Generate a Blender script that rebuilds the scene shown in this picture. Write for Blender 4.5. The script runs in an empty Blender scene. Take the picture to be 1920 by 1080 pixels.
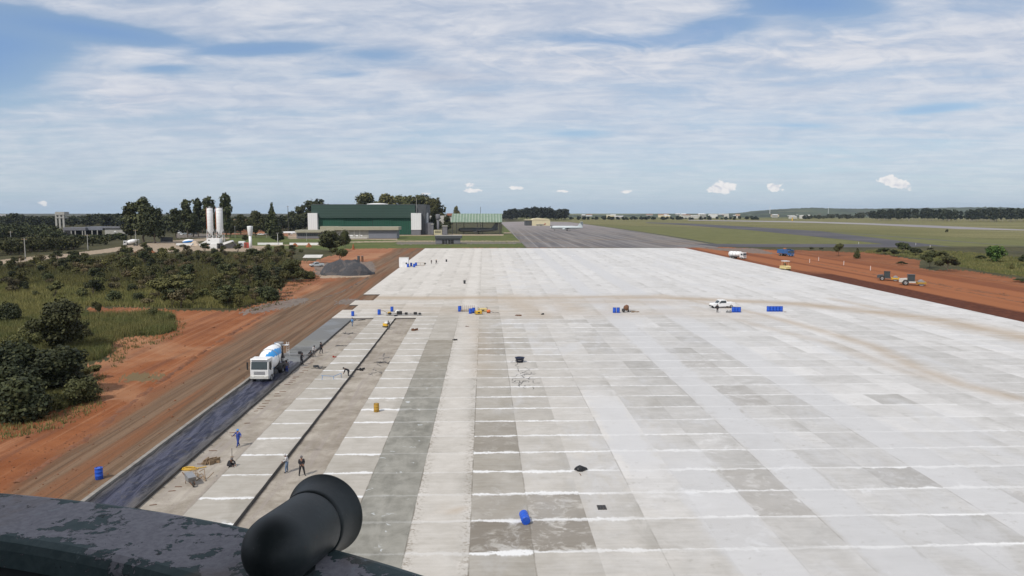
import bpy, bmesh, math, random
import numpy as np
from mathutils import Vector, Matrix
R = math.radians
rng = np.random.default_rng(7)
random.seed(7)
sc = bpy.context.scene
col = sc.collection

# ---------------------------------------------------------------- camera
F = 1420.0                       # focal length in photo pixels (1920 wide)
PITCH = math.atan(142 / F)
YAW = math.atan(52 / F * math.cos(PITCH))
CAMZ = 23.25
SLOPE = 0.0106                   # the apron climbs gently away from the tower
YFLAT = 400.0
cam_d = bpy.data.cameras.new('camera')
cam = bpy.data.objects.new('camera', cam_d)
col.objects.link(cam)
cam.location = (0, 0, CAMZ)
cam.rotation_euler = (R(90) - PITCH, 0, -YAW)
cam_d.sensor_width = 36
cam_d.lens = 36 * F / 1920
cam_d.clip_start = 0.05
cam_d.clip_end = 60000
sc.camera = cam

# ---------------------------------------------------------------- light, exposure
SUN_EL = 48
sh = Vector((0.62, 0.78, 0)).normalized()
sdir = Vector((sh.x * math.cos(R(SUN_EL)), sh.y * math.cos(R(SUN_EL)), -math.sin(R(SUN_EL))))
sl = bpy.data.lights.new('sun', 'SUN')
sl.energy = 3.0
sl.angle = R(0.6)
sl.color = (1.0, 0.95, 0.88)
so = bpy.data.objects.new('sun', sl)
col.objects.link(so)
so.rotation_euler = sdir.to_track_quat('-Z', 'Y').to_euler()
so.location = (-50, -60, 100)
sc.view_settings.view_transform = 'Standard'
sc.view_settings.look = 'None'
sc.view_settings.exposure = 0.05
sc.view_settings.gamma = 1.0


class NT:
    """small helper that writes node graphs"""
    def __init__(s, tree):
        s.t = tree
        s.n = tree.nodes
        s.l = tree.links

    def put(s, inp, v):
        if v is None:
            return
        if hasattr(v, 'is_output') or isinstance(v, bpy.types.NodeSocket):
            s.l.new(v, inp)
        else:
            if inp.type == 'RGBA' and not isinstance(v, (int, float)) and len(v) == 3:
                v = (*v, 1)
            inp.default_value = v

    def m(s, op, a, b=None, c=None, clamp=False):
        nd = s.n.new('ShaderNodeMath')
        nd.operation = op
        nd.use_clamp = clamp
        s.put(nd.inputs[0], a)
        if b is not None:
            s.put(nd.inputs[1], b)
        if c is not None:
            s.put(nd.inputs[2], c)
        return nd.outputs[0]

    def vm(s, op, a, b=None):
        nd = s.n.new('ShaderNodeVectorMath')
        nd.operation = op
        s.put(nd.inputs[0], a)
        if b is not None:
            s.put(nd.inputs[1], b)
        return nd.outputs[0]

    def mix(s, f, a, b, mode='MIX'):
        nd = s.n.new('ShaderNodeMix')
        nd.data_type = 'RGBA'
        nd.blend_type = mode
        nd.clamp_factor = True
        s.put(nd.inputs[0], f)
        s.put(nd.inputs[6], a)
        s.put(nd.inputs[7], b)
        return nd.outputs[2]

    def noise(s, vec, scale, detail=4, rough=0.55, dist=0.0):
        nd = s.n.new('ShaderNodeTexNoise')
        s.put(nd.inputs['Vector'], vec)
        nd.inputs['Scale'].default_value = scale
        nd.inputs['Detail'].default_value = detail
        nd.inputs['Roughness'].default_value = rough
        nd.inputs['Distortion'].default_value = dist
        return nd.outputs[0]

    def ss(s, x, a, b):
        nd = s.n.new('ShaderNodeMapRange')
        nd.interpolation_type = 'SMOOTHSTEP'
        s.put(nd.inputs[0], x)
        s.put(nd.inputs[1], a)
        s.put(nd.inputs[2], b)
        return nd.outputs[0]

    def attr(s, name):
        nd = s.n.new('ShaderNodeAttribute')
        nd.attribute_name = name
        return nd.outputs['Fac']

    def obj(s):
        return s.n.new('ShaderNodeTexCoord').outputs['Object']

    def sep(s, v):
        nd = s.n.new('ShaderNodeSeparateXYZ')
        s.put(nd.inputs[0], v)
        return nd.outputs

    def comb(s, x, y, z):
        nd = s.n.new('ShaderNodeCombineXYZ')
        for i, v in enumerate((x, y, z)):
            s.put(nd.inputs[i], v)
        return nd.outputs[0]

    def wn(s, vec):
        nd = s.n.new('ShaderNodeTexWhiteNoise')
        s.put(nd.inputs['Vector'], vec)
        return nd.outputs['Value']

    def bump(s, h, strength=0.3, dist=0.1):
        nd = s.n.new('ShaderNodeBump')
        nd.inputs['Strength'].default_value = strength
        nd.inputs['Distance'].default_value = dist
        s.put(nd.inputs['Height'], h)
        return nd.outputs[0]


def new_mat(name):
    mt = bpy.data.materials.new(name)
    mt.use_nodes = True
    t = NT(mt.node_tree)
    b = mt.node_tree.nodes['Principled BSDF']
    return mt, t, b


# ---------------------------------------------------------------- sky
w = bpy.data.worlds.new('World')
sc.world = w
w.use_nodes = True
t = NT(w.node_tree)
bg = w.node_tree.nodes['Background']
bg.inputs[1].default_value = 0.1
sky = t.n.new('ShaderNodeTexSky')
sky.sky_type = 'NISHITA'
sky.sun_disc = False
sky.sun_elevation = R(SUN_EL)
sky.sun_rotation = math.atan2(-sh.x, -sh.y)
sky.altitude = 1000
sky.air_density = 1.0
sky.dust_density = 1.0
sky.ozone_density = 1.3
d = t.n.new('ShaderNodeTexCoord').outputs['Generated']
X, Y, Z = t.sep(d)[:3]
zz = t.m('ADD', t.m('MAXIMUM', Z, 0.0), 0.06)
px = t.m('DIVIDE', X, zz)
py = t.m('DIVIDE', Y, zz)
ya = t.m('MAXIMUM', t.m('ABSOLUTE', Y), 0.05)
U = t.m('DIVIDE', X, ya)
V = t.m('DIVIDE', Z, ya)


def gz(cx, cy, sx, sy, tilt=0.0):
    """soft spot in the sky round one direction"""
    u0, v0 = (cx - 908) / F, (398 - cy) / F
    du = t.m('SUBTRACT', U, u0)
    a = t.m('DIVIDE', du, sx / F)
    b = t.m('DIVIDE', t.m('SUBTRACT', t.m('SUBTRACT', V, v0), t.m('MULTIPLY', du, tilt)), sy / F)
    q = t.m('ADD', t.m('MULTIPLY', a, a), t.m('MULTIPLY', b, b))
    return t.m('EXPONENT', t.m('MULTIPLY', q, -1.0))


def addup(lst):
    o = lst[0]
    for k in lst[1:]:
        o = t.m('ADD', o, k)
    return o


pv = t.comb(t.m('MULTIPLY', px, 0.55), t.m('ADD', t.m('MULTIPLY', py, 1.0), t.m('MULTIPLY', px, 0.12)), 0.0)
n1 = t.noise(pv, 0.9, 7, 0.6, 0.6)
n2 = t.noise(pv, 3.2, 6, 0.62, 0.4)
n3 = t.noise(t.comb(t.m('MULTIPLY', U, 5.0), t.m('MULTIPLY', V, 30.0), 1.3), 1.0, 6, 0.6, 0.5)
n5 = t.noise(t.comb(t.m('MULTIPLY', U, 13.0), t.m('MULTIPLY', V, 48.0), 7.7), 1.0, 8, 0.62, 1.2)
holes = addup([t.m('MULTIPLY', gz(*g), amp) for g, amp in (
    ((10, 125, 110, 60), 0.62), ((150, 60, 150, 22, -0.15), 0.25), ((-60, 60, 80, 50), 0.3), ((250, 80, 170, 16, -0.12), 0.42), ((110, 100, 120, 22, -0.1), 0.25),
    ((510, 104, 110, 12, 0.05), 0.42), ((720, 115, 90, 14), 0.22), ((1330, 62, 80, 20, 0.2), 0.40),
    ((1510, 15, 110, 20), 0.62), ((1150, 85, 160, 14), 0.28), ((1640, 60, 120, 25), 0.10), ((330, 140, 60, 9), 0.28),
    ((1750, 205, 70, 7, 0.1), 0.33), ((1490, 236, 60, 5), 0.22), ((1080, 253, 60, 8), 0.22), ((660, 148, 60, 8), 0.22),
    ((300, 20, 200, 14), 0.1))])
cov = t.m('ADD', t.m('MULTIPLY', n1, 0.55), t.m('ADD', t.m('MULTIPLY', n2, 0.30), t.m('ADD', t.m('MULTIPLY', n3, 0.15), t.m('MULTIPLY', n5, 0.12))))
cov = t.m('SUBTRACT', t.m('ADD', cov, 0.085), t.m('MULTIPLY', holes, 1.0))
thin = t.m('SUBTRACT', 1.0, t.m('MULTIPLY', t.m('EXPONENT', t.m('MULTIPLY', t.m('MAXIMUM', V, 0.0), -11.0)), 0.85))
cl = t.m('MULTIPLY', t.ss(cov, 0.38, 0.72), thin)
soft = addup([t.m('MULTIPLY', gz(272, 190, 62, 24), .8), t.m('MULTIPLY', gz(1560, 90, 200, 40), .35), t.m('MULTIPLY', gz(1150, 110, 220, 40), .45)])
cl = t.m('MINIMUM', t.m('ADD', cl, t.m('MULTIPLY', soft, t.ss(n5, 0.25, 0.7))), 1.0)
shade = t.ss(t.m('ADD', t.m('MULTIPLY', n2, 0.4), t.m('ADD', t.m('MULTIPLY', n3, 0.25), t.m('MULTIPLY', n5, 0.35))), 0.36, 0.64)
ccol = t.mix(shade, (4.9, 5.45, 6.6), (7.1, 7.25, 7.75))
greys = addup([gz(830, 150, 75, 16, -0.1), gz(1720, 208, 60, 6), gz(1600, 325, 40, 5), gz(900, 185, 30, 8)])
ccol = t.mix(t.m('MULTIPLY', greys, 0.5), ccol, (4.3, 4.7, 5.8))
blue = t.mix(0.30, sky.outputs[0], (4.0, 5.3, 7.0))
blue = t.mix(t.m('MULTIPLY', t.m('MINIMUM', holes, 1.0), 0.75), blue, (1.3, 2.8, 6.0))
hz = t.m('EXPONENT', t.m('MULTIPLY', t.m('MAXIMUM', V, 0.0), -16.0))
blue = t.mix(t.m('MULTIPLY', hz, 0.8), blue, (3.9, 5.4, 7.0))
skyc = t.mix(cl, blue, ccol)
n4 = t.noise(t.comb(t.m('MULTIPLY', U, 95.0), t.m('MULTIPLY', V, 130.0), 0.0), 1.0, 6, 0.60, 0.2)
cum = addup([gz(1358, 350, 23, 12), gz(1348, 355, 20, 6), gz(1692, 344, 32, 10, -0.25), gz(1675, 338, 15, 8), gz(1455, 351, 18, 8),
             t.m('MULTIPLY', gz(882, 347, 14, 5), 0.8), gz(885, 358, 20, 4), t.m('MULTIPLY', gz(968, 353, 15, 4), .9),
             t.m('MULTIPLY', gz(1170, 359, 18, 4), .8), gz(-2, 374, 30, 12), t.m('MULTIPLY', gz(1055, 359, 20, 3), .65),
             t.m('MULTIPLY', gz(105, 382, 12, 6), .7), t.m('MULTIPLY', gz(800, 364, 14, 4), .65)])
cm = t.ss(t.m('ADD', cum, t.m('MULTIPLY', t.m('SUBTRACT', n4, 0.5), 1.7)), 0.40, 0.62)
cshade = t.ss(t.m('ADD', n4, t.m('MULTIPLY', V, 2.0)), 0.35, 0.65)
skyc = t.mix(t.m('MULTIPLY', cm, 0.92), skyc, t.mix(cshade, (6.0, 6.2, 6.9), (8.8, 8.6, 8.5)))
w.node_tree.links.new(skyc, bg.inputs[0])


# ---------------------------------------------------------------- the ground's height and pixel-to-ground lookup
def G(y):
    return SLOPE * min(max(y, -60.0), YFLAT)


_cp, _sp = math.cos(PITCH), math.sin(PITCH)
_cy, _sy = math.cos(YAW), math.sin(YAW)


def P(px_, py_, h=0.0):
    """where the line of sight to a photo pixel meets the ground (raised by h)"""
    a, b = (px_ - 960) / F, (540 - py_) / F
    fwd, up = _cp + b * _sp, -_sp + b * _cp
    dx, dy, dz = a * _cy + fwd * _sy, -a * _sy + fwd * _cy, up
    den = dz - SLOPE * dy
    tt = (h - CAMZ) / den if den < 0 else 1e9
    if tt * dy > YFLAT or tt < 0:
        tt = (G(YFLAT) + h - CAMZ) / min(dz, -1e-4)
    return Vector((tt * dx, tt * dy, tt * dz + CAMZ))


def at_depth(px_, py_, Yd):
    """point on the line of sight at a given forward distance"""
    a, b = (px_ - 960) / F, (540 - py_) / F
    fwd, up = _cp + b * _sp, -_sp + b * _cp
    dx, dy, dz = a * _cy + fwd * _sy, -a * _sy + fwd * _cy, up
    k = Yd / dy
    return Vector((k * dx, Yd, CAMZ + k * dz))


def to_px(x, y, z):
    xr = x * _cy - y * _sy
    f_ = x * _sy + y * _cy
    u_ = z - CAMZ
    zc = f_ * _cp - u_ * _sp
    yc = f_ * _sp + u_ * _cp
    return 960 + F * xr / zc, 540 - F * yc / zc


# ---------------------------------------------------------------- object helpers
def tag(o, label=None, cat=None, group=None, kind=None):
    if label:
        o['label'] = label
    if cat:
        o['category'] = cat
    if group:
        o['group'] = group
    if kind:
        o['kind'] = kind
    return o


def empty(name, loc, rz=0.0, label=None, cat=None, group=None, scale=None):
    o = bpy.data.objects.new(name, None)
    col.objects.link(o)
    o.location = loc
    o.rotation_euler = (0, 0, rz)
    o.empty_display_size = 0.2
    if scale:
        o.scale = (scale,) * 3 if isinstance(scale, (int, float)) else scale
    return tag(o, label, cat, group)


def link(name, me, parent=None, loc=(0, 0, 0), rz=0.0):
    o = bpy.data.objects.new(name, me)
    col.objects.link(o)
    o.location = loc
    o.rotation_euler = (0, 0, rz)
    o.parent = parent
    return o


def copy_tree(o, parent=None):
    c = o.copy()
    col.objects.link(c)
    c.parent = parent
    for ch in list(o.children):
        copy_tree(ch, c)
    return c


class MB:
    """collects solids; build() links them as one mesh object"""
    def __init__(s):
        s.v, s.f, s.mi, s.sm = [], [], [], []
        s.cur = 0

    def add(s, vs, fs, smooth=False):
        b = len(s.v)
        s.v += [tuple(x) for x in vs]
        for f in fs:
            s.f.append(tuple(b + i for i in f))
            s.mi.append(s.cur)
            s.sm.append(smooth)
        return s

    def box(s, x0, x1, y0, y1, z0, z1, M=None, c=0.0):
        if c > 0:                      # chamfered along all vertical and top edges
            vs, fs = [], []
            rings = [(0, z0), (0, z1 - c), (c, z1)]
            for ins, z in rings:
                xa, xb, ya_, yb = x0 + ins, x1 - ins, y0 + ins, y1 - ins
                vs += [(xa + c, ya_, z), (xb - c, ya_, z), (xb, ya_ + c, z), (xb, yb - c, z),
                       (xb - c, yb, z), (xa + c, yb, z), (xa, yb - c, z), (xa, ya_ + c, z)]
            for r in range(2):
                for i in range(8):
                    j = (i + 1) % 8
                    fs.append((r * 8 + i, r * 8 + j, r * 8 + 8 + j, r * 8 + 8 + i))
            fs.append(tuple(range(16, 24)))
            fs.append(tuple(reversed(range(8))))
        else:
            vs = [(x0, y0, z0), (x1, y0, z0), (x1, y1, z0), (x0, y1, z0), (x0, y0, z1), (x1, y0, z1), (x1, y1, z1), (x0, y1, z1)]
            fs = [(3, 2, 1, 0), (4, 5, 6, 7), (0, 1, 5, 4), (1, 2, 6, 5), (2, 3, 7, 6), (3, 0, 4, 7)]
        if M:
            vs = [M @ Vector(q) for q in vs]
        return s.add(vs, fs)

    def tube(s, p0, p1, r0, r1=None, n=10, cap=True, smooth=True):
        p0, p1 = Vector(p0), Vector(p1)
        r1 = r0 if r1 is None else r1
        ax = (p1 - p0).normalized()
        q = ax.to_track_quat('Z', 'Y')
        vs = []
        for p, r in ((p0, r0), (p1, r1)):
            for i in range(n):
                a = 2 * math.pi * i / n
                vs.append(p + q @ Vector((r * math.cos(a), r * math.sin(a), 0)))
        s.add(vs, [(i, (i + 1) % n, n + (i + 1) % n, n + i) for i in range(n)], smooth)
        if cap:
            s.add(vs, [tuple(reversed(range(n))), tuple(range(n, 2 * n))])
        return s

    def lathe(s, prof, o=(0, 0, 0), ax=(0, 0, 1), n=20, smooth=True, matf=None, cap=True):
        o = Vector(o)
        q = Vector(ax).normalized().to_track_quat('Z', 'Y')
        vs = []
        for r, z in prof:
            for i in range(n):
                a = 2 * math.pi * i / n
                vs.append(o + q @ Vector((r * math.cos(a), r * math.sin(a), z)))
        b = len(s.v)
        s.v += [tuple(x) for x in vs]
        for k in range(len(prof) - 1):
            for i in range(n):
                j = (i + 1) % n
                s.f.append((b + k * n + i, b + k * n + j, b + (k + 1) * n + j, b + (k + 1) * n + i))
                s.mi.append(matf(k, i) if matf else s.cur)
                s.sm.append(smooth)
        if cap:
            for k in (0, len(prof) - 1):
                if prof[k][0] > 1e-4:
                    s.f.append(tuple(b + k * n + i for i in range(n)))
                    s.mi.append(s.cur)
                    s.sm.append(False)
        return s

    def prism(s, pts, a0, a1, axis='x', M=None):
        """a closed outline in the plane across `axis`, pulled from a0 to a1"""
        def mk(p, a):
            if axis == 'x':
                return (a, p[0], p[1])
            if axis == 'y':
                return (p[0], a, p[1])
            return (p[0], p[1], a)
        n = len(pts)
        vs = [mk(p, a0) for p in pts] + [mk(p, a1) for p in pts]
        if M:
            vs = [M @ Vector(q) for q in vs]
        fs = [(i, (i + 1) % n, n + (i + 1) % n, n + i) for i in range(n)] + [tuple(reversed(range(n))), tuple(range(n, 2 * n))]
        return s.add(vs, fs)

    def quad(s, a, b, c, d):
        return s.add([a, b, c, d], [(0, 1, 2, 3)])

    def mesh(s, name, mats):
        me = bpy.data.meshes.new(name)
        me.from_pydata(s.v, [], s.f)
        mats = mats if isinstance(mats, (list, tuple)) else [mats]
        for m_ in mats:
            me.materials.append(m_)
        me.polygons.foreach_set('material_index', s.mi)
        me.polygons.foreach_set('use_smooth', s.sm)
        bm = bmesh.new()
        bm.from_mesh(me)
        bmesh.ops.recalc_face_normals(bm, faces=bm.faces)
        bm.to_mesh(me)
        bm.free()
        me.update()
        return me

    def build(s, name, mats, parent=None, loc=(0, 0, 0), rz=0.0):
        return link(name, s.mesh(name, mats), parent, loc, rz)


def np_mesh(name, verts, faces, mats, mi=None, smooth=False):
    """verts (N,3), faces (M,4) or (M,3) arrays"""
    me = bpy.data.meshes.new(name)
    k = faces.shape[1]
    me.vertices.add(len(verts))
    me.vertices.foreach_set('co', np.ascontiguousarray(verts, dtype=np.float32).ravel())
    me.loops.add(faces.size)
    me.loops.foreach_set('vertex_index', faces.astype(np.int32).ravel())
    me.polygons.add(len(faces))
    me.polygons.foreach_set('loop_start', np.arange(0, faces.size, k, dtype=np.int32))
    for m_ in (mats if isinstance(mats, (list, tuple)) else [mats]):
        me.materials.append(m_)
    if mi is not None:
        me.polygons.foreach_set('material_index', np.asarray(mi, dtype=np.int32))
    me.polygons.foreach_set('use_smooth', np.full(len(faces), smooth))
    me.update(calc_edges=True)
    me.validate()
    return me


def inpoly(x, y, poly):
    r = np.zeros(x.shape, bool)
    n = len(poly)
    for i in range(n):
        x0, y0 = poly[i]
        x1, y1 = poly[(i + 1) % n]
        if y0 == y1:
            continue
        c = ((y0 > y) != (y1 > y)) & (x < (x1 - x0) * (y - y0) / (y1 - y0) + x0)
        r ^= c
    return r


# ---------------------------------------------------------------- plain materials
def simple(name, c, rough=0.6, metal=0.0, var=0.15, scale=3.0, dirt=0.0, dirtc=(0.20, 0.13, 0.08), coat=0.0):
    mt, t, b = new_mat(name)
    o = t.obj()
    n = t.noise(o, scale, 5, 0.6)
    k = t.m('ADD', t.m('MULTIPLY', n, var * 2), 1 - var)
    cc = t.vm('SCALE', (c[0], c[1], c[2]))
    t.l.new(k, cc.node.inputs['Scale'])
    cc = cc
    if dirt > 0:
        n2 = t.noise(o, scale * 0.6, 6, 0.65)
        cc = t.mix(t.m('MULTIPLY', t.ss(n2, 0.42, 0.72), dirt), cc, dirtc)
    t.l.new(cc, b.inputs['Base Color'])
    b.inputs['Roughness'].default_value = rough
    b.inputs['Metallic'].default_value = metal
    if coat:
        b.inputs['Coat Weight'].default_value = coat
    return mt


M = {}
for nm, args in {
    'white': ((0.74, 0.74, 0.73), 0.45, 0, .06, 2.0, .25, (.45, .38, .30)),
    'white_clean': ((0.80, 0.80, 0.79), 0.5, 0, .05, 1.0, .1, (.5, .45, .4)),
    'truck_blue': ((0.02, 0.22, 0.60), 0.35, 0, .1, 2.0, .15, (.3, .26, .22)),
    'dump_blue': ((0.02, 0.12, 0.33), 0.45, 0, .1, 2.0, .25, (.25, .14, .08)),
    'black': ((0.015, 0.015, 0.016), 0.6, 0, .2, 4.0, .1, (.1, .08, .06)),
    'rubber': ((0.02, 0.02, 0.02), 0.85, 0, .2, 4.0, .4, (.16, .11, .07)),
    'steel': ((0.35, 0.35, 0.35), 0.5, .6, .2, 3.0, .3, (.2, .12, .07)),
    'dark_steel': ((0.07, 0.07, 0.07), 0.6, .3, .3, 3.0, .3, (.15, .09, .05)),
    'glass': ((0.05, 0.065, 0.07), 0.12, 0, .2, 1.0),
    'lamp': ((0.7, 0.7, 0.65), 0.15, 0, .05, 1.0),
    'drum_blue': ((0.01, 0.085, 0.50), 0.38, 0, .12, 4.0, .1, (.4, .4, .38)),
    'yellow': ((0.66, 0.40, 0.03), 0.5, 0, .12, 3.0, .3, (.3, .18, .08)),
    'pale_yellow': ((0.62, 0.50, 0.22), 0.5, 0, .12, 3.0, .3, (.3, .18, .08)),
    'drum_yellow': ((0.42, 0.24, 0.03), 0.5, 0, .2, 3.0, .3, (.15, .09, .04)),
    'orange': ((0.62, 0.14, 0.03), 0.5, 0, .12, 3.0, .2, (.3, .18, .08)),
    'navy': ((0.012, 0.018, 0.045), 0.4, 0, .12, 3.0),
    'plastic_black': ((0.010, 0.010, 0.011), 0.35, 0, .2, 5.0),
    'wood': ((0.25, 0.17, 0.10), 0.8, 0, .3, 6.0),
    'rust': ((0.15, 0.07, 0.035), 0.85, 0, .4, 5.0),
    'concrete': ((0.38, 0.37, 0.34), 0.85, 0, .15, .8, .3, (.2, .17, .13)),
    'concrete_pale': ((0.55, 0.54, 0.50), 0.85, 0, .15, .5, .3, (.3, .26, .2)),
    'concrete_grey': ((0.16, 0.16, 0.175), 0.85, 0, .15, .3, .2, (.1, .09, .08)),
    'cream': ((0.62, 0.55, 0.36), 0.8, 0, .1, .4, .2, (.35, .27, .17)),
    'cream_roof': ((0.34, 0.32, 0.24), 0.8, 0, .15, .3, .2, (.2, .16, .1)),
    'grey_dark': ((0.065, 0.07, 0.075), 0.7, 0, .2, .5),
    'grey_blue': ((0.17, 0.18, 0.21), 0.7, 0, .1, .2),
    'skin': ((0.22, 0.11, 0.07), 0.6, 0, .05, 5.0),
    'cloth_dark': ((0.02, 0.02, 0.025), 0.85, 0, .2, 8.0),
    'cloth_blue': ((0.02, 0.05, 0.24), 0.85, 0, .2, 8.0),
    'cloth_lightblue': ((0.10, 0.25, 0.50), 0.85, 0, .2, 8.0),
    'cloth_white': ((0.55, 0.53, 0.52), 0.85, 0, .15, 8.0),
    'cloth_jeans': ((0.12, 0.17, 0.25), 0.85, 0, .2, 8.0),
    'cloth_grey': ((0.13, 0.12, 0.12), 0.85, 0, .2, 8.0),
    'red': ((0.38, 0.06, 0.04), 0.6, 0, .15, 2.0),
    'roof_tile': ((0.34, 0.15, 0.09), 0.8, 0, .2, .3),
    'plane_grey': ((0.50, 0.55, 0.56), 0.4, 0, .06, .3, .1),
    'plane_dark': ((0.10, 0.115, 0.125), 0.5, 0, .2, .3, .2),
    'soil': ((0.30, 0.11, 0.045), 0.95, 0, .3, 1.0),
    'sand_bag': ((0.6, 0.59, 0.56), 0.9, 0, .1, 5.0),
    'pole': ((0.42, 0.41, 0.38), 0.85, 0, .15, 1.0),
    'bark': ((0.13, 0.10, 0.075), 0.95, 0, .35, 4.0),
    'bark_pale': ((0.36, 0.32, 0.27), 0.9, 0, .3, 1.0),
}.items():
    M[nm] = simple(nm, *args)


def leafmat(name, c1, c2, c3, scale=0.5):
    """c1/c2 two greens in clumps, c3 the odd paler or dry leaf"""
    mt, t, b = new_mat(name)
    oi = t.n.new('ShaderNodeObjectInfo')
    o = t.vm('ADD', t.obj(), oi.outputs['Location'])
    n = t.noise(o, scale, 4, 0.6)
    cc = t.mix(t.ss(n, 0.38, 0.64), c1, c2)
    gi = t.n.new('ShaderNodeNewGeometry')
    rp = gi.outputs['Random Per Island']
    cc = t.mix(t.m('MULTIPLY', t.ss(rp, 0.70, 1.0), 0.75), cc, c3)
    k = t.m('ADD', 0.62, t.m('MULTIPLY', oi.outputs['Random'], 0.80))
    cc = t.mix(t.m('MULTIPLY', t.ss(t.m('FRACT', t.m('MULTIPLY', oi.outputs['Random'], 7.3)), 0.45, 0.95), 0.55), cc, t.mix(0.5, cc, (c2[0] * 1.9, c2[1] * 1.45, c2[2] * 1.5)))
    s_ = t.vm('SCALE', cc)
    t.l.new(k, s_.node.inputs['Scale'])
    t.l.new(s_, b.inputs['Base Color'])
    b.inputs['Roughness'].default_value = 0.7
    b.inputs['Specular IOR Level'].default_value = 0.25
    return mt


M['leaf'] = leafmat('leaf', (0.042, 0.048, 0.015), (0.090, 0.094, 0.030), (0.18, 0.165, 0.06))
M['leaf_dark'] = leafmat('leaf_dark', (0.021, 0.029, 0.012), (0.052, 0.060, 0.021), (0.105, 0.108, 0.040))
M['leaf_brown'] = leafmat('leaf_brown', (0.060, 0.052, 0.025), (0.115, 0.096, 0.045), (0.20, 0.165, 0.09))
M['leaf_bright'] = leafmat('leaf_bright', (0.030, 0.060, 0.012), (0.060, 0.110, 0.022), (0.12, 0.17, 0.04))
M['leaf_far'] = leafmat('leaf_far', (0.014, 0.021, 0.013), (0.032, 0.040, 0.020), (0.06, 0.065, 0.035), 0.06)
M['grass'] = leafmat('grass', (0.130, 0.122, 0.040), (0.085, 0.098, 0.030), (0.25, 0.215, 0.09), 0.15)
# ================================================================ THE SETTING: ground
LANE, X0 = 4.28, 3.2
XL, XR, YE = X0 - 8 * LANE, 106.0, 398.0       # apron edges
TH = 0.25                                       # slab thickness above the soil


def to_px_np(x, y, z):
    xr = x * _cy - y * _sy
    f_ = x * _sy + y * _cy
    u_ = z - CAMZ
    zc = f_ * _cp - u_ * _sp
    yc = f_ * _sp + u_ * _cp
    zc = np.where(zc < 0.5, np.nan, zc)
    return np.nan_to_num(960 + F * xr / zc, nan=-1e6), np.nan_to_num(540 - F * yc / zc, nan=1e6)


# traced outlines (photo pixels) of the different kinds of soil
DIRT = [
    [(-500, 1000), (-200, 850), (0, 792), (38, 787), (80, 778), (115, 767), (150, 758), (169, 751), (174, 729), (176, 700), (165, 685), (185, 678),
     (209, 675), (212, 655), (205, 645), (222, 635), (255, 631), (300, 629), (327, 622), (331, 600), (325, 590), (289, 585), (240, 588), (191, 590), (165, 590),
     (157, 577), (195, 577), (260, 578), (339, 582), (400, 583), (444, 582), (466, 574), (500, 568), (517, 563), (530, 561), (524, 550), (528, 535), (545, 527),
     (586, 522), (578, 510), (565, 504), (548, 500), (536, 493), (560, 490), (591, 489), (610, 482), (646, 474), (640, 467), (700, 466), (791, 464.8), (1100, 465),
     (1100, 1400), (-500, 1400)],
    [(1260, 464.5), (1300, 462), (1345, 463), (1400, 465), (1432, 468), (1481, 469), (1562, 471), (1600, 474), (1630, 471), (1646, 476), (1680, 481), (1725, 488),
     (1722, 500), (1745, 508), (1793, 505), (1844, 512), (1920, 525), (2100, 545), (2500, 600), (2500, 1000), (1900, 1000), (1270, 468)],
    [(440, 430), (500, 432), (560, 441), (555, 444), (500, 440), (440, 434)],
    [(400, 437), (470, 438), (470, 440), (400, 439)],
    [(240, 470), (285, 466), (280, 474), (262, 476)]]
PALE = [
    [(-200, 512), (-100, 500), (5, 487), (140, 474), (205, 466), (250, 458), (350, 449), (430, 444), (430, 448), (330, 456), (215, 472), (140, 481), (10, 494), (-100, 508), (-200, 522)],
    [(195, 468), (330, 457), (400, 459), (500, 461), (505, 469), (470, 472), (390, 470), (290, 473), (225, 472)],
    [(500, 459), (620, 458), (620, 460), (500, 461)],
    [(740, 451.3), (985, 451.5), (985, 453), (740, 453)],
    [(640, 453), (740, 452), (740, 454), (640, 455)],
    [(945, 436), (985, 436), (985, 438), (945, 438)],
    [(735, 438), (945, 439), (945, 442), (735, 442)],
    [(600, 512), (700, 510), (690, 519), (600, 522)],
    [(540, 436), (745, 447), (745, 450), (540, 448)]]
LUSH = [[(560, 446), (750, 440), (985, 438), (985, 464), (640, 470), (560, 465)],
        [(420, 440), (560, 445), (560, 466), (500, 466), (420, 448)],
        [(945, 414), (985, 440), (940, 440)]]
GREY = [[(450, 585), (480, 575), (515, 567), (560, 558), (590, 560), (545, 575), (490, 586), (440, 592)],
        [(330, 438), (400, 438), (400, 446), (330, 446)],
        [(640, 560), (687, 562), (680, 572), (625, 570)],
        [(590, 494), (700, 490), (705, 510), (640, 519), (590, 517)],
        [(742, 453.5), (985, 453.5), (970, 457), (742, 458.5)],
        [(1300, 464), (1420, 466), (1460, 477), (1400, 474)]]
DRY = [[(1000, 412), (1200, 410), (3000, 405), (3000, 470), (1920, 450), (1500, 432), (1200, 424), (1080, 420)]]
MUD = [[(243, 700), (318, 699), (300, 715), (250, 716), (215, 712)]]

pxr = np.concatenate([[2.5, 3.3], np.arange(4, 80, 1.0), np.arange(80, 220, 2.0), np.arange(220, 760, 4.0)])
ys = (CAMZ - G(400)) * F / pxr
ysA = CAMZ * F / (pxr[pxr > 60] + 15)
ys = np.concatenate([ys[ys > 402], [400.0], ysA[ysA < 399], [30, 15, 0, -40, -200]])
ang = np.tan(np.linspace(-1.05, 1.05, 760) ** 1)
ang = np.sort(np.concatenate([ang, np.linspace(-0.68, 0.78, 420)]))
dd = np.maximum(ys, 45.0)
dd[ys < 45] = 45 + (45 - ys[ys < 45]) * 2
gx = dd[:, None] * ang[None, :]
gy = np.repeat(ys[:, None], gx.shape[1], 1)
gzz = SLOPE * np.clip(gy, -60, YFLAT)
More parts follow.
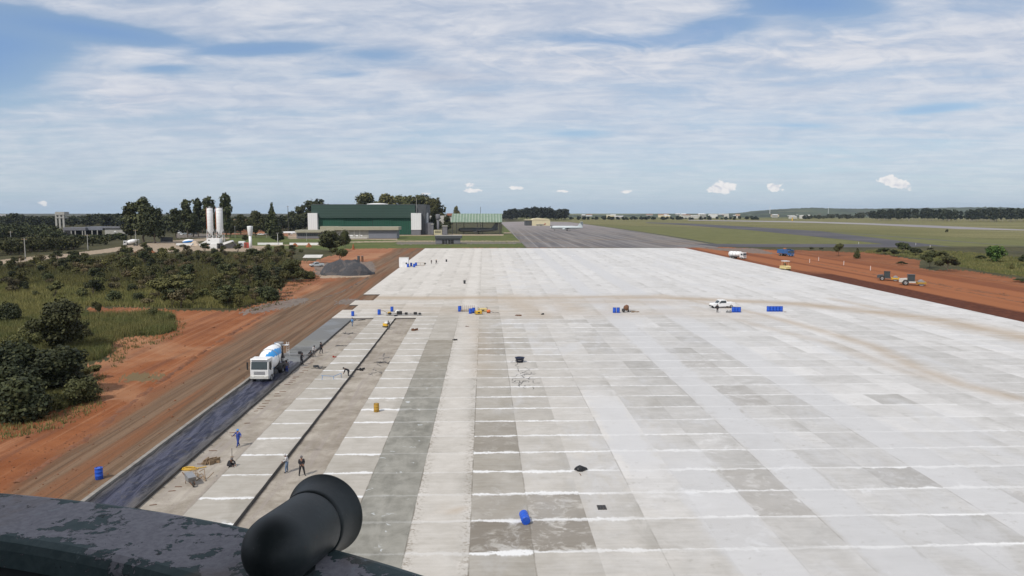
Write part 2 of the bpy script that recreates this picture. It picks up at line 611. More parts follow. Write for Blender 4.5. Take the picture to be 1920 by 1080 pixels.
# the far right swells gently into the hills; tiny relief on the loose soil
verts = np.stack([gx, gy, gzz], -1).reshape(-1, 3)
nr, nc = gx.shape
ii = (np.arange(nr - 1)[:, None] * nc + np.arange(nc - 1)[None, :]).ravel()
faces = np.stack([ii, ii + 1, ii + nc + 1, ii + nc], -1)


def masks(polys, jx=5.0, jy=1.6, seed=0):
    u, v = to_px_np(verts[:, 0], verts[:, 1], verts[:, 2])
    acc = np.zeros(len(verts))
    r = np.random.default_rng(seed)
    S = 6
    near = np.clip((v - 400) / 90, 0.18, 4)
    for k in range(S):
        uu = u + r.normal(0, jx, u.shape) * near
        vv = v + r.normal(0, jy, u.shape) * near
        hit = np.zeros(u.shape, bool)
        for p in polys:
            hit |= inpoly(uu, vv, p)
        acc += hit
    return (acc / S).astype(np.float32)


mt, t, b = new_mat('ground')
o = t.obj()
x, y, z = t.sep(o)[:3]
big = t.noise(o, 0.012, 5, 0.6)
mid = t.noise(o, 0.11, 6, 0.65)
fine = t.noise(o, 0.9, 6, 0.65)
tiny = t.noise(o, 6.0, 4, 0.7)
along = t.noise(t.comb(t.m('MULTIPLY', x, 0.9), t.m('MULTIPLY', y, 0.022), 0.0), 1.0, 6, 0.62, 0.6)
along2 = t.noise(t.comb(t.m('MULTIPLY', x, 0.28), t.m('MULTIPLY', y, 0.008), 4.0), 1.0, 5, 0.6, 0.4)


def rough_mask(name, k=0.55, a=0.38, b_=0.60):
    q = t.m('ADD', t.attr(name), t.m('MULTIPLY', t.m('SUBTRACT', t.m('ADD', t.m('MULTIPLY', mid, 0.5), t.m('MULTIPLY', fine, 0.5)), 0.5), k))
    return t.ss(q, a, b_)


g = t.mix(t.ss(mid, 0.35, 0.65), (0.050, 0.048, 0.022), (0.092, 0.080, 0.036))
g = t.mix(t.ss(fine, 0.42, 0.7), g, (0.040, 0.042, 0.018))
lush = t.mix(t.ss(mid, 0.35, 0.65), (0.075, 0.100, 0.028), (0.115, 0.125, 0.038))
dry = t.mix(t.ss(t.noise(t.comb(t.m('MULTIPLY', x, 0.004), t.m('MULTIPLY', y, 0.02), 0.0), 1.0, 6, 0.6), 0.38, 0.62), (0.185, 0.178, 0.065), (0.290, 0.260, 0.115))
c = t.mix(t.attr('lush'), g, lush)
c = t.mix(t.attr('dry'), c, t.mix(t.ss(fine, 0.3, 0.75), dry, g))
# right-hand grass between the apron and the runway reads olive green
c = t.mix(t.m('MULTIPLY', t.m('MULTIPLY', t.ss(x, 60.0, 110.0), t.ss(y, 400.0, 430.0)), t.m('SUBTRACT', 1.0, t.attr('dry'))), c,
          t.mix(t.ss(mid, 0.3, 0.7), (0.110, 0.115, 0.042), (0.155, 0.152, 0.060)))
red = t.mix(t.ss(mid, 0.3, 0.7), (0.205, 0.066, 0.023), (0.290, 0.112, 0.046))
red = t.mix(t.ss(along, 0.47, 0.74), red, (0.350, 0.170, 0.088))
red = t.mix(t.m('MULTIPLY', t.ss(fine, 0.55, 0.75), 0.6), red, (0.18, 0.065, 0.032))
red = t.mix(t.m('MULTIPLY', t.ss(along2, 0.50, 0.66), 0.65), red, (0.15, 0.062, 0.036))
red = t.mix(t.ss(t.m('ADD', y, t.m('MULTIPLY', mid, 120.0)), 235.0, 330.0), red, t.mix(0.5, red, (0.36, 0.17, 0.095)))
rut = t.noise(t.comb(t.m('MULTIPLY', t.m('ADD', x, t.m('MULTIPLY', t.m('SINE', t.m('MULTIPLY', y, 0.03)), 1.2)), 2.4), t.m('MULTIPLY', y, 0.03), 6.0), 1.0, 6, 0.7, 0.5)
red = t.mix(t.m('MULTIPLY', t.ss(rut, 0.55, 0.68), 0.55), red, (0.13, 0.055, 0.03))
clod = t.noise(o, 2.6, 6, 0.72, 0.3)
red = t.mix(t.m('MULTIPLY', t.m('MULTIPLY', t.ss(clod, 0.58, 0.68), t.ss(mid, 0.42, 0.6)), 0.7), red, (0.115, 0.05, 0.028))
red = t.mix(t.m('MULTIPLY', t.ss(t.noise(o, 0.07, 6, 0.7, 0.8), 0.60, 0.70), 0.5), red, (0.42, 0.27, 0.18))
lowf = t.noise(o, 0.028, 5, 0.62, 0.8)
red = t.mix(t.m('MULTIPLY', t.ss(lowf, 0.50, 0.64), 0.45), red, (0.40, 0.225, 0.125))
red = t.mix(t.m('MULTIPLY', t.m('SUBTRACT', 1.0, t.ss(lowf, 0.34, 0.46)), 0.45), red, (0.15, 0.055, 0.024))
# compacted haul track beside the left edge of the apron
tw = t.m('ADD', x, t.m('MULTIPLY', t.m('SUBTRACT', t.noise(o, 0.05, 4, 0.6), 0.5), 7.0))
tmask = t.m('MULTIPLY', t.ss(t.m('ADD', tw, t.m('MULTIPLY', t.m('MINIMUM', t.m('SUBTRACT', y, 60.0), 110.0), 0.07)), -41.0, -36.5), t.m('SUBTRACT', 1.0, t.ss(x, -20.0, -10.0)))
trk = t.mix(t.ss(along, 0.36, 0.62), (0.118, 0.072, 0.043), (0.200, 0.130, 0.082))
trk = t.mix(t.m('MULTIPLY', t.ss(along2, 0.46, 0.62), 0.8), trk, (0.21, 0.090, 0.042))
trk = t.mix(t.m('MULTIPLY', t.ss(rut, 0.52, 0.64), 0.65), trk, (0.085, 0.055, 0.038))
trk = t.mix(t.m('MULTIPLY', t.ss(fine, 0.55, 0.8), 0.5), trk, (0.10, 0.07, 0.05))
red = t.mix(t.m('MULTIPLY', tmask, t.ss(t.m('ADD', mid, tmask), 0.6, 1.15)), red, trk)
# wet freshly graded strip along the right edge, then roller lanes
wv = t.m('ADD', x, t.m('MULTIPLY', t.m('SUBTRACT', t.noise(o, 0.05, 5, 0.6), 0.5), 3.0))
wet = t.m('MULTIPLY', t.m('MULTIPLY', t.ss(x, 90.0, 95.0), t.m('SUBTRACT', 1.0, t.ss(wv, 115.5, 117.5))), t.m('SUBTRACT', 1.0, t.ss(t.m('ADD', y, t.m('MULTIPLY', mid, 40.0)), 262.0, 285.0)))
lanes = t.ss(t.noise(t.comb(t.m('MULTIPLY', x, 0.16), t.m('MULTIPLY', y, 0.0022), 9.0), 1.0, 4, 0.6, 0.3), 0.46, 0.56)
rr = t.mix(t.m('MULTIPLY', lanes, 0.75), (0.290, 0.108, 0.044), (0.150, 0.048, 0.021))
rr = t.mix(t.m('MULTIPLY', t.ss(fine, 0.5, 0.75), 0.5), rr, (0.27, 0.10, 0.045))
rr = t.mix(t.m('MULTIPLY', t.ss(wv, 140.0, 165.0), 0.8), rr, t.mix(t.ss(mid, 0.35, 0.6), (0.26, 0.098, 0.040), (0.175, 0.068, 0.030)))
red = t.mix(t.ss(x, 80.0, 90.0), red, rr)
red = t.mix(wet, red, t.mix(t.ss(fine, 0.4, 0.7), (0.078, 0.024, 0.012), (0.125, 0.041, 0.019)))
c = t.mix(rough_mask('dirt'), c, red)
c = t.mix(t.m('MULTIPLY', rough_mask('grey', 0.8), 0.85), c, t.mix(t.ss(fine, 0.35, 0.65), (0.13, 0.11, 0.095), (0.22, 0.19, 0.165)))
c = t.mix(t.m('MULTIPLY', rough_mask('pale', 0.7), 0.8), c, t.mix(t.ss(fine, 0.35, 0.65), (0.32, 0.24, 0.17), (0.45, 0.36, 0.27)))
c = t.mix(rough_mask('mud', 0.5), c, (0.16, 0.115, 0.060))
c = t.mix(t.m('MULTIPLY', t.ss(tiny, 0.55, 0.75), 0.22), c, (0.05, 0.04, 0.025))
t.l.new(c, b.inputs['Base Color'])
b.inputs['Roughness'].default_value = 0.95
b.inputs['Specular IOR Level'].default_value = 0.15
hh = t.m('ADD', t.m('MULTIPLY', fine, 0.6), t.m('ADD', t.m('MULTIPLY', along, 0.6), t.m('MULTIPLY', tiny, 0.12)))
t.l.new(t.bump(hh, 0.7, 0.30), b.inputs['Normal'])
M['ground'] = mt
me = np_mesh('ground', verts, faces[:, ::-1], M['ground'], smooth=True)
for nm, pl in (('dirt', DIRT), ('pale', PALE), ('lush', LUSH), ('grey', GREY), ('dry', DRY), ('mud', MUD)):
    a = me.attributes.new(nm, 'FLOAT', 'POINT')
    jit = (3.0, 0.5) if nm == 'pale' else (5.0, 1.6)
    a.data.foreach_set('value', masks(pl, jit[0], jit[1], 3))
if me.polygons[nc * 30].normal.z < 0:
    me.flip_normals()
tag(link('ground', me), kind='structure')

# ---------------------------------------------------------------- the concrete apron
nx_, ny_ = 128, 390
# lanes are 4.28 m, bays 5.1 m long
bay = 5.1
lk = np.arange(-8, 24)
nlane = len(lk)
subx, suby = 4, 5
xs = (X0 + lk[0] * LANE) + np.arange(nlane * subx + 1) * LANE / subx
nby = int(math.ceil((YE - 2.4) / bay))
ysb = 2.4 + np.arange(nby * suby + 1) * bay / suby
ysb = ysb[ysb < YE + 0.6]
ysb[-1] = YE
YEND = YE
# open lanes: (lane index, last Y of the gap)
YG = CAMZ * F / (592 - 383)           # about 158 m
YG = P(700, 596, TH).y
OPEN = {-8: YG, -7: YG, -5: YG}
nxv, nyv = len(xs), len(ysb)
vx, vy = np.meshgrid(xs, ysb)
vz = SLOPE * vy + TH
av = np.stack([vx, vy, vz], -1).reshape(-1, 3)
fi, fj = np.meshgrid(np.arange(nxv - 1), np.arange(nyv - 1))
fi, fj = fi.ravel(), fj.ravel()
lane = lk[fi // subx]
cy = (ysb[fj] + ysb[fj + 1]) / 2
bayi = (fj // suby)
keep = np.ones(len(fi), bool)
for k, yg in OPEN.items():
    keep &= ~((lane == k) & (cy < yg))
# the dirt crossing has bitten the first lanes off at the left edge
Yc0, Yc1 = P(690, 563, TH).y, P(690, 553, TH).y
keep &= ~((lane <= -8) & (cy > Yc0) & (cy < Yc1 + 1))
keep &= ~((fi < 2) & (cy > YG) & (cy < Yc0 - 8) & (cy > YG + 12))
fi, fj, lane, cy, bayi = fi[keep], fj[keep], lane[keep], cy[keep], bayi[keep]
v0 = fj * nxv + fi
af = np.stack([v0, v0 + 1, v0 + nxv + 1, v0 + nxv], -1)
# per bay tone (0 greyer and damper, 1 white and cured)
tr = np.random.default_rng(11)
lane_tone = {-8: .60, -7: .60, -6: .42, -5: .6, -4: .50, -3: .13, -2: .72, -1: .34, 0: .55, 1: .62, 2: .70, 3: .58, 4: .57, 5: .66, 6: .60, 7: .57,
             8: .68, 9: .70, 10: .62, 11: .72, 12: .66, 13: .78, 14: .6, 15: .55, 16: .72, 17: .6, 18: .8, 19: .66, 20: .6, 21: .75, 22: .7, 23: .75}
lane_cure = {-8: .6, -7: .6, -6: 1.0, -4: .95, -3: .15, -2: .25, -1: .95, 0: .85, 1: .8, 2: .45, 3: .8, 4: .85, 5: .6, 6: .8, 7: .9, 8: .55, 9: .6, 10: .6}
nb = bayi.max() + 2
jit = tr.normal(0, 1, (nlane, nb))
tone = np.zeros(len(af), np.float32)
cure = np.zeros(len(af), np.float32)
wetf = np.zeros(len(af), np.float32)
for q in range(len(af)):
    k, bi, yy = lane[q], bayi[q], cy[q]
    base = lane_tone.get(int(k), .65)
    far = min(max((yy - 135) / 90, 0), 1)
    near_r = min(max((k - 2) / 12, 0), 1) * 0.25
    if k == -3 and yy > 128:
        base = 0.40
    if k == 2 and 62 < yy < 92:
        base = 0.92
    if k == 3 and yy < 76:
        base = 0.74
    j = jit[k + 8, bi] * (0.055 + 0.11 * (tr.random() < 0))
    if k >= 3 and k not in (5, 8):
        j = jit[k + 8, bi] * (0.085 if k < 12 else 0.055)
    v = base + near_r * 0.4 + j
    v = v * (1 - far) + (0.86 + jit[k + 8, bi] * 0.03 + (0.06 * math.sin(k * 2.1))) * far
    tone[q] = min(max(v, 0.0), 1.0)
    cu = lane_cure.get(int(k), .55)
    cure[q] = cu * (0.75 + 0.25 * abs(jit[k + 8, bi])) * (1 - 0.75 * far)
# dark damp bays seen in the near field  (lane, pixel y of a point inside, strength)
for k, pyc, s_ in ((-1, 1035, .85), (0, 1035, .75), (-1, 975, .55), (0, 975, .55), (-1, 930, .25), (-1, 848, .45), (-1, 815, .35), (-6, 870, .1), (3, 1000, .1),
                   (6, 690, .3), (6, 730, .25), (6, 755, .3), (5, 905, .0), (4, 950, .35), (4, 925, .3), (5, 1060, .0), (7, 900, .25), (9, 930, .3), (-1, 645, .25), (-1, 628, .25), (-1, 660, .2)):
    yy = P(900, pyc, TH).y
    bi = int((yy - 2.4) / bay)
    sel = (lane == k) & (bayi == bi)
    wetf[sel] = s_
ame = np_mesh('concrete_apron', av, af, [])
am = bpy.data.meshes.new('tmp')
for nm, arr in (('tone', tone), ('cure', cure), ('wetf', wetf)):
    a = ame.attributes.new(nm, 'FLOAT', 'FACE')
    a.data.foreach_set('value', arr)
# soil carried on by wheels: soft lines on the slab, traced from pixels
TRAILS = [  # points, half width (m), strength
    ([(560, 559), (690, 558), (800, 559), (900, 558), (1000, 559), (1100, 558), (1230, 557), (1330, 562), (1500, 570), (1640, 585), (1760, 600), (1960, 640)], 4.2, .85),
    ([(955, 556), (985, 575), (1010, 592)], 5.0, .6), ([(1045, 556), (1075, 582)], 4.5, .6), ([(1130, 560), (1160, 590), (1240, 588)], 2.0, .45),
    ([(1240, 553), (1330, 570), (1430, 590), (1540, 620), (1640, 650), (1720, 690), (1800, 720), (1900, 745)], 1.6, .70),
    ([(1300, 575), (1420, 610), (1560, 645), (1680, 690), (1760, 715)], 1.5, .40),
    ([(690, 572), (800, 580), (1000, 588), (1250, 586), (1400, 592)], 7.0, .38), ([(940, 566), (1100, 566), (1240, 566)], 7.0, .5),
    ([(1560, 560), (1700, 590), (1920, 625), (2100, 650)], 1.6, .55),
    ([(1600, 575), (1760, 610), (1960, 650)], 1.3, .45),
    ([(880, 590), (900, 640), (905, 700)], 2.0, .35),
    ([(835, 952), (858, 957)], .45, .8)]
stain = np.zeros(len(av), np.float32)
for pts, hw, s_ in TRAILS:
    ww = [P(a_, b_, TH) for a_, b_ in pts]
    for p, q in zip(ww[:-1], ww[1:]):
        dxy = np.array([q.x - p.x, q.y - p.y])
        L2 = float(dxy @ dxy) + 1e-6
        rx, ry = av[:, 0] - p.x, av[:, 1] - p.y
        tt = np.clip((rx * dxy[0] + ry * dxy[1]) / L2, 0, 1)
        dist = np.hypot(rx - tt * dxy[0], ry - tt * dxy[1])
        stain = np.maximum(stain, s_ * np.exp(-(dist / (hw + 1e-3)) ** 2))
a = ame.attributes.new('stain', 'FLOAT', 'POINT')
a.data.foreach_set('value', stain.astype(np.float32))

mt, t, b = new_mat('apron_concrete')
o = t.obj()
x, y, z = t.sep(o)[:3]
u = t.m('DIVIDE', t.m('SUBTRACT', x, X0), LANE)
v = t.m('DIVIDE', t.m('SUBTRACT', y, 2.4), bay)
ku, kv = t.m('FLOOR', u), t.m('FLOOR', v)
fu, fv = t.m('SUBTRACT', u, ku), t.m('SUBTRACT', v, kv)
cellr = t.wn(t.comb(ku, kv, 0.0))
coff = t.comb(t.m('MULTIPLY', cellr, 50.0), t.m('MULTIPLY', cellr, 31.0), 0.0)
oc = t.vm('ADD', o, coff)                                 # every pour has its own mottling
n_mid = t.noise(oc, 0.45, 5, 0.6, 0.3)
n_fin = t.noise(o, 3.5, 6, 0.68)
n_big = t.noise(o, 0.035, 5, 0.6)
n_pat = t.noise(o, 0.22, 6, 0.68, 0.8)
broom = t.noise(t.comb(t.m('MULTIPLY', x, 0.30), t.m('MULTIPLY', y, 2.6), 0.0), 1.0, 5, 0.65)
tn = t.attr('tone')
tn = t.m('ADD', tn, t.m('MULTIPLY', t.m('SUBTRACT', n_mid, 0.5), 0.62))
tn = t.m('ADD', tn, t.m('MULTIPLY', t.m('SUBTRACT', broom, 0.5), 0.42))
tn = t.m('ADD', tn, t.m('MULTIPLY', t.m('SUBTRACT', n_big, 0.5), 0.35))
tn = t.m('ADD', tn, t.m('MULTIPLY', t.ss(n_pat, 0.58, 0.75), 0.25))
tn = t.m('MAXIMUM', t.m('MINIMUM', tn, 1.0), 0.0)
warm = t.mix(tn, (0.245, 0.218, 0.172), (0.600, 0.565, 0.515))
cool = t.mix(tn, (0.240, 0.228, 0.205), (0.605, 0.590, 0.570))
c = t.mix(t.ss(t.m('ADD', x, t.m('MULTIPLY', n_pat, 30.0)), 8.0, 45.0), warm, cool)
# curing powder drifted over some lanes in soft clouds, thinning out irregularly
pw_ = t.noise(t.comb(t.m('MULTIPLY', x, 0.11), t.m('MULTIPLY', y, 0.035), 3.0), 1.0, 7, 0.62, 0.9)
pf_ = t.noise(t.comb(t.m('MULTIPLY', x, 0.6), t.m('MULTIPLY', y, 0.25), 5.0), 1.0, 6, 0.66, 0.6)
def lane_cloud(cx_, hw_):
    dx_ = t.m('ABSOLUTE', t.m('SUBTRACT', t.m('ADD', x, t.m('MULTIPLY', t.m('SUBTRACT', pf_, 0.5), 3.5)), cx_))
    return t.m('SUBTRACT', 1.0, t.ss(dx_, hw_ * 0.65, hw_ * 1.15))
lc = t.m('MAXIMUM', t.m('MAXIMUM', lane_cloud(26.8, 2.3), lane_cloud(39.8, 2.8)), t.m('MULTIPLY', lane_cloud(14.0, 2.0), t.m('MULTIPLY', t.ss(y, 55.0, 68.0), t.m('SUBTRACT', 1.0, t.ss(y, 82.0, 98.0)))))
lc = t.m('MAXIMUM', lc, t.m('MULTIPLY', lane_cloud(18.0, 2.6), t.m('SUBTRACT', 1.0, t.ss(y, 62.0, 76.0))))
pwd = t.m('MAXIMUM', t.m('MULTIPLY', lc, t.m('ADD', 0.55, t.m('MULTIPLY', pw_, 0.7))), t.m('MULTIPLY', t.ss(t.m('ADD', pw_, t.m('MULTIPLY', t.m('SUBTRACT', pf_, 0.5), 0.4)), 0.50, 0.68), 0.75))
pwd = t.m('MULTIPLY', pwd, t.ss(t.m('ADD', x, t.m('MULTIPLY', pf_, 6.0)), -1.0, 10.0))
c = t.mix(t.m('MULTIPLY', pwd, 0.70), c, (0.520, 0.517, 0.518))
# darker damp shading gathered along one long edge of many bays
eg = t.m('MULTIPLY', t.ss(fu, 0.55, 1.0), t.m('MULTIPLY', t.ss(cellr, 0.35, 0.8), t.ss(pf_, 0.35, 0.6)))
c = t.mix(t.m('MULTIPLY', t.m('MULTIPLY', eg, t.m('SUBTRACT', 1.0, pwd)), 0.40), c, (0.24, 0.225, 0.19))
sp_ = t.m('MULTIPLY', t.ss(t.noise(o, 1.4, 7, 0.72, 0.4), 0.56, 0.70), t.ss(t.noise(o, 0.09, 4, 0.6), 0.40, 0.56))
c = t.mix(t.m('MULTIPLY', sp_, 0.40), c, (0.27, 0.25, 0.21))
# fresh lane is greener
fresh = t.m('MULTIPLY', t.m('COMPARE', ku, -3.0, 0.1), t.m('SUBTRACT', 1.0, t.ss(y, 80.0, 125.0)))
c = t.mix(t.m('MULTIPLY', fresh, 0.7), c, t.mix(t.ss(t.m('ADD', t.m('MULTIPLY', n_mid, 0.4), t.m('MULTIPLY', pf_, 0.6)), 0.36, 0.62), (0.150, 0.152, 0.132), (0.290, 0.285, 0.250)))
c = t.mix(t.m('MULTIPLY', t.m('MULTIPLY', fresh, t.ss(t.noise(o, 0.9, 5, 0.6, 0.7), 0.64, 0.70)), 0.8), c, (0.55, 0.57, 0.57))
# wet bays with a ragged edge
wa = t.attr('wetf')
wm = t.m('MULTIPLY', wa, t.ss(t.noise(o, 0.6, 6, 0.7, 0.5), 0.36, 0.50))
c = t.mix(t.m('MULTIPLY', wm, t.m('ADD', 0.55, t.m('MULTIPLY', broom, 0.8))), c, (0.175, 0.150, 0.118))
# speckled rough lane edges
edge = t.m('MINIMUM', fu, t.m('SUBTRACT', 1.0, fu))
ln2 = t.m('COMPARE', ku, -2.0, 0.1)
spk = t.m('MULTIPLY', t.m('MULTIPLY', ln2, t.m('SUBTRACT', 1.0, t.ss(edge, 0.02, 0.24))), t.ss(n_fin, 0.50, 0.60))
c = t.mix(t.m('MULTIPLY', spk, 0.75), c, (0.235, 0.20, 0.155))
# cross joints: ragged white bands of laitance, and the saw cut in the middle
jd = t.m('MINIMUM', fv, t.m('SUBTRACT', 1.0, fv))
jw = t.m('ADD', 0.010, t.m('MULTIPLY', t.ss(t.noise(t.comb(t.m('MULTIPLY', x, 0.7), t.m('MULTIPLY', kv, 7.3), 0.0), 1.0, 6, 0.72), 0.30, 0.75), t.m('ADD', 0.05, t.m('MULTIPLY', cellr, 0.13))))
jm = t.m('SUBTRACT', 1.0, t.ss(jd, t.m('MULTIPLY', jw, 0.35), jw))
rag = t.ss(t.noise(o, 2.2, 5, 0.7), 0.30, 0.48)
jv = t.m('ADD', t.m('SUBTRACT', 0.60, t.m('MULTIPLY', t.ss(x, 4.0, 20.0), 0.35)), t.m('MULTIPLY', t.ss(t.noise(t.comb(t.m('MULTIPLY', x, 0.12), t.m('MULTIPLY', kv, 3.1), 0.0), 1.0, 4, 0.6), 0.32, 0.62), 0.75))
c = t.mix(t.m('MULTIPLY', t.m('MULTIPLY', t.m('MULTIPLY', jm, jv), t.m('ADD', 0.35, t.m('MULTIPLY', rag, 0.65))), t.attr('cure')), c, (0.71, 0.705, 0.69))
spl = t.m('MULTIPLY', t.m('MULTIPLY', t.m('SUBTRACT', 1.0, t.ss(jd, 0.02, 0.28)), t.ss(n_pat, 0.60, 0.68)), t.attr('cure'))
c = t.mix(t.m('MULTIPLY', spl, 0.65), c, (0.66, 0.66, 0.66))
# dark longitudinal joints on some lanes
lineu = t.m('SUBTRACT', 1.0, t.ss(edge, 0.006, 0.018))
whichr = t.wn(t.comb(t.m('ROUND', u), 3.0, 0.0))
strong = t.m('MAXIMUM', t.m('MAXIMUM', t.m('COMPARE', t.m('ROUND', u), 0.0, 0.1), t.m('COMPARE', t.m('ROUND', u), 2.0, 0.1)),
             t.m('MAXIMUM', t.m('COMPARE', t.m('ROUND', u), 5.0, 0.1), t.m('MAXIMUM', t.m('COMPARE', t.m('ROUND', u), 8.0, 0.1), t.m('LESS_THAN', t.m('ROUND', u), -0.5))))
ls = t.m('MAXIMUM', t.m('MULTIPLY', strong, 0.75), t.m('MULTIPLY', whichr, 0.30))
ls = t.m('MULTIPLY', ls, t.m('SUBTRACT', 1.0, t.m('MULTIPLY', t.ss(y, 110.0, 170.0), 0.85)))
c = t.mix(t.m('MULTIPLY', t.m('MULTIPLY', lineu, ls), t.m('MULTIPLY', t.ss(t.noise(o, 0.35, 5, 0.65), 0.38, 0.60), t.m('SUBTRACT', 1.0, t.m('MULTIPLY', t.ss(x, 1.0, 6.0), 0.45)))), c, (0.15, 0.132, 0.105))
# soil tracked over the slab
stn = t.m('MULTIPLY', t.attr('stain'), t.ss(t.noise(t.comb(t.m('MULTIPLY', x, 0.06), t.m('MULTIPLY', y, 0.25), 0.0), 1.0, 6, 0.7, 0.6), 0.15, 0.55))
c = t.mix(t.m('MULTIPLY', stn, 0.9), c, (0.38, 0.295, 0.205))
blot = t.m('MULTIPLY', t.ss(t.noise(o, 0.13, 6, 0.7, 1.0), 0.70, 0.76), t.ss(n_fin, 0.4, 0.6))
c = t.mix(t.m('MULTIPLY', blot, 0.35), c, (0.24, 0.215, 0.17))
t.l.new(c, b.inputs['Base Color'])
b.inputs['Roughness'].default_value = 0.85
b.inputs['Specular IOR Level'].default_value = 0.3
t.l.new(t.bump(t.m('ADD', n_fin, t.m('MULTIPLY', broom, 0.5)), 0.25, 0.03), b.inputs['Normal'])
M['apron'] = mt
ame.materials.append(mt)
M['slab_side'] = simple('slab_side', (0.11, 0.10, 0.09), 0.9, 0, .3, .8)
# skirts down the open edges of the pour
eds = {}
for f in af:
    for a_, b_ in ((f[0], f[1]), (f[1], f[2]), (f[2], f[3]), (f[3], f[0])):
        k_ = (min(a_, b_), max(a_, b_))
        eds[k_] = None if k_ in eds else (a_, b_)
bnd = [e for e in eds.values() if e]
sv, sf = [], []
for a_, b_ in bnd:
    n_ = len(sv)
    pa, pb = av[a_], av[b_]
    sv += [pb, pa, (pa[0], pa[1], pa[2] - TH - .1), (pb[0], pb[1], pb[2] - TH - .1)]
    sf.append((n_, n_ + 1, n_ + 2, n_ + 3))
apron = tag(link('concrete_apron', ame), kind='structure')
sk = np_mesh('slab_edge', np.array(sv), np.array(sf), M['slab_side'])
link('slab_edge', sk, apron)

# ---------------------------------------------------------------- bare sub-base in the open lanes
mt, t, b = new_mat('subbase')
o = t.obj()
x, y, z = t.sep(o)[:3]
n1_ = t.noise(o, 0.35, 6, 0.65, 0.3)
n2_ = t.noise(t.comb(t.m('MULTIPLY', x, 1.3), t.m('MULTIPLY', y, 0.05), 0.0), 1.0, 6, 0.65, 0.4)
n3_ = t.noise(o, 4.0, 6, 0.7)
c = t.mix(t.ss(n1_, 0.3, 0.7), (0.235, 0.20, 0.155), (0.41, 0.365, 0.305))
c = t.mix(t.ss(n2_, 0.45, 0.7), c, (0.30, 0.26, 0.225))
c = t.mix(t.m('MULTIPLY', t.ss(n3_, 0.55, 0.72), 0.55), c, (0.15, 0.125, 0.10))
c = t.mix(t.m('MULTIPLY', t.ss(t.noise(o, 0.16, 6, 0.7, .6), 0.62, 0.72), 0.6), c, (0.13, 0.11, 0.09))
# damp margins against the forms
m5 = t.m('SUBTRACT', x, X0 - 5 * LANE)
m7 = t.m('SUBTRACT', X0 - 6 * LANE, x)
mg = t.m('ADD', m5, t.m('MULTIPLY', t.m('SUBTRACT', n1_, 0.5), 0.5))
c = t.mix(t.m('MULTIPLY', t.m('MULTIPLY', t.ss(m5, -0.05, 0.02), t.m('SUBTRACT', 1.0, t.ss(mg, 0.12, 0.35))), 0.85), c, (0.05, 0.042, 0.036))
mh = t.m('ADD', m7, t.m('MULTIPLY', t.m('SUBTRACT', n3_, 0.5), 1.0))
c = t.mix(t.m('MULTIPLY', t.m('MULTIPLY', t.ss(m7, -0.05, 0.02), t.m('SUBTRACT', 1.0, t.ss(mh, 0.05, 0.30))), 0.65), c, (0.08, 0.068, 0.056))
t.l.new(c, b.inputs['Base Color'])
b.inputs['Roughness'].default_value = 0.95
t.l.new(t.bump(t.m('ADD', n3_, n2_), 0.6, 0.06), b.inputs['Normal'])
M['subbase'] = mt


def sheet(name, xa, xb, ya, yb, h, mat, nx=4, ny=60, zf=None, parent=None, smooth=False):
    X_, Y_ = np.meshgrid(np.linspace(xa, xb, nx + 1), np.linspace(ya, yb, ny + 1))
    Z_ = SLOPE * Y_ + h
    if zf is not None:
        Z_ = Z_ + zf(X_, Y_)
    vv = np.stack([X_, Y_, Z_], -1).reshape(-1, 3)
    q = (np.arange(ny)[:, None] * (nx + 1) + np.arange(nx)[None, :]).ravel()
    ff = np.stack([q, q + 1, q + nx + 2, q + nx + 1], -1)
    return link(name, np_mesh(name, vv, ff, mat, smooth=smooth), parent)


tag(sheet('lane_bed', XL + .02, X0 - 4 * LANE - .01, 2.5, YG - .01, 0.006, M['subbase']), kind='structure')

# freshly poured concrete behind the mixer truck (k = -8), still dark and wet
YT = P(491, 716, 0.02).y                 # truck's front
YW = P(560, 681, TH).y                   # where the pour begins
mt, t, b = new_mat('wet_concrete')
o = t.obj()
x, y, z = t.sep(o)[:3]
q = t.noise(o, 0.5, 5, 0.6, 0.5)
wc = t.mix(t.ss(q, 0.35, 0.65), (0.105, 0.105, 0.100), (0.165, 0.165, 0.155))
wc = t.mix(t.ss(t.m('ADD', y, t.m('MULTIPLY', q, 5.0)), YW + 13, YW + 17), wc, (0.17, 0.165, 0.145))
wc = t.mix(t.m('MULTIPLY', t.ss(t.m('ADD', y, t.m('MULTIPLY', q, 6.0)), YW + 20, YW + 24), 1.0), wc, (0.150, 0.150, 0.145))
t.l.new(wc, b.inputs['Base Color'])
t.l.new(t.m('SUBTRACT', 0.75, t.m('MULTIPLY', t.ss(t.noise(o, 0.12, 3, 0.5), 0.4, 0.55), 0.35)), b.inputs['Roughness'])
t.l.new(t.bump(t.noise(o, 5.0, 5, 0.7), 0.25, 0.03), b.inputs['Normal'])
M['wet'] = mt
rw = np.random.default_rng(3)
tag(sheet('wet_concrete', XL + .05, XL + LANE - .05, YW, YG - .2, TH - 0.03, M['wet'], 10, 80,
          lambda X_, Y_: np.where(Y_ < YW + 4, rw.normal(0, .03, X_.shape) - .22 * np.clip((YW + 3 - Y_) / 3, 0, 1), 0), smooth=True), kind='structure')

# steel side forms and the pale kerb of stacked form boards
mb = MB()


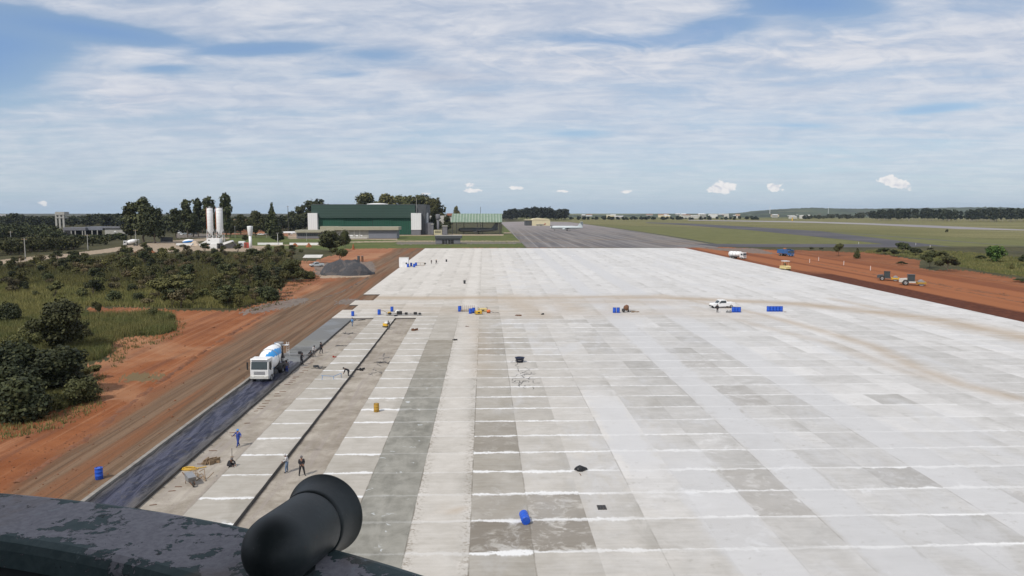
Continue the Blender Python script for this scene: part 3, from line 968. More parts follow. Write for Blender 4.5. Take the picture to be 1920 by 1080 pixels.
def runbox(mb, xa, xb, ya, yb, h0, h1, step=6.0, wob=0.0, seed=1):
    r = random.Random(seed)
    yy = ya
    while yy < yb - .05:
        y2 = min(yy + step, yb)
        w_ = r.uniform(-wob, wob)
        vs = [(xa + w_, yy, G(yy) + h0), (xb + w_, yy, G(yy) + h0), (xb + w_, y2 - .03, G(y2) + h0), (xa + w_, y2 - .03, G(y2) + h0),
              (xa + w_, yy, G(yy) + h1), (xb + w_, yy, G(yy) + h1), (xb + w_, y2 - .03, G(y2) + h1), (xa + w_, y2 - .03, G(y2) + h1)]
        mb.add(vs, [(3, 2, 1, 0), (4, 5, 6, 7), (0, 1, 5, 4), (1, 2, 6, 5), (2, 3, 7, 6), (3, 0, 4, 7)])
        yy = y2


runbox(mb, XL - .38, XL - .02, 20, YT + 3, 0, .34, 3.0, .03, 2)
tag(mb.build('edge_form', simple('kerb', (0.27, 0.25, 0.22), .9, 0, .3, 1.5, .5, (.13, .11, .09))), 'long pale concrete kerb along the left side of the blue sheeted lane', 'kerb')
mb = MB()
runbox(mb, XL + LANE - .06, XL + LANE + .06, 20, YG - .3, 0, TH + .03, 3.0, .02, 3)
for i in range(60):
    yy = 24 + i * 2.2
    if yy < YG - 2:
        mb.tube((XL + LANE + .06, yy, G(yy) + .15), (XL + LANE + .42, yy, G(yy) + .02), .018, n=5)
tag(mb.build('steel_form', M['dark_steel']), 'dark steel side form with braces between the truck lane and the bare bed', 'side form')

# blue plastic sheet wrinkled on the bed in front of the truck
mt, t, b = new_mat('blue_sheet')
o = t.obj()
x, y, z = t.sep(o)[:3]
q1 = t.noise(t.comb(t.m('MULTIPLY', x, 1.6), t.m('MULTIPLY', t.m('ADD', y, t.m('MULTIPLY', x, 1.0)), 0.16), 0.0), 1.0, 6, 0.68, 1.0)
q2 = t.noise(o, 1.2, 6, 0.7, 0.8)
xm = t.m('SUBTRACT', t.m('ADD', x, t.m('MULTIPLY', q2, 1.2)), XL)
# film is bluish in the middle, filmed with dust on both margins
mk = t.m('MULTIPLY', t.ss(xm, 0.6, 1.8), t.m('SUBTRACT', 1.0, t.ss(xm, 3.4, 4.4)))
c = t.mix(t.ss(q1, 0.42, 0.60), (0.012, 0.014, 0.036), (0.070, 0.072, 0.108))
dust = t.mix(t.ss(q1, 0.38, 0.62), (0.030, 0.027, 0.028), (0.115, 0.105, 0.100))
c = t.mix(mk, dust, c)
c = t.mix(t.m('MULTIPLY', t.ss(q2, 0.52, 0.66), 0.7), c, dust)
t.l.new(c, b.inputs['Base Color'])
b.inputs['Roughness'].default_value = 0.5
b.inputs['Specular IOR Level'].default_value = 0.3
t.l.new(t.bump(t.m('ADD', q1, t.m('MULTIPLY', q2, 0.5)), 0.9, 0.25), b.inputs['Normal'])
M['blue_sheet'] = mt
sheet_o = sheet('plastic_sheet', XL + .03, XL + LANE - .08, 20, YT + 14, 0.075, mt, 26, 420,
                lambda X_, Y_: 0.05 * np.sin(X_ * 5 + Y_ * 1.3) * np.sin(Y_ * .9 + X_) + 0.07 * np.abs(np.sin(X_ * 2.3 - Y_ * .45 + np.sin(Y_ * .3) * 2)), smooth=True)
tag(sheet_o, 'wrinkled blue plastic sheet covering the lane bed in front of the mixer truck', 'plastic sheet')

# dowel bars sticking out along the bare bed
mb = MB()
r = random.Random(5)
for i in range(70):
    yy = 50 + i * 1.15 + r.uniform(-.3, .3)
    if yy > 118:
        break
    if r.random() < .35:
        continue
    x_ = XL + LANE + .6 + r.uniform(0, .6)
    L_ = r.uniform(.45, .85)
    a_ = r.uniform(-.25, .25)
    mb.tube((x_, yy, G(yy) + .03), (x_ + L_ * math.cos(a_), yy + L_ * math.sin(a_), G(yy) + .04), .03, n=5)
tag(mb.build('dowel_bar', M['rust']), 'short rusty dowel bars scattered along the edge of the bare bed', 'dowel bars', kind='stuff')

# spilled dark stains on the bed in pixel-traced spots
# ---------------------------------------------------------------- paved strips further out
mt, t, b = new_mat('asphalt')
o = t.obj()
x, y, z = t.sep(o)[:3]
# old jointed pavement: streaks along the taxiway with pale joint fillings
a1 = t.noise(t.comb(t.m('MULTIPLY', t.m('SUBTRACT', x, t.m('MULTIPLY', y, 0.016)), 0.16), t.m('MULTIPLY', y, 0.006), 0.0), 1.0, 6, 0.65, 0.2)
a2 = t.noise(t.comb(t.m('MULTIPLY', x, 0.02), t.m('MULTIPLY', y, 0.05), 2.0), 1.0, 6, 0.6, 0.5)
ju = t.m('FRACT', t.m('DIVIDE', t.m('SUBTRACT', x, t.m('MULTIPLY', y, 0.016)), 7.5))
jl = t.m('SUBTRACT', 1.0, t.ss(t.m('MINIMUM', ju, t.m('SUBTRACT', 1.0, ju)), 0.02, 0.06))
c = t.mix(t.ss(a1, 0.35, 0.62), (0.085, 0.080, 0.084), (0.18, 0.165, 0.155))
c = t.mix(t.m('MULTIPLY', t.ss(a2, 0.44, 0.64), 0.7), c, (0.17, 0.125, 0.085))
c = t.mix(t.m('MULTIPLY', jl, 0.55), c, (0.33, 0.31, 0.30))
c = t.mix(t.ss(y, 600.0, 1200.0), c, t.mix(t.ss(a2, 0.4, 0.6), (0.20, 0.165, 0.15), (0.26, 0.235, 0.23)))
t.l.new(c, b.inputs['Base Color'])
b.inputs['Roughness'].default_value = 0.85
M['taxi'] = mt
M['asphalt'] = simple('asphalt_dark', (0.055, 0.052, 0.058), 0.9, 0, .25, .02, .5, (.14, .12, .12))
M['asphalt_edge'] = simple('asphalt_edge', (0.035, 0.034, 0.034), 0.9, 0, .3, .05)
M['runway'] = simple('runway_pale', (0.24, 0.22, 0.225), 0.9, 0, .3, .006, .6, (.42, .40, .38))


def flat_poly(name, pts, mat, h=0.03):
    w_ = [P(a_, b_) for a_, b_ in pts]
    me_ = bpy.data.meshes.new(name)
    me_.from_pydata([(p.x, p.y, G(p.y) + h) for p in w_], [], [tuple(range(len(w_)))])
    me_.materials.append(mat)
    if me_.polygons[0].normal.z < 0:
        me_.flip_normals()
    return link(name, me_)


tag(flat_poly('taxiway', [(987, 464.3), (960, 438), (940, 418.5), (942, 416.3), (1000, 415), (1066, 416.2), (1130, 425), (1200, 435), (1280, 448), (1352, 461.5), (1345, 464.3)], M['taxi']), kind='structure')
tag(flat_poly('taxiway_edge', [(1066, 416.0), (1130, 424.6), (1200, 434.4), (1280, 447.2), (1354, 460.8), (1364, 461.0), (1290, 447.8), (1208, 435.0), (1136, 425.0), (1070, 416.2)], M['asphalt_edge'], 0.05), kind='structure')
tag(flat_poly('crossing_road', [(1300, 457.3), (1400, 457.6), (1700, 458), (1760, 461), (1690, 464), (1400, 463.6), (1345, 463)], M['asphalt'], 0.07), kind='structure')
tag(flat_poly('taxiway', [(1215, 416.8), (1300, 419.5), (1400, 425), (1530, 433), (1645, 441), (1779, 451), (1920, 462.5), (2600, 515), (2600, 540), (1920, 474), (1779, 463), (1660, 458), (1600, 451), (1400, 431), (1290, 422.5), (1210, 418)], M['asphalt'], 0.05), kind='structure')
tag(flat_poly('runway', [(1290, 412.2), (1428, 414.0), (1520, 415.3), (1620, 418.3), (1740, 422.5), (1920, 430.5), (2600, 462), (2600, 470), (1920, 436), (1740, 426.5), (1620, 421), (1520, 417.6), (1428, 416.0), (1290, 413.4)], M['runway'], 0.05), kind='structure')

# low windrows of pushed-up soil, and loose clods lying about
M['loose_soil'] = simple('loose_soil', (0.20, 0.078, 0.034), .95, 0, .35, 2.5, .6, (.09, .045, .026))
M['grey_soil'] = simple('grey_soil', (0.15, 0.105, 0.075), .95, 0, .35, 2.5, .6, (.08, .06, .045))


def windrow(pts, w_, h_, seed, mat):
    r = np.random.default_rng(seed)
    V_, nn = [], 0
    step = .35
    for (xa, ya), (xb, yb) in zip(pts[:-1], pts[1:]):
        m_ = max(int(math.hypot(xb - xa, yb - ya) / step), 2)
        for i in range(m_):
            V_.append((xa + (xb - xa) * i / m_, ya + (yb - ya) * i / m_))
    V_ = np.array(V_)
    n_ = len(V_)
    k = np.convolve(r.normal(0, 1, n_ + 12), np.ones(9) / 3, 'same')[:n_]
    k2 = np.convolve(r.normal(0, 1, n_ + 12), np.ones(5) / 2.2, 'same')[:n_]
    hh_ = np.clip(h_ * (.55 + .45 * k + .3 * k2), -.02, h_ * 1.9)
    ww_ = w_ * (1 + .25 * k2)
    vs = []
    for j, (o_, q) in enumerate(((-1, 0), (-.55, .55), (-.1, 1), (.35, .7), (1, 0))):
        vs.append(np.stack([V_[:, 0] + o_ * ww_ + k * .15, V_[:, 1], SLOPE * np.minimum(V_[:, 1], YFLAT) + hh_ * q * (1 + r.normal(0, .18, n_)) - (.03 if q == 0 else 0)], -1))
    vs = np.stack(vs, 1).reshape(-1, 3)
    q = (np.arange(n_ - 1)[:, None] * 5 + np.arange(4)[None, :]).ravel()
    ff = np.stack([q, q + 1, q + 6, q + 5], -1)
    return tag(link('soil_bank', np_mesh('soil_bank', vs, ff, mat, smooth=False)), kind='structure')


wp = lambda a_, b_: (P(a_, b_).x, P(a_, b_).y)
windrow([wp(30, 905), wp(150, 830), wp(235, 765), wp(300, 715)], .45, .16, 1, M['loose_soil'])
windrow([wp(300, 716), wp(345, 685), wp(372, 665), wp(440, 622), wp(500, 588)], .45, .26, 2, M['loose_soil'])
windrow([wp(560, 572), wp(600, 560), wp(640, 548), wp(690, 520)], .40, .16, 3, M['grey_soil'])
windrow([wp(1700, 522), wp(1790, 540), wp(1920, 560), wp(2100, 590)], .8, .28, 4, M['loose_soil'])
windrow([wp(1440, 480), wp(1560, 500), wp(1690, 525), wp(1920, 568)], .5, .14, 5, M['loose_soil'])
windrow([wp(1500, 474), wp(1600, 486), wp(1700, 500), wp(1800, 516), wp(2000, 545)], .6, .20, 6, M['loose_soil'])
rc = np.random.default_rng(8)
DP = DIRT[0]
qx, qy = rc.uniform(-60, 700, 9000), rc.uniform(470, 930, 9000)
ok = inpoly(qx, qy, DP) & (qy - 930 < -(qx - 150) * 0.0)
qx, qy = qx[ok], qy[ok]
cv, cf, n0 = [], [], 0
for a_, b_ in zip(qx[:2600], qy[:2600]):
    p = P(a_, b_)
    if p.x > XL - .6 or (p.x > -39 and rc.random() < .6):
        continue
    s_ = float(np.exp(rc.normal(-2.9, .55)))
    h8 = rc.uniform(.6, 1.3, (6, 1)) * s_
    d6 = np.array([(1, 0, .3), (-1, .2, .2), (0, 1, .3), (.1, -1, .25), (0, 0, .95), (0, 0, -.3)]) * h8
    cv.append(d6 + np.array([p.x, p.y, p.z]))
    cf += [[n0 + 0, n0 + 2, n0 + 4], [n0 + 2, n0 + 1, n0 + 4], [n0 + 1, n0 + 3, n0 + 4], [n0 + 3, n0 + 0, n0 + 4], [n0 + 2, n0 + 0, n0 + 5], [n0 + 1, n0 + 2, n0 + 5], [n0 + 3, n0 + 1, n0 + 5], [n0 + 0, n0 + 3, n0 + 5]]
    n0 += 6
tag(link('soil_clods', np_mesh('soil_clods', np.concatenate(cv), np.array(cf), M['loose_soil'])), 'small loose clods and stones strewn over the red soil', 'stones', kind='stuff')

# far hills
mt, t, b = new_mat('hill')
o = t.obj()
n = t.noise(o, 0.004, 7, 0.7)
n2 = t.noise(o, 0.0015, 5, 0.6)
c = t.mix(t.ss(n, 0.38, 0.60), (0.018, 0.028, 0.016), (0.060, 0.078, 0.036))
c = t.mix(t.m('MULTIPLY', t.ss(n2, 0.55, 0.68), 0.6), c, (0.16, 0.15, 0.08))
t.l.new(c, b.inputs['Base Color'])
b.inputs['Roughness'].default_value = 1.0
M['hill'] = mt


def hill(name, prof, D, depth, base_py=404.0, mat=None, jag=1.2, seed=1):
    """ridge whose skyline passes through traced pixels, D metres away, with real depth behind and before"""
    r = np.random.default_rng(seed)
    xs_ = np.arange(prof[0][0], prof[-1][0] + 1, 4.0)
    top = np.interp(xs_, [p[0] for p in prof], [p[1] for p in prof])
    nrow = 14
    vs = []
    for j in range(nrow):
        s_ = j / (nrow - 1) * 2 - 1
        k = math.cos(s_ * math.pi / 2) ** 0.8 if abs(s_) < 1 else 0
        Yd = D + s_ * depth
        for i, xp in enumerate(xs_):
            tp = at_depth(xp, top[i], D)
            gb = G(400) - 1.0
            hgt = max(tp.z - gb, 0)
            xw = tp.x / D * Yd
            vs.append((xw, Yd, gb + hgt * k * (1 + (r.normal(0, .03) * jag if 0 < k else 0))))
    n_ = len(xs_)
    q = (np.arange(nrow - 1)[:, None] * n_ + np.arange(n_ - 1)[None, :]).ravel()
    ff = np.stack([q, q + 1, q + n_ + 1, q + n_], -1)
    return tag(link(name, np_mesh(name, np.array(vs), ff, mat or M['hill'], smooth=True)), kind='structure')


hill('hill', [(1280, 404), (1330, 402), (1390, 399), (1410, 396), (1440, 393.5), (1480, 391.5), (1525, 389.5), (1560, 391), (1640, 391.5), (1760, 390), (1800, 389), (1860, 388.5), (1920, 390), (2050, 388), (2300, 392), (2800, 396)], 5200, 1500, seed=2)
hill('hill', [(1000, 405), (1060, 403.5), (1150, 403.3), (1250, 401.5), (1350, 402), (1500, 400), (1700, 402)], 3600, 900, seed=3)
hill('hill', [(-500, 400), (-200, 401), (0, 403), (40, 403.2), (72, 404.5), (110, 407)], 7500, 1500, seed=4)
hill('hill', [(-900, 403), (100, 406), (500, 403.5), (700, 403), (1000, 403), (1100, 404)], 6000, 1300, seed=5)
# ================================================================ VEGETATION
def cards(centers, normals, size, r, asp=1.0, tri=False):
    """leaf clumps: one small bent quad per centre"""
    n = len(centers)
    nrm = normals + r.normal(0, 0.55, (n, 3))
    nrm /= np.linalg.norm(nrm, axis=1)[:, None] + 1e-9
    up = r.normal(0, 1, (n, 3))
    tx = np.cross(nrm, up)
    tx /= np.linalg.norm(tx, axis=1)[:, None] + 1e-9
    ty = np.cross(nrm, tx)
    s_ = (size * r.uniform(0.55, 1.35, n))[:, None]
    a = centers - tx * s_ - ty * s_ * asp * .6
    b_ = centers + tx * s_ * .8 - ty * s_ * asp + nrm * s_ * .2
    c_ = centers + tx * s_ + ty * s_ * asp * .7
    d_ = centers - tx * s_ * .6 + ty * s_ * asp + nrm * s_ * .25
    v = np.stack([a, b_, c_, d_], 1).reshape(-1, 3)
    return v, np.arange(n * 4).reshape(-1, 4)


def blob_points(blobs, n, r, inner=0.55):
    w_ = np.array([b[3] * b[3] for b in blobs])
    idx = r.choice(len(blobs), n, p=w_ / w_.sum())
    B = np.array(blobs)[idx]
    dr = r.normal(0, 1, (n, 3))
    dr /= np.linalg.norm(dr, axis=1)[:, None]
    rad = r.uniform(inner, 1.05, n) ** 0.7
    rad = rad * np.exp(r.normal(0, .13, n))
    c_ = B[:, :3] + dr * (B[:, 3:4] * rad[:, None]) * np.stack([np.ones(n), np.ones(n), B[:, 4]], 1)
    return c_, dr + np.array([0, 0, .35])


def crown_mesh(name, blobs, n, size, mat, seed):
    r = np.random.default_rng(seed)
    c_, nm = blob_points(blobs, n, r)
    ok = c_[:, 2] > 0.05
    v, f = cards(c_[ok], nm[ok], size, r)
    return np_mesh(name, v, f, mat)


def make_blobs(kind, h, wd, r):
    """blobs: x, y, z, radius, flatness"""
    B = []
    if kind == 'bush':
        for i in range(9):
            a = r.uniform(0, 6.28)
            q = r.uniform(0, .32) * wd
            B.append((q * math.cos(a), q * math.sin(a), h * r.uniform(.25, .72), wd * r.uniform(.14, .24), r.uniform(.7, 1.0)))
    elif kind == 'savanna':
        for i in range(12):
            a = r.uniform(0, 6.28)
            q = r.uniform(.05, .40) * wd
            B.append((q * math.cos(a), q * math.sin(a), h * r.uniform(.50, .92), wd * r.uniform(.10, .19), r.uniform(.5, .8)))
    elif kind == 'round':
        for i in range(34):
            a = r.uniform(0, 6.28)
            zf = r.uniform(.28, .92)
            q = r.uniform(0, .36) * wd * math.sqrt(max(0.05, 1 - ((zf - .55) / .5) ** 2))
            B.append((q * math.cos(a), q * math.sin(a), h * zf, wd * r.uniform(.08, .19), r.uniform(.6, 1.0)))
    elif kind == 'tall':
        for i in range(34):
            a = r.uniform(0, 6.28)
            zf = r.uniform(.28, .96)
            q = r.uniform(0, .36) * wd * (1.15 - zf * .6)
            B.append((q * math.cos(a), q * math.sin(a), h * zf, wd * r.uniform(.09, .20) * (1.2 - zf * .45), r.uniform(.7, 1.1)))
    elif kind == 'cone':
        for i in range(16):
            zf = .22 + .75 * i / 15
            a = r.uniform(0, 6.28)
            q = r.uniform(0, .18) * wd * (1 - zf)
            B.append((q * math.cos(a), q * math.sin(a), h * zf, max(wd * .46 * (1.03 - zf), wd * .06), .8))
    return B


def trunk_mesh(name, kind, h, wd, r, mat, blobs):
    mb = MB()
    th = {'bush': .35, 'savanna': .55, 'round': .5, 'tall': .85, 'cone': .9}[kind] * h
    rad = {'bush': .03, 'savanna': .028, 'round': .028, 'tall': .018, 'cone': .02}[kind] * h
    pts, p = [Vector((0, 0, -.1))], Vector((0, 0, -.1))
    for k in range(4):
        p = p + Vector((r.normal(0, .035) * h, r.normal(0, .035) * h, th / 4)) * (1 if kind != 'tall' else 1)
        if kind in ('tall', 'cone'):
            p.x *= .4
            p.y *= .4
        pts.append(p.copy())
    for k in range(4):
        mb.tube(pts[k], pts[k + 1], rad * (1 - .18 * k), rad * (1 - .18 * (k + 1)), 7, cap=(k == 0))
    bs = sorted(blobs, key=lambda b_: -b_[3])[:7]
    for b_ in bs:
        s_ = pts[2] if kind != 'bush' else pts[1]
        s_ = pts[1 + int(r.integers(0, 3))]
        e = Vector(b_[:3])
        m_ = (s_ + e) / 2 + Vector((0, 0, -.04 * h))
        mb.tube(s_, m_, rad * .5, rad * .34, 5, cap=False)
        mb.tube(m_, e, rad * .34, rad * .12, 5, cap=False)
    return mb.mesh(name, mat)


def make_tree(name, kind, h, wd, n, size, leaf, bark, seed):
    """returns a root Empty with a trunk and a crown"""
    r = np.random.default_rng(seed)
    bl = make_blobs(kind, h, wd, r)
    root = empty(name, (0, 0, 0))
    link('trunk', trunk_mesh('trunk', kind, h, wd, r, M[bark], bl), root)
    link('crown', crown_mesh('crown', bl, n, size, M[leaf], seed + 99), root)
    return root


def plant(proto, p, sc_, rz, label, cat, group=None, first=False):
    o_ = proto if first else copy_tree(proto)
    o_.location = p
    o_.rotation_euler = (0, 0, rz)
    o_.scale = sc_ if isinstance(sc_, tuple) else (sc_, sc_, sc_)
    for k_ in ('label', 'category', 'group'):
        if k_ in o_:
            del o_[k_]
    return tag(o_, label, cat, group)


_used = {}


class Kind:
    def __init__(s, *a):
        s.a = a
        s.proto = None

    def put(s, p, sc_, rz, label, cat, group=None):
        if s.proto is None:
            s.proto = make_tree(*s.a)
            return plant(s.proto, p, sc_, rz, label, cat, group, True)
        return plant(s.proto, p, sc_, rz, label, cat, group)


def px_tree(K, px_, base, top, label, group=None, wpx=None, cat='tree', nat_h=1.0, rz=None):
    """tree standing where the photo shows its foot; height and width from the photo"""
    p = P(px_, base)
    h = (base - top) * p.y / F / 0.985
    s_ = h / K.a[2]
    sx = s_ if wpx is None else (wpx * p.y / F) / K.a[3]
    return K.put((p.x, p.y, p.z - .05), (sx, sx, s_), random.uniform(0, 6.28) if rz is None else rz, label, cat, group)


# --- scrub field on the left: individual shrubs and small savanna trees
BUSH = [Kind('scrub_bush', 'bush', 3.0, 4.2, 900, .14, 'leaf', 'bark', 1), Kind('scrub_bush', 'bush', 2.6, 4.0, 800, .14, 'leaf_brown', 'bark', 2),
        Kind('scrub_bush', 'bush', 3.2, 3.6, 900, .13, 'leaf_dark', 'bark', 3)]
SAV = [Kind('scrub_tree', 'savanna', 4.5, 5.0, 1300, .15, 'leaf_dark', 'bark', 4), Kind('scrub_tree', 'savanna', 4.2, 4.4, 1100, .15, 'leaf', 'bark', 5),
       Kind('scrub_tree', 'round', 4.5, 4.2, 1300, .15, 'leaf', 'bark', 6), Kind('scrub_tree', 'savanna', 4.0, 4.6, 800, .13, 'leaf_brown', 'bark', 7)]
FIELD = [(-120, 500), (0, 497), (140, 484), (230, 476), (300, 474), (400, 474), (500, 474), (545, 472), (590, 474), (560, 488), (560, 515), (528, 540), (520, 562), (470, 572), (430, 580), (340, 578), (225, 570), (150, 565), (0, 560), (-120, 560)]
FX, FY = np.array([p[0] for p in FIELD]), np.array([p[1] for p in FIELD])
r_ = random.Random(21)
placed = []
cnt = 0
while cnt < 285:
    qx = r_.uniform(-90, 590)
    qy = 474 + (580 - 474) * r_.random() ** 1.25
    if not inpoly(np.array([qx]), np.array([qy]), FIELD)[0]:
        continue
    # the open grassy swale at lower left has few shrubs
    dens = 1.0
    if qx < 250 and qy > 515:
        dens = .22
    if 250 <= qx < 420 and qy > 545:
        dens = .55
    if r_.random() > dens:
        continue
    p = P(qx, qy)
    if any((p.x - a_) ** 2 + (p.y - b_) ** 2 < 3.2 for a_, b_ in placed):
        continue
    placed.append((p.x, p.y))
    if r_.random() < .55:
        K = r_.choice(SAV)
        K.put((p.x, p.y, p.z), r_.uniform(.65, 1.15), r_.uniform(0, 6.28), 'small dark savanna tree in the dense scrub field left of the haul track', 'tree', 'small trees in the scrub field')
    else:
        K = r_.choice(BUSH)
        K.put((p.x, p.y, p.z), r_.uniform(.6, 1.2), r_.uniform(0, 6.28), 'low leafy bush in the dense scrub field left of the haul track', 'bush', 'bushes in the scrub field')
    cnt += 1

# --- the clump at lower left and other single trees of the near field
NB = Kind('leafy_tree', 'round', 6.0, 7.0, 10000, .115, 'leaf_dark', 'bark', 31)
NB2 = Kind('leafy_tree', 'savanna', 5.0, 6.5, 7000, .11, 'leaf', 'bark', 32)
BT0 = Kind('broad_tree', 'round', 13.0, 16.0, 5200, .38, 'leaf_dark', 'bark', 58)
NB3 = Kind('leafy_bush', 'bush', 3.2, 5.5, 6500, .10, 'leaf_dark', 'bark', 33)
NB4 = Kind('leafy_bush', 'bush', 2.6, 5.0, 4800, .10, 'leaf', 'bark', 34)
NBb = Kind('leafy_bush', 'bush', 2.6, 4.0, 4500, .10, 'leaf_bright', 'bark', 35)
for K, px_, base, top, wpx, lab in (
        (NB, 112, 662, 568, 115, 'dark round-crowned tree at the head of the lower left clump, above the red clearing'),
        (NB2, 132, 652, 598, 60, 'loose-crowned tree leaning beside the dark round tree near the red clearing'),
        (NB3, 15, 608, 568, 60, 'dark low bush at the left edge of the photo beside the open grass'),
        (NB2, 42, 690, 620, 60, 'small-topped tree rising above the left end of the lower left clump'),
        (NB, 20, 745, 650, 150, 'wide dark tree forming the left half of the lower left clump'),
        (NB, 105, 742, 655, 150, 'broad dark tree in the middle of the lower left clump'),
        (NBb, 112, 700, 660, 60, 'bright green bush in the middle of the lower left clump'),
        (NB2, 150, 712, 678, 70, 'low spreading tree reaching right from the lower left clump onto red soil'),
        (NB3, 60, 778, 700, 150, 'dark bush at the front of the lower left clump'),
        (NB3, 142, 756, 708, 90, 'rounded bush at the front right of the lower left clump beside the red soil'),
        (NB4, 15, 788, 745, 80, 'low leafy bush at the bottom left corner of the clump'),
        (NB4, 95, 768, 738, 60, 'mid green bush at the grassy front edge of the lower left clump'),
        (NB3, -60, 760, 690, 120, 'dark bush partly outside the left edge in the lower left clump'),
        (NB, -60, 720, 640, 150, 'dark tree at the very left edge behind the lower left clump'),
        (NB4, 150, 640, 615, 50, 'green bush at the edge of the tall grass above the red clearing'),
        (NB3, 0, 705, 660, 90, 'dark bush at the upper left of the lower left clump'),
        (NB4, 70, 712, 672, 90, 'mid green bush wedged between the two widest trees of the lower left clump'),
        (NB4, 60, 640, 610, 60, 'low bush in open grass left of the dark round tree'),
        (NB2, 183, 594, 564, 16, 'tiny dark tree standing alone at the tip of the red clearing'),
        (NB4, 285, 596, 578, 26, 'dry bush on top of the tall grass patch in the red clearing'),
        (NB4, 320, 604, 588, 20, 'small bush at the right tip of the tall grass patch in the red clearing'),
        (NB, 548, 528, 488, 60, 'dark dense tree at the right edge of the scrub field by the haul track'),
        (NB3, 535, 524, 500, 70, 'wide dark bush at the foot of the dense tree by the haul track'),
        (NB3, 575, 523, 508, 34, 'low dark bush reaching onto the red soil left of the gravel heap'),
        (NB3, 500, 562, 536, 60, 'dark bush at the lower right corner of the scrub field above the grey gravel'),
        (NB2, 430, 575, 540, 60, 'thin-branched tree at the lower edge of the scrub field'),
        (NB2, 330, 560, 515, 90, 'brownish many-stemmed tree in the middle of the scrub field'),
        (BT0, 622, 472, 433, 62, 'dark spreading tree in front of the low cream-roofed building'),
        (NB, 646, 464, 434, 26, 'dark round tree just right of the spreading tree before the cream-roofed building'),
        (NB2, 637, 490, 464, 30, 'thin tree standing behind the grey gravel heap')):
    px_tree(K, px_, base, top, lab, None, wpx, 'bush' if 'bush' in K.a[0] else 'tree')

# --- right-hand trees on the red ground
RT = Kind('savanna_tree', 'savanna', 6.0, 8.0, 2600, .22, 'leaf_dark', 'bark', 41)
RG = Kind('savanna_tree', 'round', 6.0, 9.0, 3000, .22, 'leaf_bright', 'bark', 42)
RC = Kind('young_tree', 'cone', 5.0, 3.4, 1200, .18, 'leaf', 'bark', 43)
for K, px_, base, top, wpx, lab in (
        (RT, 1572, 480, 457, 20, 'small dark tree nearest the blue dump truck on the red ground'),
        (RC, 1607, 485, 464, 15, 'thin pointed young tree right of the small dark tree on the red ground'),
        (RT, 1655, 477, 465, 26, 'low dark tree at the left end of the row behind the red ground'),
        (RT, 1693, 475, 455, 30, 'tree with a raised dark crown in the row behind the two soil rollers'),
        (RT, 1716, 479, 465, 28, 'flat dark tree between the raised crown and the pair of larger trees'),
        (RT, 1676, 481, 468, 22, 'low scrubby tree under the raised crown in the row'),
        (RT, 1743, 503, 470, 34, 'left one of the two larger dark trees above the soil rollers'),
        (RT, 1776, 509, 480, 40, 'right one of the two larger dark trees above the soil rollers, many stems'),
        (RT, 1765, 486, 470, 24, 'small dark tree just behind the two larger ones'),
        (RT, 1744, 470, 464, 14, 'tiny dark shrub in the grass above the two larger trees'),
        (RG, 1864, 492, 462, 48, 'bright green flat-topped tree alone in the right-hand grass'),
        (RT, 1838, 487, 478, 22, 'low dark shrub left of the bright green flat-topped tree'),
        (RC, 1897, 506, 492, 11, 'small dark round shrub on a stem near the right edge'),
        (RT, 1922, 500, 476, 26, 'dark tree cut by the right edge of the photo'),
        (RT, 1521, 469, 463, 12, 'tiny dark bush at the roadside right of the blue dump truck'),
        (RT, 1540, 468, 464, 10, 'tiny round bush between the roadside bush and the small dark tree'),
        (RT, 1775, 438, 430, 6, 'lone tiny shrub in the grass between the taxiway and the runway'),
        (RT, 1691, 497, 490, 20, 'low green shrub on the red ground left of the two larger dark trees'),
        (RT, 1915, 529, 522, 30, 'dry low shrub on the red ground at the right edge')):
    px_tree(K, px_, base, top, lab, None, wpx, 'tree' if 'tree' in lab else 'bush')

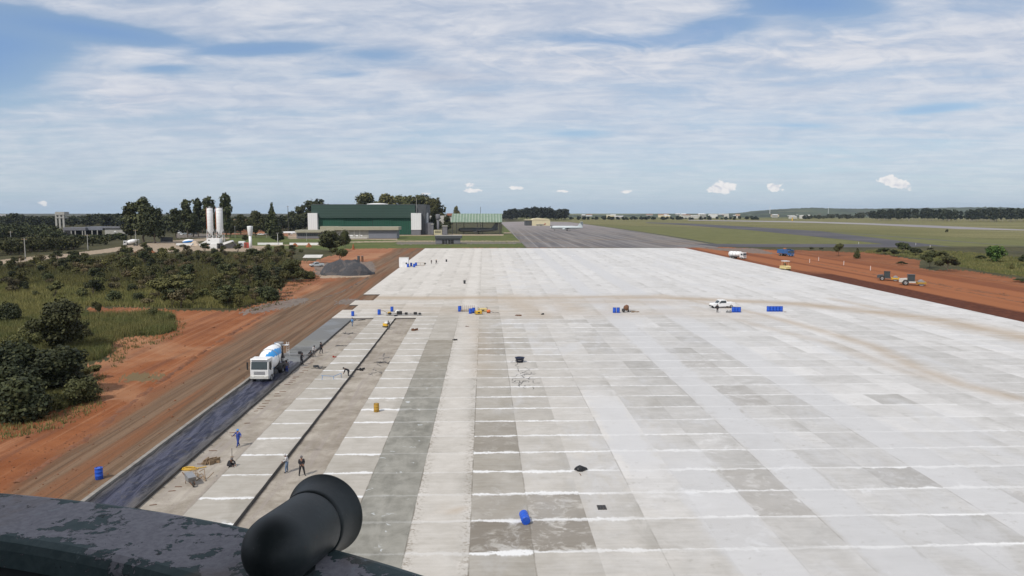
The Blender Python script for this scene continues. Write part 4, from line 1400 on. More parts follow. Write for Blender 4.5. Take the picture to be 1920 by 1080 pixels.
# --- big trees by the batching plant and the hangar
BT = Kind('broad_tree', 'round', 24.0, 22.0, 4200, .62, 'leaf_dark', 'bark', 51)
BT2 = Kind('broad_tree', 'round', 22.0, 24.0, 3800, .62, 'leaf', 'bark', 52)
TT = Kind('tall_tree', 'tall', 26.0, 15.0, 2600, .60, 'leaf_dark', 'bark', 53)
CT = Kind('pine_tree', 'cone', 22.0, 13.0, 2400, .55, 'leaf_dark', 'bark', 54)
for K, px_, base, top, wpx, lab in (
        (BT, 270, 455, 372, 70, 'largest dark broad tree, standing behind the far mixer truck'),
        (TT, 246, 455, 384, 40, 'tree merging with the left side of the largest broad tree'),
        (BT, 292, 456, 388, 50, 'lower tree at the right flank of the largest broad tree'),
        (TT, 330, 447, 393, 34, 'slim dark tree between the largest broad tree and the silos'),
        (TT, 352, 445, 377, 36, 'tall tree with an open crown left of the silos'),
        (TT, 372, 443, 375, 34, 'tall dark tree immediately left of the silos'),
        (TT, 393, 443, 372, 38, 'tall tree whose crown shows above the left silo'),
        (TT, 425, 446, 366, 36, 'tallest dark tree, immediately right of the silos'),
        (BT, 362, 444, 400, 40, 'lower dark tree filling the gap left of the silos'),
        (BT, 408, 446, 398, 44, 'dark tree seen between the two silos'),
        (BT2, 480, 445, 398, 40, 'rounded tree behind the white water tank'),
        (CT, 511, 447, 382, 36, 'pointed dark tree left of the white aircraft tail'),
        (BT, 522, 455, 430, 28, 'low dark tree beside the lamp post left of the cream-roofed building'),
        (BT, 548, 430, 396, 34, 'dark tree behind the white aircraft tail'),
        (BT, 592, 432, 374, 74, 'big dark tree behind the left end of the green hangar'),
        (BT, 565, 432, 385, 40, 'dark tree left of the hangar white door tower'),
        (BT2, 452, 440, 404, 34, 'low rounded tree right of the silos'),
        (BT2, 432, 444, 410, 26, 'small rounded tree at the foot of the pointed dark tree'),
        (BT2, 688, 425, 365, 74, 'leftmost olive crown rising above the hangar roof'),
        (BT2, 724, 425, 367, 74, 'second olive crown from the left above the hangar roof'),
        (BT2, 758, 425, 370, 70, 'low olive crown in the middle of the row above the hangar roof'),
        (BT2, 790, 432, 369, 74, 'olive crown above the right end of the hangar roof'),
        (BT2, 812, 434, 374, 56, 'rightmost olive crown sloping down beside the hangar'),
        (BT, 838, 436, 404, 24, 'dark tree between the hangar and the green canopy'),
        (BT2, 856, 418, 388, 16, 'small round tree showing above the green canopy roof'),
        (BT, 815, 438, 402, 30, 'dark shrubby tree behind the small grey tank tower'),
        (BT, 500, 440, 408, 30, 'dark tree behind the pointed tree left of the hangar'),
        (BT, 460, 452, 440, 14, 'small dark tree on the grass right of the silos')):
    px_tree(K, px_, base, top, lab, None, wpx)


# --- far woods that read as one mass
def wood(name, spots, leaf, bark, label, per=260, size=.8, seed=1, kind='round'):
    r = np.random.default_rng(seed)
    V_, F_, n0 = [], [], 0
    mbt = MB()
    for (x_, y_, z_, h, wd) in spots:
        bl = make_blobs(kind if r.random() < .8 else 'tall', h, wd, r)
        c_, nm = blob_points(bl, per, r)
        c_ = c_ + np.array([x_, y_, z_])
        v, f = cards(c_, nm, size, r)
        V_.append(v)
        F_.append(f + n0)
        n0 += len(v)
        mbt.tube((x_, y_, z_ - .3), (x_ + r.normal(0, .5), y_, z_ + h * .7), .35, .15, 5, cap=False)
    v = np.concatenate(V_)
    f = np.concatenate(F_)
    o_ = link(name, np_mesh(name, v, f, M[leaf]))
    tag(o_, label, 'woodland', kind='stuff')
    link('trunks', mbt.mesh('trunks', M[bark]), o_)['kind'] = 'stuff'
    return o_


def spots_px(n, bx0, bx1, basef, topf, seed, wfac=.9, dj=4.0):
    r = random.Random(seed)
    S = []
    for i in range(n):
        px_ = r.uniform(bx0, bx1)
        bp = basef(px_) - r.random() * dj
        p = P(px_, bp)
        tp = topf(px_) + r.uniform(-1, 3.5)
        h = (bp - tp) * p.y / F
        S.append((p.x, p.y, p.z, h, max(h * wfac, 4)))
    return S


itp = lambda pts: (lambda x_: float(np.interp(x_, [p[0] for p in pts], [p[1] for p in pts])))
wood('far_wood', spots_px(70, 947, 1062, lambda x_: 413.8, itp([(945, 397), (955, 393), (985, 390), (1005, 389), (1030, 390), (1040, 394), (1060, 391), (1066, 399)]), 5, 1.0, 2.5),
     'leaf_far', 'bark', 'dark far wood behind the yellow hangar at the end of the taxiway', 240, 1.5, 61)
wood('far_wood', spots_px(300, 1632, 2150, itp([(1630, 414), (1920, 416.5), (2150, 417)]), itp([(1630, 396), (1660, 392), (1740, 391), (1800, 394), (1860, 390), (1900, 391), (1960, 389), (2150, 390)]), 6, .55, 3.0),
     'leaf_far', 'bark_pale', 'long dark eucalyptus wood along the right horizon', 200, 1.5, 62, 'tall')
wood('far_thicket', spots_px(60, 1500, 1635, lambda x_: 411.0, itp([(1500, 405), (1560, 402), (1600, 401), (1635, 396)]), 7, 1.1, 2.5), 'leaf_far', 'bark_pale', 'low brown thicket at the left end of the eucalyptus wood', 110, 1.5, 63)
wood('far_thicket', spots_px(90, 1062, 1420, lambda x_: 412.3, lambda x_: 406.5, 8, 1.6, 2.0), 'leaf_far', 'bark', 'thin dark hedge line along the far edge of the airfield', 70, 1.8, 64)
wood('left_wood', spots_px(230, -160, 250, lambda x_: 426.0, itp([(-160, 402), (0, 408), (25, 402), (60, 408), (100, 407), (150, 407), (180, 402), (215, 403), (250, 403)]), 9, 1.4, 9.0), 'leaf_dark', 'bark', 'dark wooded skyline on the left behind the concrete water tower', 240, 1.1, 65)
wood('left_wood', spots_px(200, -140, 235, lambda x_: 452.0, itp([(-140, 418), (100, 424), (114, 434), (118, 441), (180, 442), (235, 438)]), 10, 1.6, 14.0), 'leaf_dark', 'bark', 'dense belt of trees in front of the long low building', 200, .55, 66)
wood('left_wood', spots_px(180, -150, 215, itp([(-150, 490), (0, 480), (140, 468), (215, 458)]), itp([(-150, 446), (0, 448), (60, 446), (150, 447), (215, 444)]), 11, 1.6, 18.0), 'leaf', 'bark', 'belt of mixed green trees above the pale dirt road', 230, .38, 67)
wood('far_thicket', spots_px(70, 420, 620, lambda x_: 434.0, itp([(420, 409), (500, 404), (620, 406)]), 12, 1.1, 6.0), 'leaf_dark', 'bark', 'dark belt of trees between the silos and the hangar', 200, .9, 68)
wood('far_thicket', spots_px(60, 305, 430, lambda x_: 437.0, itp([(305, 405), (345, 400), (430, 405)]), 13, 1.1, 5.0), 'leaf_dark', 'bark', 'dark belt of trees behind the silos', 200, .9, 69)


# --- tall grass in the field and on the verges (uncountable)
def grass_field(name, poly, n, h0, h1, wd, label, seed, dens=None, leaf='grass'):
    r = np.random.default_rng(seed)
    w_ = [P(a_, b_) for a_, b_ in poly]
    wx, wy = [p.x for p in w_], [p.y for p in w_]
    # sample evenly over what the photo shows, thinning with distance
    xs_, ys_ = [p[0] for p in poly], [p[1] for p in poly]
    qx = r.uniform(min(xs_), max(xs_), n * 4)
    qy = r.uniform(min(ys_), max(ys_), n * 4)
    ok = inpoly(qx, qy, poly)
    qx, qy = qx[ok][:n], qy[ok][:n]
    a_, b_ = (qx - 960) / F, (540 - qy) / F
    fwd, up = _cp + b_ * _sp, -_sp + b_ * _cp
    dx, dy = a_ * _cy + fwd * _sy, -a_ * _sy + fwd * _cy
    tt = -CAMZ / (up - SLOPE * dy)
    x_, y_ = tt * dx, tt * dy
    z_ = SLOPE * y_
    m_ = len(x_)
    k = 4
    X_ = np.repeat(x_, k) + r.normal(0, .22, m_ * k)
    Y_ = np.repeat(y_, k) + r.normal(0, .22, m_ * k)
    Z_ = np.repeat(z_, k)
    H_ = r.uniform(h0, h1, m_ * k)
    W_ = wd * r.uniform(.6, 1.4, m_ * k)
    an = r.uniform(0, np.pi, m_ * k)
    lx, ly = r.normal(0, .22, m_ * k) * H_, r.normal(0, .22, m_ * k) * H_
    v = np.stack([np.stack([X_ - np.cos(an) * W_, Y_ - np.sin(an) * W_, Z_ - .03], -1),
                  np.stack([X_ + np.cos(an) * W_, Y_ + np.sin(an) * W_, Z_ - .03], -1),
                  np.stack([X_ + lx, Y_ + ly, Z_ + H_], -1)], 1).reshape(-1, 3)
    o_ = link(name, np_mesh(name, v, np.arange(len(v)).reshape(-1, 3), M[leaf]))
    return tag(o_, label, 'grass', kind='stuff')


grass_field('tall_grass', [(150, 590), (240, 590), (289, 586), (325, 592), (330, 620), (300, 628), (255, 630), (222, 634), (205, 648), (207, 662), (190, 674), (150, 680), (60, 700), (150, 755), (80, 775), (0, 788), (-60, 800), (-60, 700), (0, 600), (120, 600)],
            26000, .7, 1.5, .045, 'tall green grass around the red clearing', 71)
grass_field('tall_grass', [(-60, 545), (0, 520), (150, 520), (330, 545), (520, 560), (440, 578), (340, 578), (160, 574), (150, 600), (-60, 640)], 14000, .6, 1.3, .06, 'tall dry grass in the open swale of the scrub field', 72)
grass_field('tall_grass', [(-60, 505), (140, 485), (240, 478), (540, 474), (545, 500), (530, 530), (500, 560), (330, 545), (0, 535), (-60, 540)], 14000, .6, 1.5, .09, 'rough grass between the shrubs of the scrub field', 73)
grass_field('weeds', [(205, 676), (215, 655), (207, 645), (225, 634), (330, 626), (336, 600), (329, 589), (350, 605), (340, 632), (300, 645), (240, 655), (235, 672), (215, 690)], 260, .2, .6, .05, 'sparse weeds creeping onto the red clearing', 75)
grass_field('weeds', [(0, 800), (120, 772), (172, 752), (180, 700), (200, 705), (190, 765), (120, 800), (0, 830)], 320, .2, .5, .05, 'sparse weeds at the foot of the lower left clump', 76)
grass_field('weeds', [(420, 580), (470, 572), (530, 560), (550, 520), (600, 500), (615, 515), (560, 545), (530, 572), (470, 585)], 260, .2, .6, .08, 'sparse weeds along the lower right edge of the scrub field', 77)
grass_field('verge_grass', [(1600, 473), (1650, 476), (1730, 486), (1800, 500), (1850, 510), (1930, 520), (1930, 485), (1800, 472), (1650, 468)], 5000, .4, .9, .12, 'rough olive grass around the right-hand trees', 74)
# ================================================================ BUILDINGS AND STRUCTURES
def gbox(mb, pxl, pxr_, ptop, pbase, Y0, depth, proud=0.0, c=0):
    """box whose front face covers the given photo rectangle when it stands Y0 away"""
    a_ = at_depth(pxl, pbase, Y0)
    b_ = at_depth(pxr_, ptop, Y0)
    mb.box(a_.x, b_.x, Y0 - proud, Y0 + depth, a_.z, b_.z, c=c)
    return a_.x, b_.x, a_.z, b_.z


def ribbed(name, base, rib, per, axis='x', rough=.6, dirt=.2):
    mt, t, b = new_mat(name)
    o = t.obj()
    s_ = t.sep(o)
    k = s_[0] if axis == 'x' else s_[2]
    fr = t.m('FRACT', t.m('DIVIDE', k, per))
    m_ = t.ss(t.m('ABSOLUTE', t.m('SUBTRACT', fr, .5)), .25, .40)
    c = t.mix(m_, base, rib)
    n = t.noise(t.comb(s_[0], s_[1], t.m('MULTIPLY', s_[2], .15)), .25, 5, .6)
    c = t.mix(t.m('MULTIPLY', t.ss(n, .45, .7), dirt), c, (base[0] * .5 + .02, base[1] * .5 + .02, base[2] * .5 + .02))
    t.l.new(c, b.inputs['Base Color'])
    b.inputs['Roughness'].default_value = rough
    return mt


M['hangar_green'] = ribbed('hangar_green', (0.028, 0.062, 0.048), (0.022, 0.052, 0.040), 2.2, 'z', .7)
M['door_green'] = ribbed('door_green', (0.005, 0.070, 0.040), (0.004, 0.052, 0.030), 2.0, 'x', .7)
M['tower_white'] = ribbed('tower_white', (0.74, 0.74, 0.73), (0.66, 0.66, 0.66), 1.5, 'x', .6, .08)
M['canopy_green'] = ribbed('canopy_green', (0.16, 0.23, 0.16), (0.30, 0.36, 0.28), 2.6, 'x', .6, .35)
FZ = G(400)

# green hangar
HY = 642.0
pc = at_depth(690, 440, HY)
hg = empty('hangar', (pc.x, HY, FZ), 0, 'large green aircraft hangar with white door towers and dark green sliding doors', 'hangar')


def part(name, fn, mats, parent):
    mb = MB()
    fn(mb)
    o_ = mb.build(name, mats, None)
    pl = parent.location
    o_.parent = parent
    o_.matrix_parent_inverse = Matrix.Translation(-Vector(pl))
    return o_


def gb(*a, **k):
    return lambda mb: gbox(mb, *a, **k)


part('wall', gb(586, 797, 400, 440, HY + 3, 55), M['grey_dark'], hg)
part('fascia', gb(584, 778, 384, 408.5, HY + 0.5, 58), M['hangar_green'], hg)
part('roof', lambda mb: (gbox(mb, 584.5, 797, 383, 386, HY + 6, 52), gbox(mb, 778, 798, 384, 400, HY + 3.5, 55)), M['grey_dark'], hg)
part('roof_vent', lambda mb: mb.lathe([(11, -1), (9, .4), (5, .9), (0.1, 1.1)], (at_depth(700, 384, HY).x, HY + 25, at_depth(690, 383.2, HY + 25).z), n=24), M['white'], hg)
for i, (a_, b_) in enumerate(((595, 645), (645.4, 698), (699.5, 735), (735.4, 771))):
    part('sliding_door', gb(a_, b_, 408.7, 440, HY + 2 + .35 * (i % 2), .5), M['door_green'], hg)
part('door_gap', gb(697.6, 699.6, 409, 440, HY + 2.6, .2), M['black'], hg)
for a_, b_, tp in ((577.5, 594.5, 399.5), (771, 789.2, 399.5)):
    part('door_tower', gb(a_, b_, tp, 431, HY - 2.5, 8), M['tower_white'], hg)
    part('tower_base', gb(a_, b_ - .6, 431, 440.5, HY - 2.2, 7), M['concrete_grey'], hg)
part('side_tower', gb(794.5, 801.3, 399, 417.5, HY + 14, 10), M['tower_white'], hg)
part('annex', gb(789.8, 808, 418, 440, HY + 4, 26), M['concrete_grey'], hg)
part('flag_pole', lambda mb: mb.tube(at_depth(781, 400, HY - 3), at_depth(781, 371, HY - 3), .14, n=6), M['pole'], hg)

# low building in front of the hangar: two joined wings with deep cream roof bands
LY = 551.0
pc = at_depth(650, 447, LY)
lb = empty('low_building', (pc.x, LY, FZ), 0, 'long low grey building with a cream roof band in front of the hangar', 'building')
part('wall', gb(556, 628, 434, 447, LY + 2, 14), M['concrete_grey'], lb)
part('wall', gb(628.3, 691, 430, 447, LY + 1.5, 16), M['concrete'], lb)
part('wall', gb(691.2, 744, 430, 447, LY + .8, 16), M['grey_blue'], lb)
part('roof', gb(553, 630, 431.5, 436, LY, 17), M['cream_roof'], lb)
part('roof', gb(626, 747, 425.5, 431.5, LY - 1, 20), M['cream_roof'], lb)
part('roof_room', gb(600, 634, 424.5, 431, LY + 8, 8), M['cream_roof'], lb)
for i in range(9):
    part('window', gb(559 + i * 4.2, 562.2 + i * 4.2, 439, 442, LY + 1.9, .3), M['glass'], lb)
for i, a_ in enumerate((640, 653, 663.5, 674)):
    part('column', gb(a_, a_ + 1.1, 431.5, 446, LY + .9, .5), M['concrete_pale'], lb)
for a_, b_ in ((655, 661.5), (666.5, 671.5), (674.5, 679.5)):
    part('window', gb(a_, b_, 440.5, 443, LY + 1.4, .3), M['white_clean'], lb)
part('plinth', gb(655, 688, 445, 447.2, LY + .5, 1), M['concrete_pale'], lb)

# green canopy and the aircraft under it
CY = 655.0
pc = at_depth(893, 439, CY)
cp = empty('canopy', (pc.x, CY, FZ), 0, 'open aircraft canopy with a striped green sloping roof on posts', 'canopy')


def canopy_roof(mb):
    a_, b_ = at_depth(845, 417, CY), at_depth(941.5, 417, CY)
    c_, d_ = at_depth(848, 401.5, CY + 22), at_depth(941, 401.5, CY + 22)
    th = Vector((0, 0, .5))
    mb.add([a_, b_, d_, c_, a_ + th, b_ + th, d_ + th, c_ + th], [(3, 2, 1, 0), (4, 5, 6, 7), (0, 1, 5, 4), (1, 2, 6, 5), (2, 3, 7, 6), (3, 0, 4, 7)])


part('roof', canopy_roof, M['canopy_green'], cp)
part('ridge_beam', gb(847, 942, 401, 402.5, CY + 22.8, 1), M['dark_steel'], cp)
for i, (px_, dy_) in enumerate(((848.5, 0), (856, 20), (895, 0), (936.5, 0), (939.5, 20), (870, 20), (905, 20))):
    part('post', (lambda q, e: (lambda mb: mb.tube((at_depth(q, 430, CY + 1 + e).x, CY + 1 + e, FZ), (at_depth(q, 430, CY + 1 + e).x, CY + 1 + e, at_depth(q, 416, CY + e * .9).z + (.1 if e == 0 else 2.5)), .30, n=6)))(px_, dy_), M['dark_steel'], cp)
part('truss', lambda mb: [mb.tube((at_depth(847 + i * 7.8, 417, CY).x, CY + 1, at_depth(847, 419.2 - (i % 2) * 1.6, CY).z), (at_depth(854.8 + i * 7.8, 417, CY).x, CY + 1, at_depth(847, 419.2 - ((i + 1) % 2) * 1.6, CY).z), .12, n=4) for i in range(12)], M['dark_steel'], cp)

# grey hut, cream kiosk, tank tower, side tanks
HUY = 457.0
pc = at_depth(839, 457, HUY)
hu = empty('service_hut', (pc.x, HUY, FZ), 0, 'small flat-roofed dark grey hut on the grass before the canopy', 'hut')
part('wall', gb(816.5, 862.5, 447, 457, HUY + .6, 7), M['concrete_grey'], hu)
part('roof', gb(815.5, 865.5, 442.3, 447.2, HUY - .3, 9), M['grey_dark'], hu)
part('roof_edge', gb(815.4, 865.6, 441.4, 442.2, HUY - .35, 9.1), M['concrete'], hu)
for a_, b_ in ((829, 833.5), (835, 838), (840.5, 844.5), (845.5, 850.5)):
    part('doorway', gb(a_, b_, 449.5, 457, HUY + .45, .2), M['black'], hu)
KY = 620.0
pc = at_depth(820, 439.5, KY)
ki = empty('kiosk', (pc.x, KY, FZ), 0, 'small cream block with two dark slots between hangar and canopy', 'kiosk')
part('wall', gb(813.5, 828, 431.3, 440, KY, 5), M['cream'], ki)
for a_ in (432.6, 435.6):
    part('slot', gb(815, 827, a_, a_ + 1.4, KY - .1, .2), M['black'], ki)
TY = 650.0
pc = at_depth(821.5, 439, TY)
tw_ = empty('tank_tower', (pc.x, TY, FZ), 0, 'slim grey tower with a wide head right of the hangar', 'tower')
part('shaft', lambda mb: mb.lathe([(1.6, 0), (1.1, 6), (1.0, at_depth(821, 411, TY).z - FZ)], (at_depth(821.5, 439, TY).x, TY, FZ), n=10), M['concrete_grey'], tw_)
part('tank', lambda mb: mb.lathe([(1.2, 0), (1.9, .7), (2.0, 4.3), (1.4, 4.8)], (at_depth(821.5, 439, TY).x, TY, at_depth(821, 412, TY).z), n=12), M['concrete_grey'], tw_)
for i, (a_, b_, tp) in enumerate(((808.5, 812, 421), (829.5, 838, 424.5))):
    o_ = empty('storage_shed', (at_depth((a_ + b_) / 2, 438, 640).x, 640, FZ), 0, ('narrow dark shed against the right side of the hangar', 'low grey shed left of the canopy')[i], 'shed')
    part('wall', gb(a_, b_, tp, 440, 640, 9), M['concrete_grey'], o_)
    part('roof', gb(a_ - .6, b_ + .6, tp - 1.4, tp, 639.5, 10), M['concrete'], o_)
o_ = empty('rear_building', (at_depth(840, 420, 720).x, 720, FZ), 0, 'pale building with a tiled roof showing behind the tank tower', 'building')
part('wall', gb(803, 847, 404.5, 420, 720, 10), M['concrete_pale'], o_)
part('roof', gb(838, 849, 400, 404.5, 719, 12), M['roof_tile'], o_)

# yellow hangar on the far taxiway
YY = 1079.0
o_ = empty('yellow_hangar', (at_depth(1008, 423, YY).x, YY, FZ), 0, 'small pale yellow hangar with a curved roof on the far taxiway', 'hangar')
zt, zb = at_depth(1000, 412.5, YY).z, FZ
xl_, xr_ = at_depth(998, 420, YY).x, at_depth(1031.5, 420, YY).x
part('wall', lambda mb: mb.box(xl_, xr_, YY, YY + 42, zb, zt), M['cream'], o_)
part('roof', lambda mb: mb.prism([(xl_ - .4, zt), (xr_ + .4, zt), (xr_ - 3, zt + 1.6), ((xl_ + xr_) / 2, zt + 2.6), (xl_ + 3, zt + 1.9)], YY - .5, YY + 43, 'y'), M['cream'], o_)
part('open_side', lambda mb: mb.box(at_depth(986, 420, YY).x, xl_ - .05, YY + 8, YY + 42, zb, zt - .5), M['grey_dark'], o_)
part('side_roof', lambda mb: mb.box(at_depth(985, 420, YY).x, xl_ - .05, YY + 7, YY + 43, zt - .45, zt + .3), M['cream'], o_)

# buildings on the left
BY = 640.0
o_ = empty('long_shed', (at_depth(150, 440, BY).x, BY, FZ), 0, 'long low grey shed with open dark bays among trees on the left', 'shed')
part('roof', gb(118, 160, 426.5, 432, BY, 16), M['concrete_grey'], o_)
part('roof', gb(160.3, 192, 425.3, 431.5, BY + 3, 16), M['grey_blue'], o_)
part('back_wall', gb(119, 190, 431, 441, BY + 12, 1), M['black'], o_)
for a_ in (119, 133, 140.5, 154, 159, 172, 182):
    part('post', gb(a_, a_ + 1, 432, 442, BY + .3, .6), M['concrete'], o_)
o_ = empty('grey_building', (at_depth(215, 440, BY).x, BY, FZ), 0, 'windowless light grey building left of the largest broad tree', 'building')
part('wall', gb(197, 236, 428, 443, BY + 1, 16), M['concrete'], o_)
part('roof', gb(190, 238, 425.5, 428, BY, 18), M['concrete_grey'], o_)
part('window', gb(214, 218, 433, 435, BY + .8, .4), M['white'], o_)
WY = 800.0
o_ = empty('water_tower', (at_depth(112, 420, WY).x, WY, FZ), 0, 'square two-tier concrete water tower above the left woods', 'tower')
for a_ in (104.3, 111, 118):
    for dd_ in (0, 7):
        part('column', gb(a_, a_ + 1.5, 399, 428, WY + dd_, 1.0), M['concrete'], o_)
part('tank', gb(103.8, 120.2, 397.3, 403, WY - .3, 9), M['concrete'], o_)
part('floor', gb(104, 120, 407, 409.2, WY - .2, 8.6), M['concrete'], o_)
part('inner_tank', gb(107, 117, 403, 407, WY + 2, 5), M['concrete'], o_)
o_ = empty('white_building', (at_depth(5, 405, 1500).x, 1500, FZ), 0, 'tiny white building on the skyline at the left edge', 'building')
part('wall', gb(0, 10, 403.5, 410, 1500, 12), M['white_clean'], o_)
part('roof', gb(-1, 11, 402.5, 403.5, 1499, 14), M['white'], o_)
for nm, a_, b_, tp, bs, yy, lab in (('brown_roofed_building', 431, 457, 411, 416, 760, 'brown flat roof between the silos and the white water tank'),
                                    ('flat_building', 457, 500, 412, 417, 760, 'dark low building with a brown roof behind the white water tank'),
                                    ('flat_shelter', 415, 428, 421.5, 426, 640, 'pale flat shelter roof immediately right of the silos')):
    o_ = empty(nm, (at_depth((a_ + b_) / 2, bs, yy).x, yy, FZ), 0, lab, 'building')
    part('wall', gb(a_ + 1, b_ - 1, tp + 1.2, 430, yy + 1, 8), M['grey_dark'], o_)
    part('roof', gb(a_, b_, tp, tp + 1.5, yy, 12), M['concrete'] if 'pale' in lab else M['wood'], o_)

# white barrier walls and red earth mounds
for i, (a_, b_, tp, bs) in enumerate(((483, 530, 455.0, 458.2), (543, 597, 455.2, 458.5))):
    yy = P(a_, bs + .8).y
    o_ = empty('barrier_wall', (P((a_ + b_) / 2, bs).x, yy, G(yy)), 0, ('low white wall between the water tank and the lamp post', 'low white wall behind the red earth mounds')[i], 'wall')
    part('panel', (lambda q: (lambda mb: gbox(mb, *q)))((a_, b_, tp, bs + .8, yy, .3)), M['white_clean'], o_)
    part('coping', (lambda q: (lambda mb: gbox(mb, *q)))((a_ - .2, b_ + .2, tp - .4, tp, yy - .1, .5)), M['concrete_pale'], o_)


def mound(name, px_, base, wpx, hpx, mat, label, seed=1, dep=.5, jag=.16, res=40, power=1.0, top_=.86):
    p = P(px_, base)
    sc_ = p.y / F
    rx, hh = wpx * sc_ / 2, hpx * sc_
    ry = rx * dep
    r = np.random.default_rng(seed)
    g_ = np.linspace(-1, 1, res)
    U_, V_ = np.meshgrid(g_, g_)
    R_ = np.sqrt(U_ ** 2 + V_ ** 2)
    ph = r.uniform(0, 6, 8)
    an = np.arctan2(V_, U_)
    lump = sum(np.sin(an * k + ph[k]) * .05 for k in range(2, 6)) + sum(np.sin(U_ * (3 + k) + ph[k]) * np.sin(V_ * (3.5 + k) + ph[7 - k]) for k in range(5)) * jag * .35
    Z_ = np.clip(1.18 * (1 - R_ * (1 + lump)) , 0, 1) ** power
    Z_ = np.minimum(Z_, top_ + lump * .5) + r.normal(0, .010, Z_.shape) * (Z_ > .02)
    Z_ = np.where(R_ > .99, -.05, Z_)
    v = np.stack([U_ * rx, V_ * ry + ry, Z_ * hh], -1).reshape(-1, 3)
    q = (np.arange(res - 1)[:, None] * res + np.arange(res - 1)[None, :]).ravel()
    f = np.stack([q, q + 1, q + res + 1, q + res], -1)
    o_ = link(name, np_mesh(name, v, f, mat, smooth=True))
    o_.location = (p.x, p.y, p.z - .02)
    return tag(o_, label, 'heap')


mt, t, b = new_mat('gravel')
o = t.obj()
n = t.noise(o, 1.2, 6, .7)
n2 = t.noise(o, 9.0, 5, .75)
s_ = t.sep(o)
c = t.mix(t.ss(n2, .35, .68), (0.055, 0.056, 0.062), (0.135, 0.135, 0.145))
pt = t.noise(o, .35, 5, .6, .6)
c = t.mix(t.m('MULTIPLY', t.ss(pt, .52, .60), .55), c, (0.19, 0.165, 0.15))
t.l.new(c, b.inputs['Base Color'])
b.inputs['Roughness'].default_value = 1.0
t.l.new(t.bump(t.m('ADD', n, n2), 1.0, .4), b.inputs['Normal'])
M['gravel'] = mt
mound('gravel_heap', 644, 517.5, 106, 40, mt, 'big grey gravel heap on the red soil beside the haul track', 4, .70, .22, 110, 1.0, .64)
for px_, base, w_, h_, lab in ((552, 462.5, 12, 7, 'left red earth mound before the low white wall'), (578, 463.5, 12, 8, 'right red earth mound before the low white wall'), (662, 468, 5, 12, 'narrow red earth heap at the foot of the dark spreading tree')):
    mound('earth_mound', px_, base, w_, h_, M['soil'], lab, int(px_), .8)
mound('sand_heap', 280, 474, 16, 6, M['soil'], 'small orange soil heap below the far mixer truck', 3, .8)
mound('sand_heap', 362, 461, 22, 10, simple('sand', (.5, .4, .3), .95), 'pale sand heap left of the silos', 5, .8)

# ---------------------------------------------------------------- batching plant
PY = P(400, 466).y
pz = G(PY)
m2 = PY / F                                    # metres per photo pixel there


def wx(px_):
    return at_depth(px_, 440, PY).x


def wz(py_):
    return at_depth(400, py_, PY).z


for a_, b_, lab in ((385.6, 396.6, 'left white cement silo of the batching plant'), (403, 415, 'right white cement silo of the batching plant')):
    cx_ = (wx(a_) + wx(b_)) / 2
    rr_ = (wx(b_) - wx(a_)) / 2
    o_ = empty('cement_silo', (cx_, PY + 3, pz), 0, lab, 'silo', 'white cement silos')
    q = pz
    mb = MB()
    mb.lathe([(.3, wz(441) - q), (rr_, wz(433) - q), (rr_, wz(391.5) - q), (rr_ * .9, wz(390.6) - q), (.2, wz(389.8) - q)], n=20)
    mb.build('silo_body', M['white_clean'], o_)
    mb = MB()
    for zz_ in (395, 401, 407, 413, 419, 425, 431):
        mb.lathe([(rr_ + .03, wz(zz_) - q), (rr_ + .06, wz(zz_) - q + .1), (rr_ + .03, wz(zz_) - q + .2)], n=20, cap=False)
    mb.build('seam', M['white'], o_)
    for sx in (-1, 1):
        for sy in (-1, 1):
            mb = MB()
            mb.tube((sx * rr_ * 1.15, sy * rr_ * 1.15, 0), (sx * rr_ * .85, sy * rr_ * .85, wz(430) - q), .13, n=6)
            mb.build('leg', M['white'], o_)
    mb = MB()
    for z0_, z1_ in ((wz(455) - q, wz(447) - q), (wz(447) - q, wz(439) - q)):
        for s0, s1 in (((-1, -1), (1, -1)), ((1, -1), (-1, -1)), ((-1, -1), (-1, 1)), ((1, -1), (1, 1))):
            mb.tube((s0[0] * rr_ * 1.05, s0[1] * rr_ * 1.05, z0_), (s1[0] * rr_ * 1.0, s1[1] * rr_ * 1.0, z1_), .06, n=5)
    mb.build('brace', M['white'], o_)
    mb = MB()
    for k in range(16):
        a0 = k * math.pi / 8
        mb.tube((rr_ * math.cos(a0), rr_ * math.sin(a0), wz(391.5) - q), (rr_ * math.cos(a0), rr_ * math.sin(a0), wz(388) - q), .035, n=4)
    mb.lathe([(rr_, wz(388.2) - q), (rr_ + .05, wz(388) - q)], n=16, cap=False)
    mb.lathe([(.5, wz(390) - q), (.5, wz(387.5) - q), (.1, wz(387) - q)], n=10)
    mb.build('railing', M['steel'], o_)
    mb = MB()
    mb.tube((-rr_ - .2, -.4, 0), (-rr_ - .2, -.4, wz(389) - q), .05, n=5)
    mb.tube((-rr_ - .2, .0, 0), (-rr_ - .2, .0, wz(389) - q), .05, n=5)
    mb.build('ladder', M['orange'], o_)
o_ = empty('mixing_unit', (wx(401), PY, pz), 0, 'white boxy mixing unit with slanting conveyors at the foot of the silos', 'mixing plant')
Z = lambda py_: wz(py_) - pz
Xw = lambda px_: wx(px_) - wx(401)
MB().box(Xw(389), Xw(413), -1.5, 2.0, Z(456), Z(447), c=.08).build('upper_housing', M['white_clean'], o_)
MB().box(Xw(393.5), Xw(408), -1.9, 1.4, Z(467), Z(456.05), c=.08).build('lower_housing', M['white'], o_)
MB().box(Xw(392), Xw(395), -1.56, -1.50, Z(451), Z(449.5)).build('window', M['glass'], o_)
mb = MB()
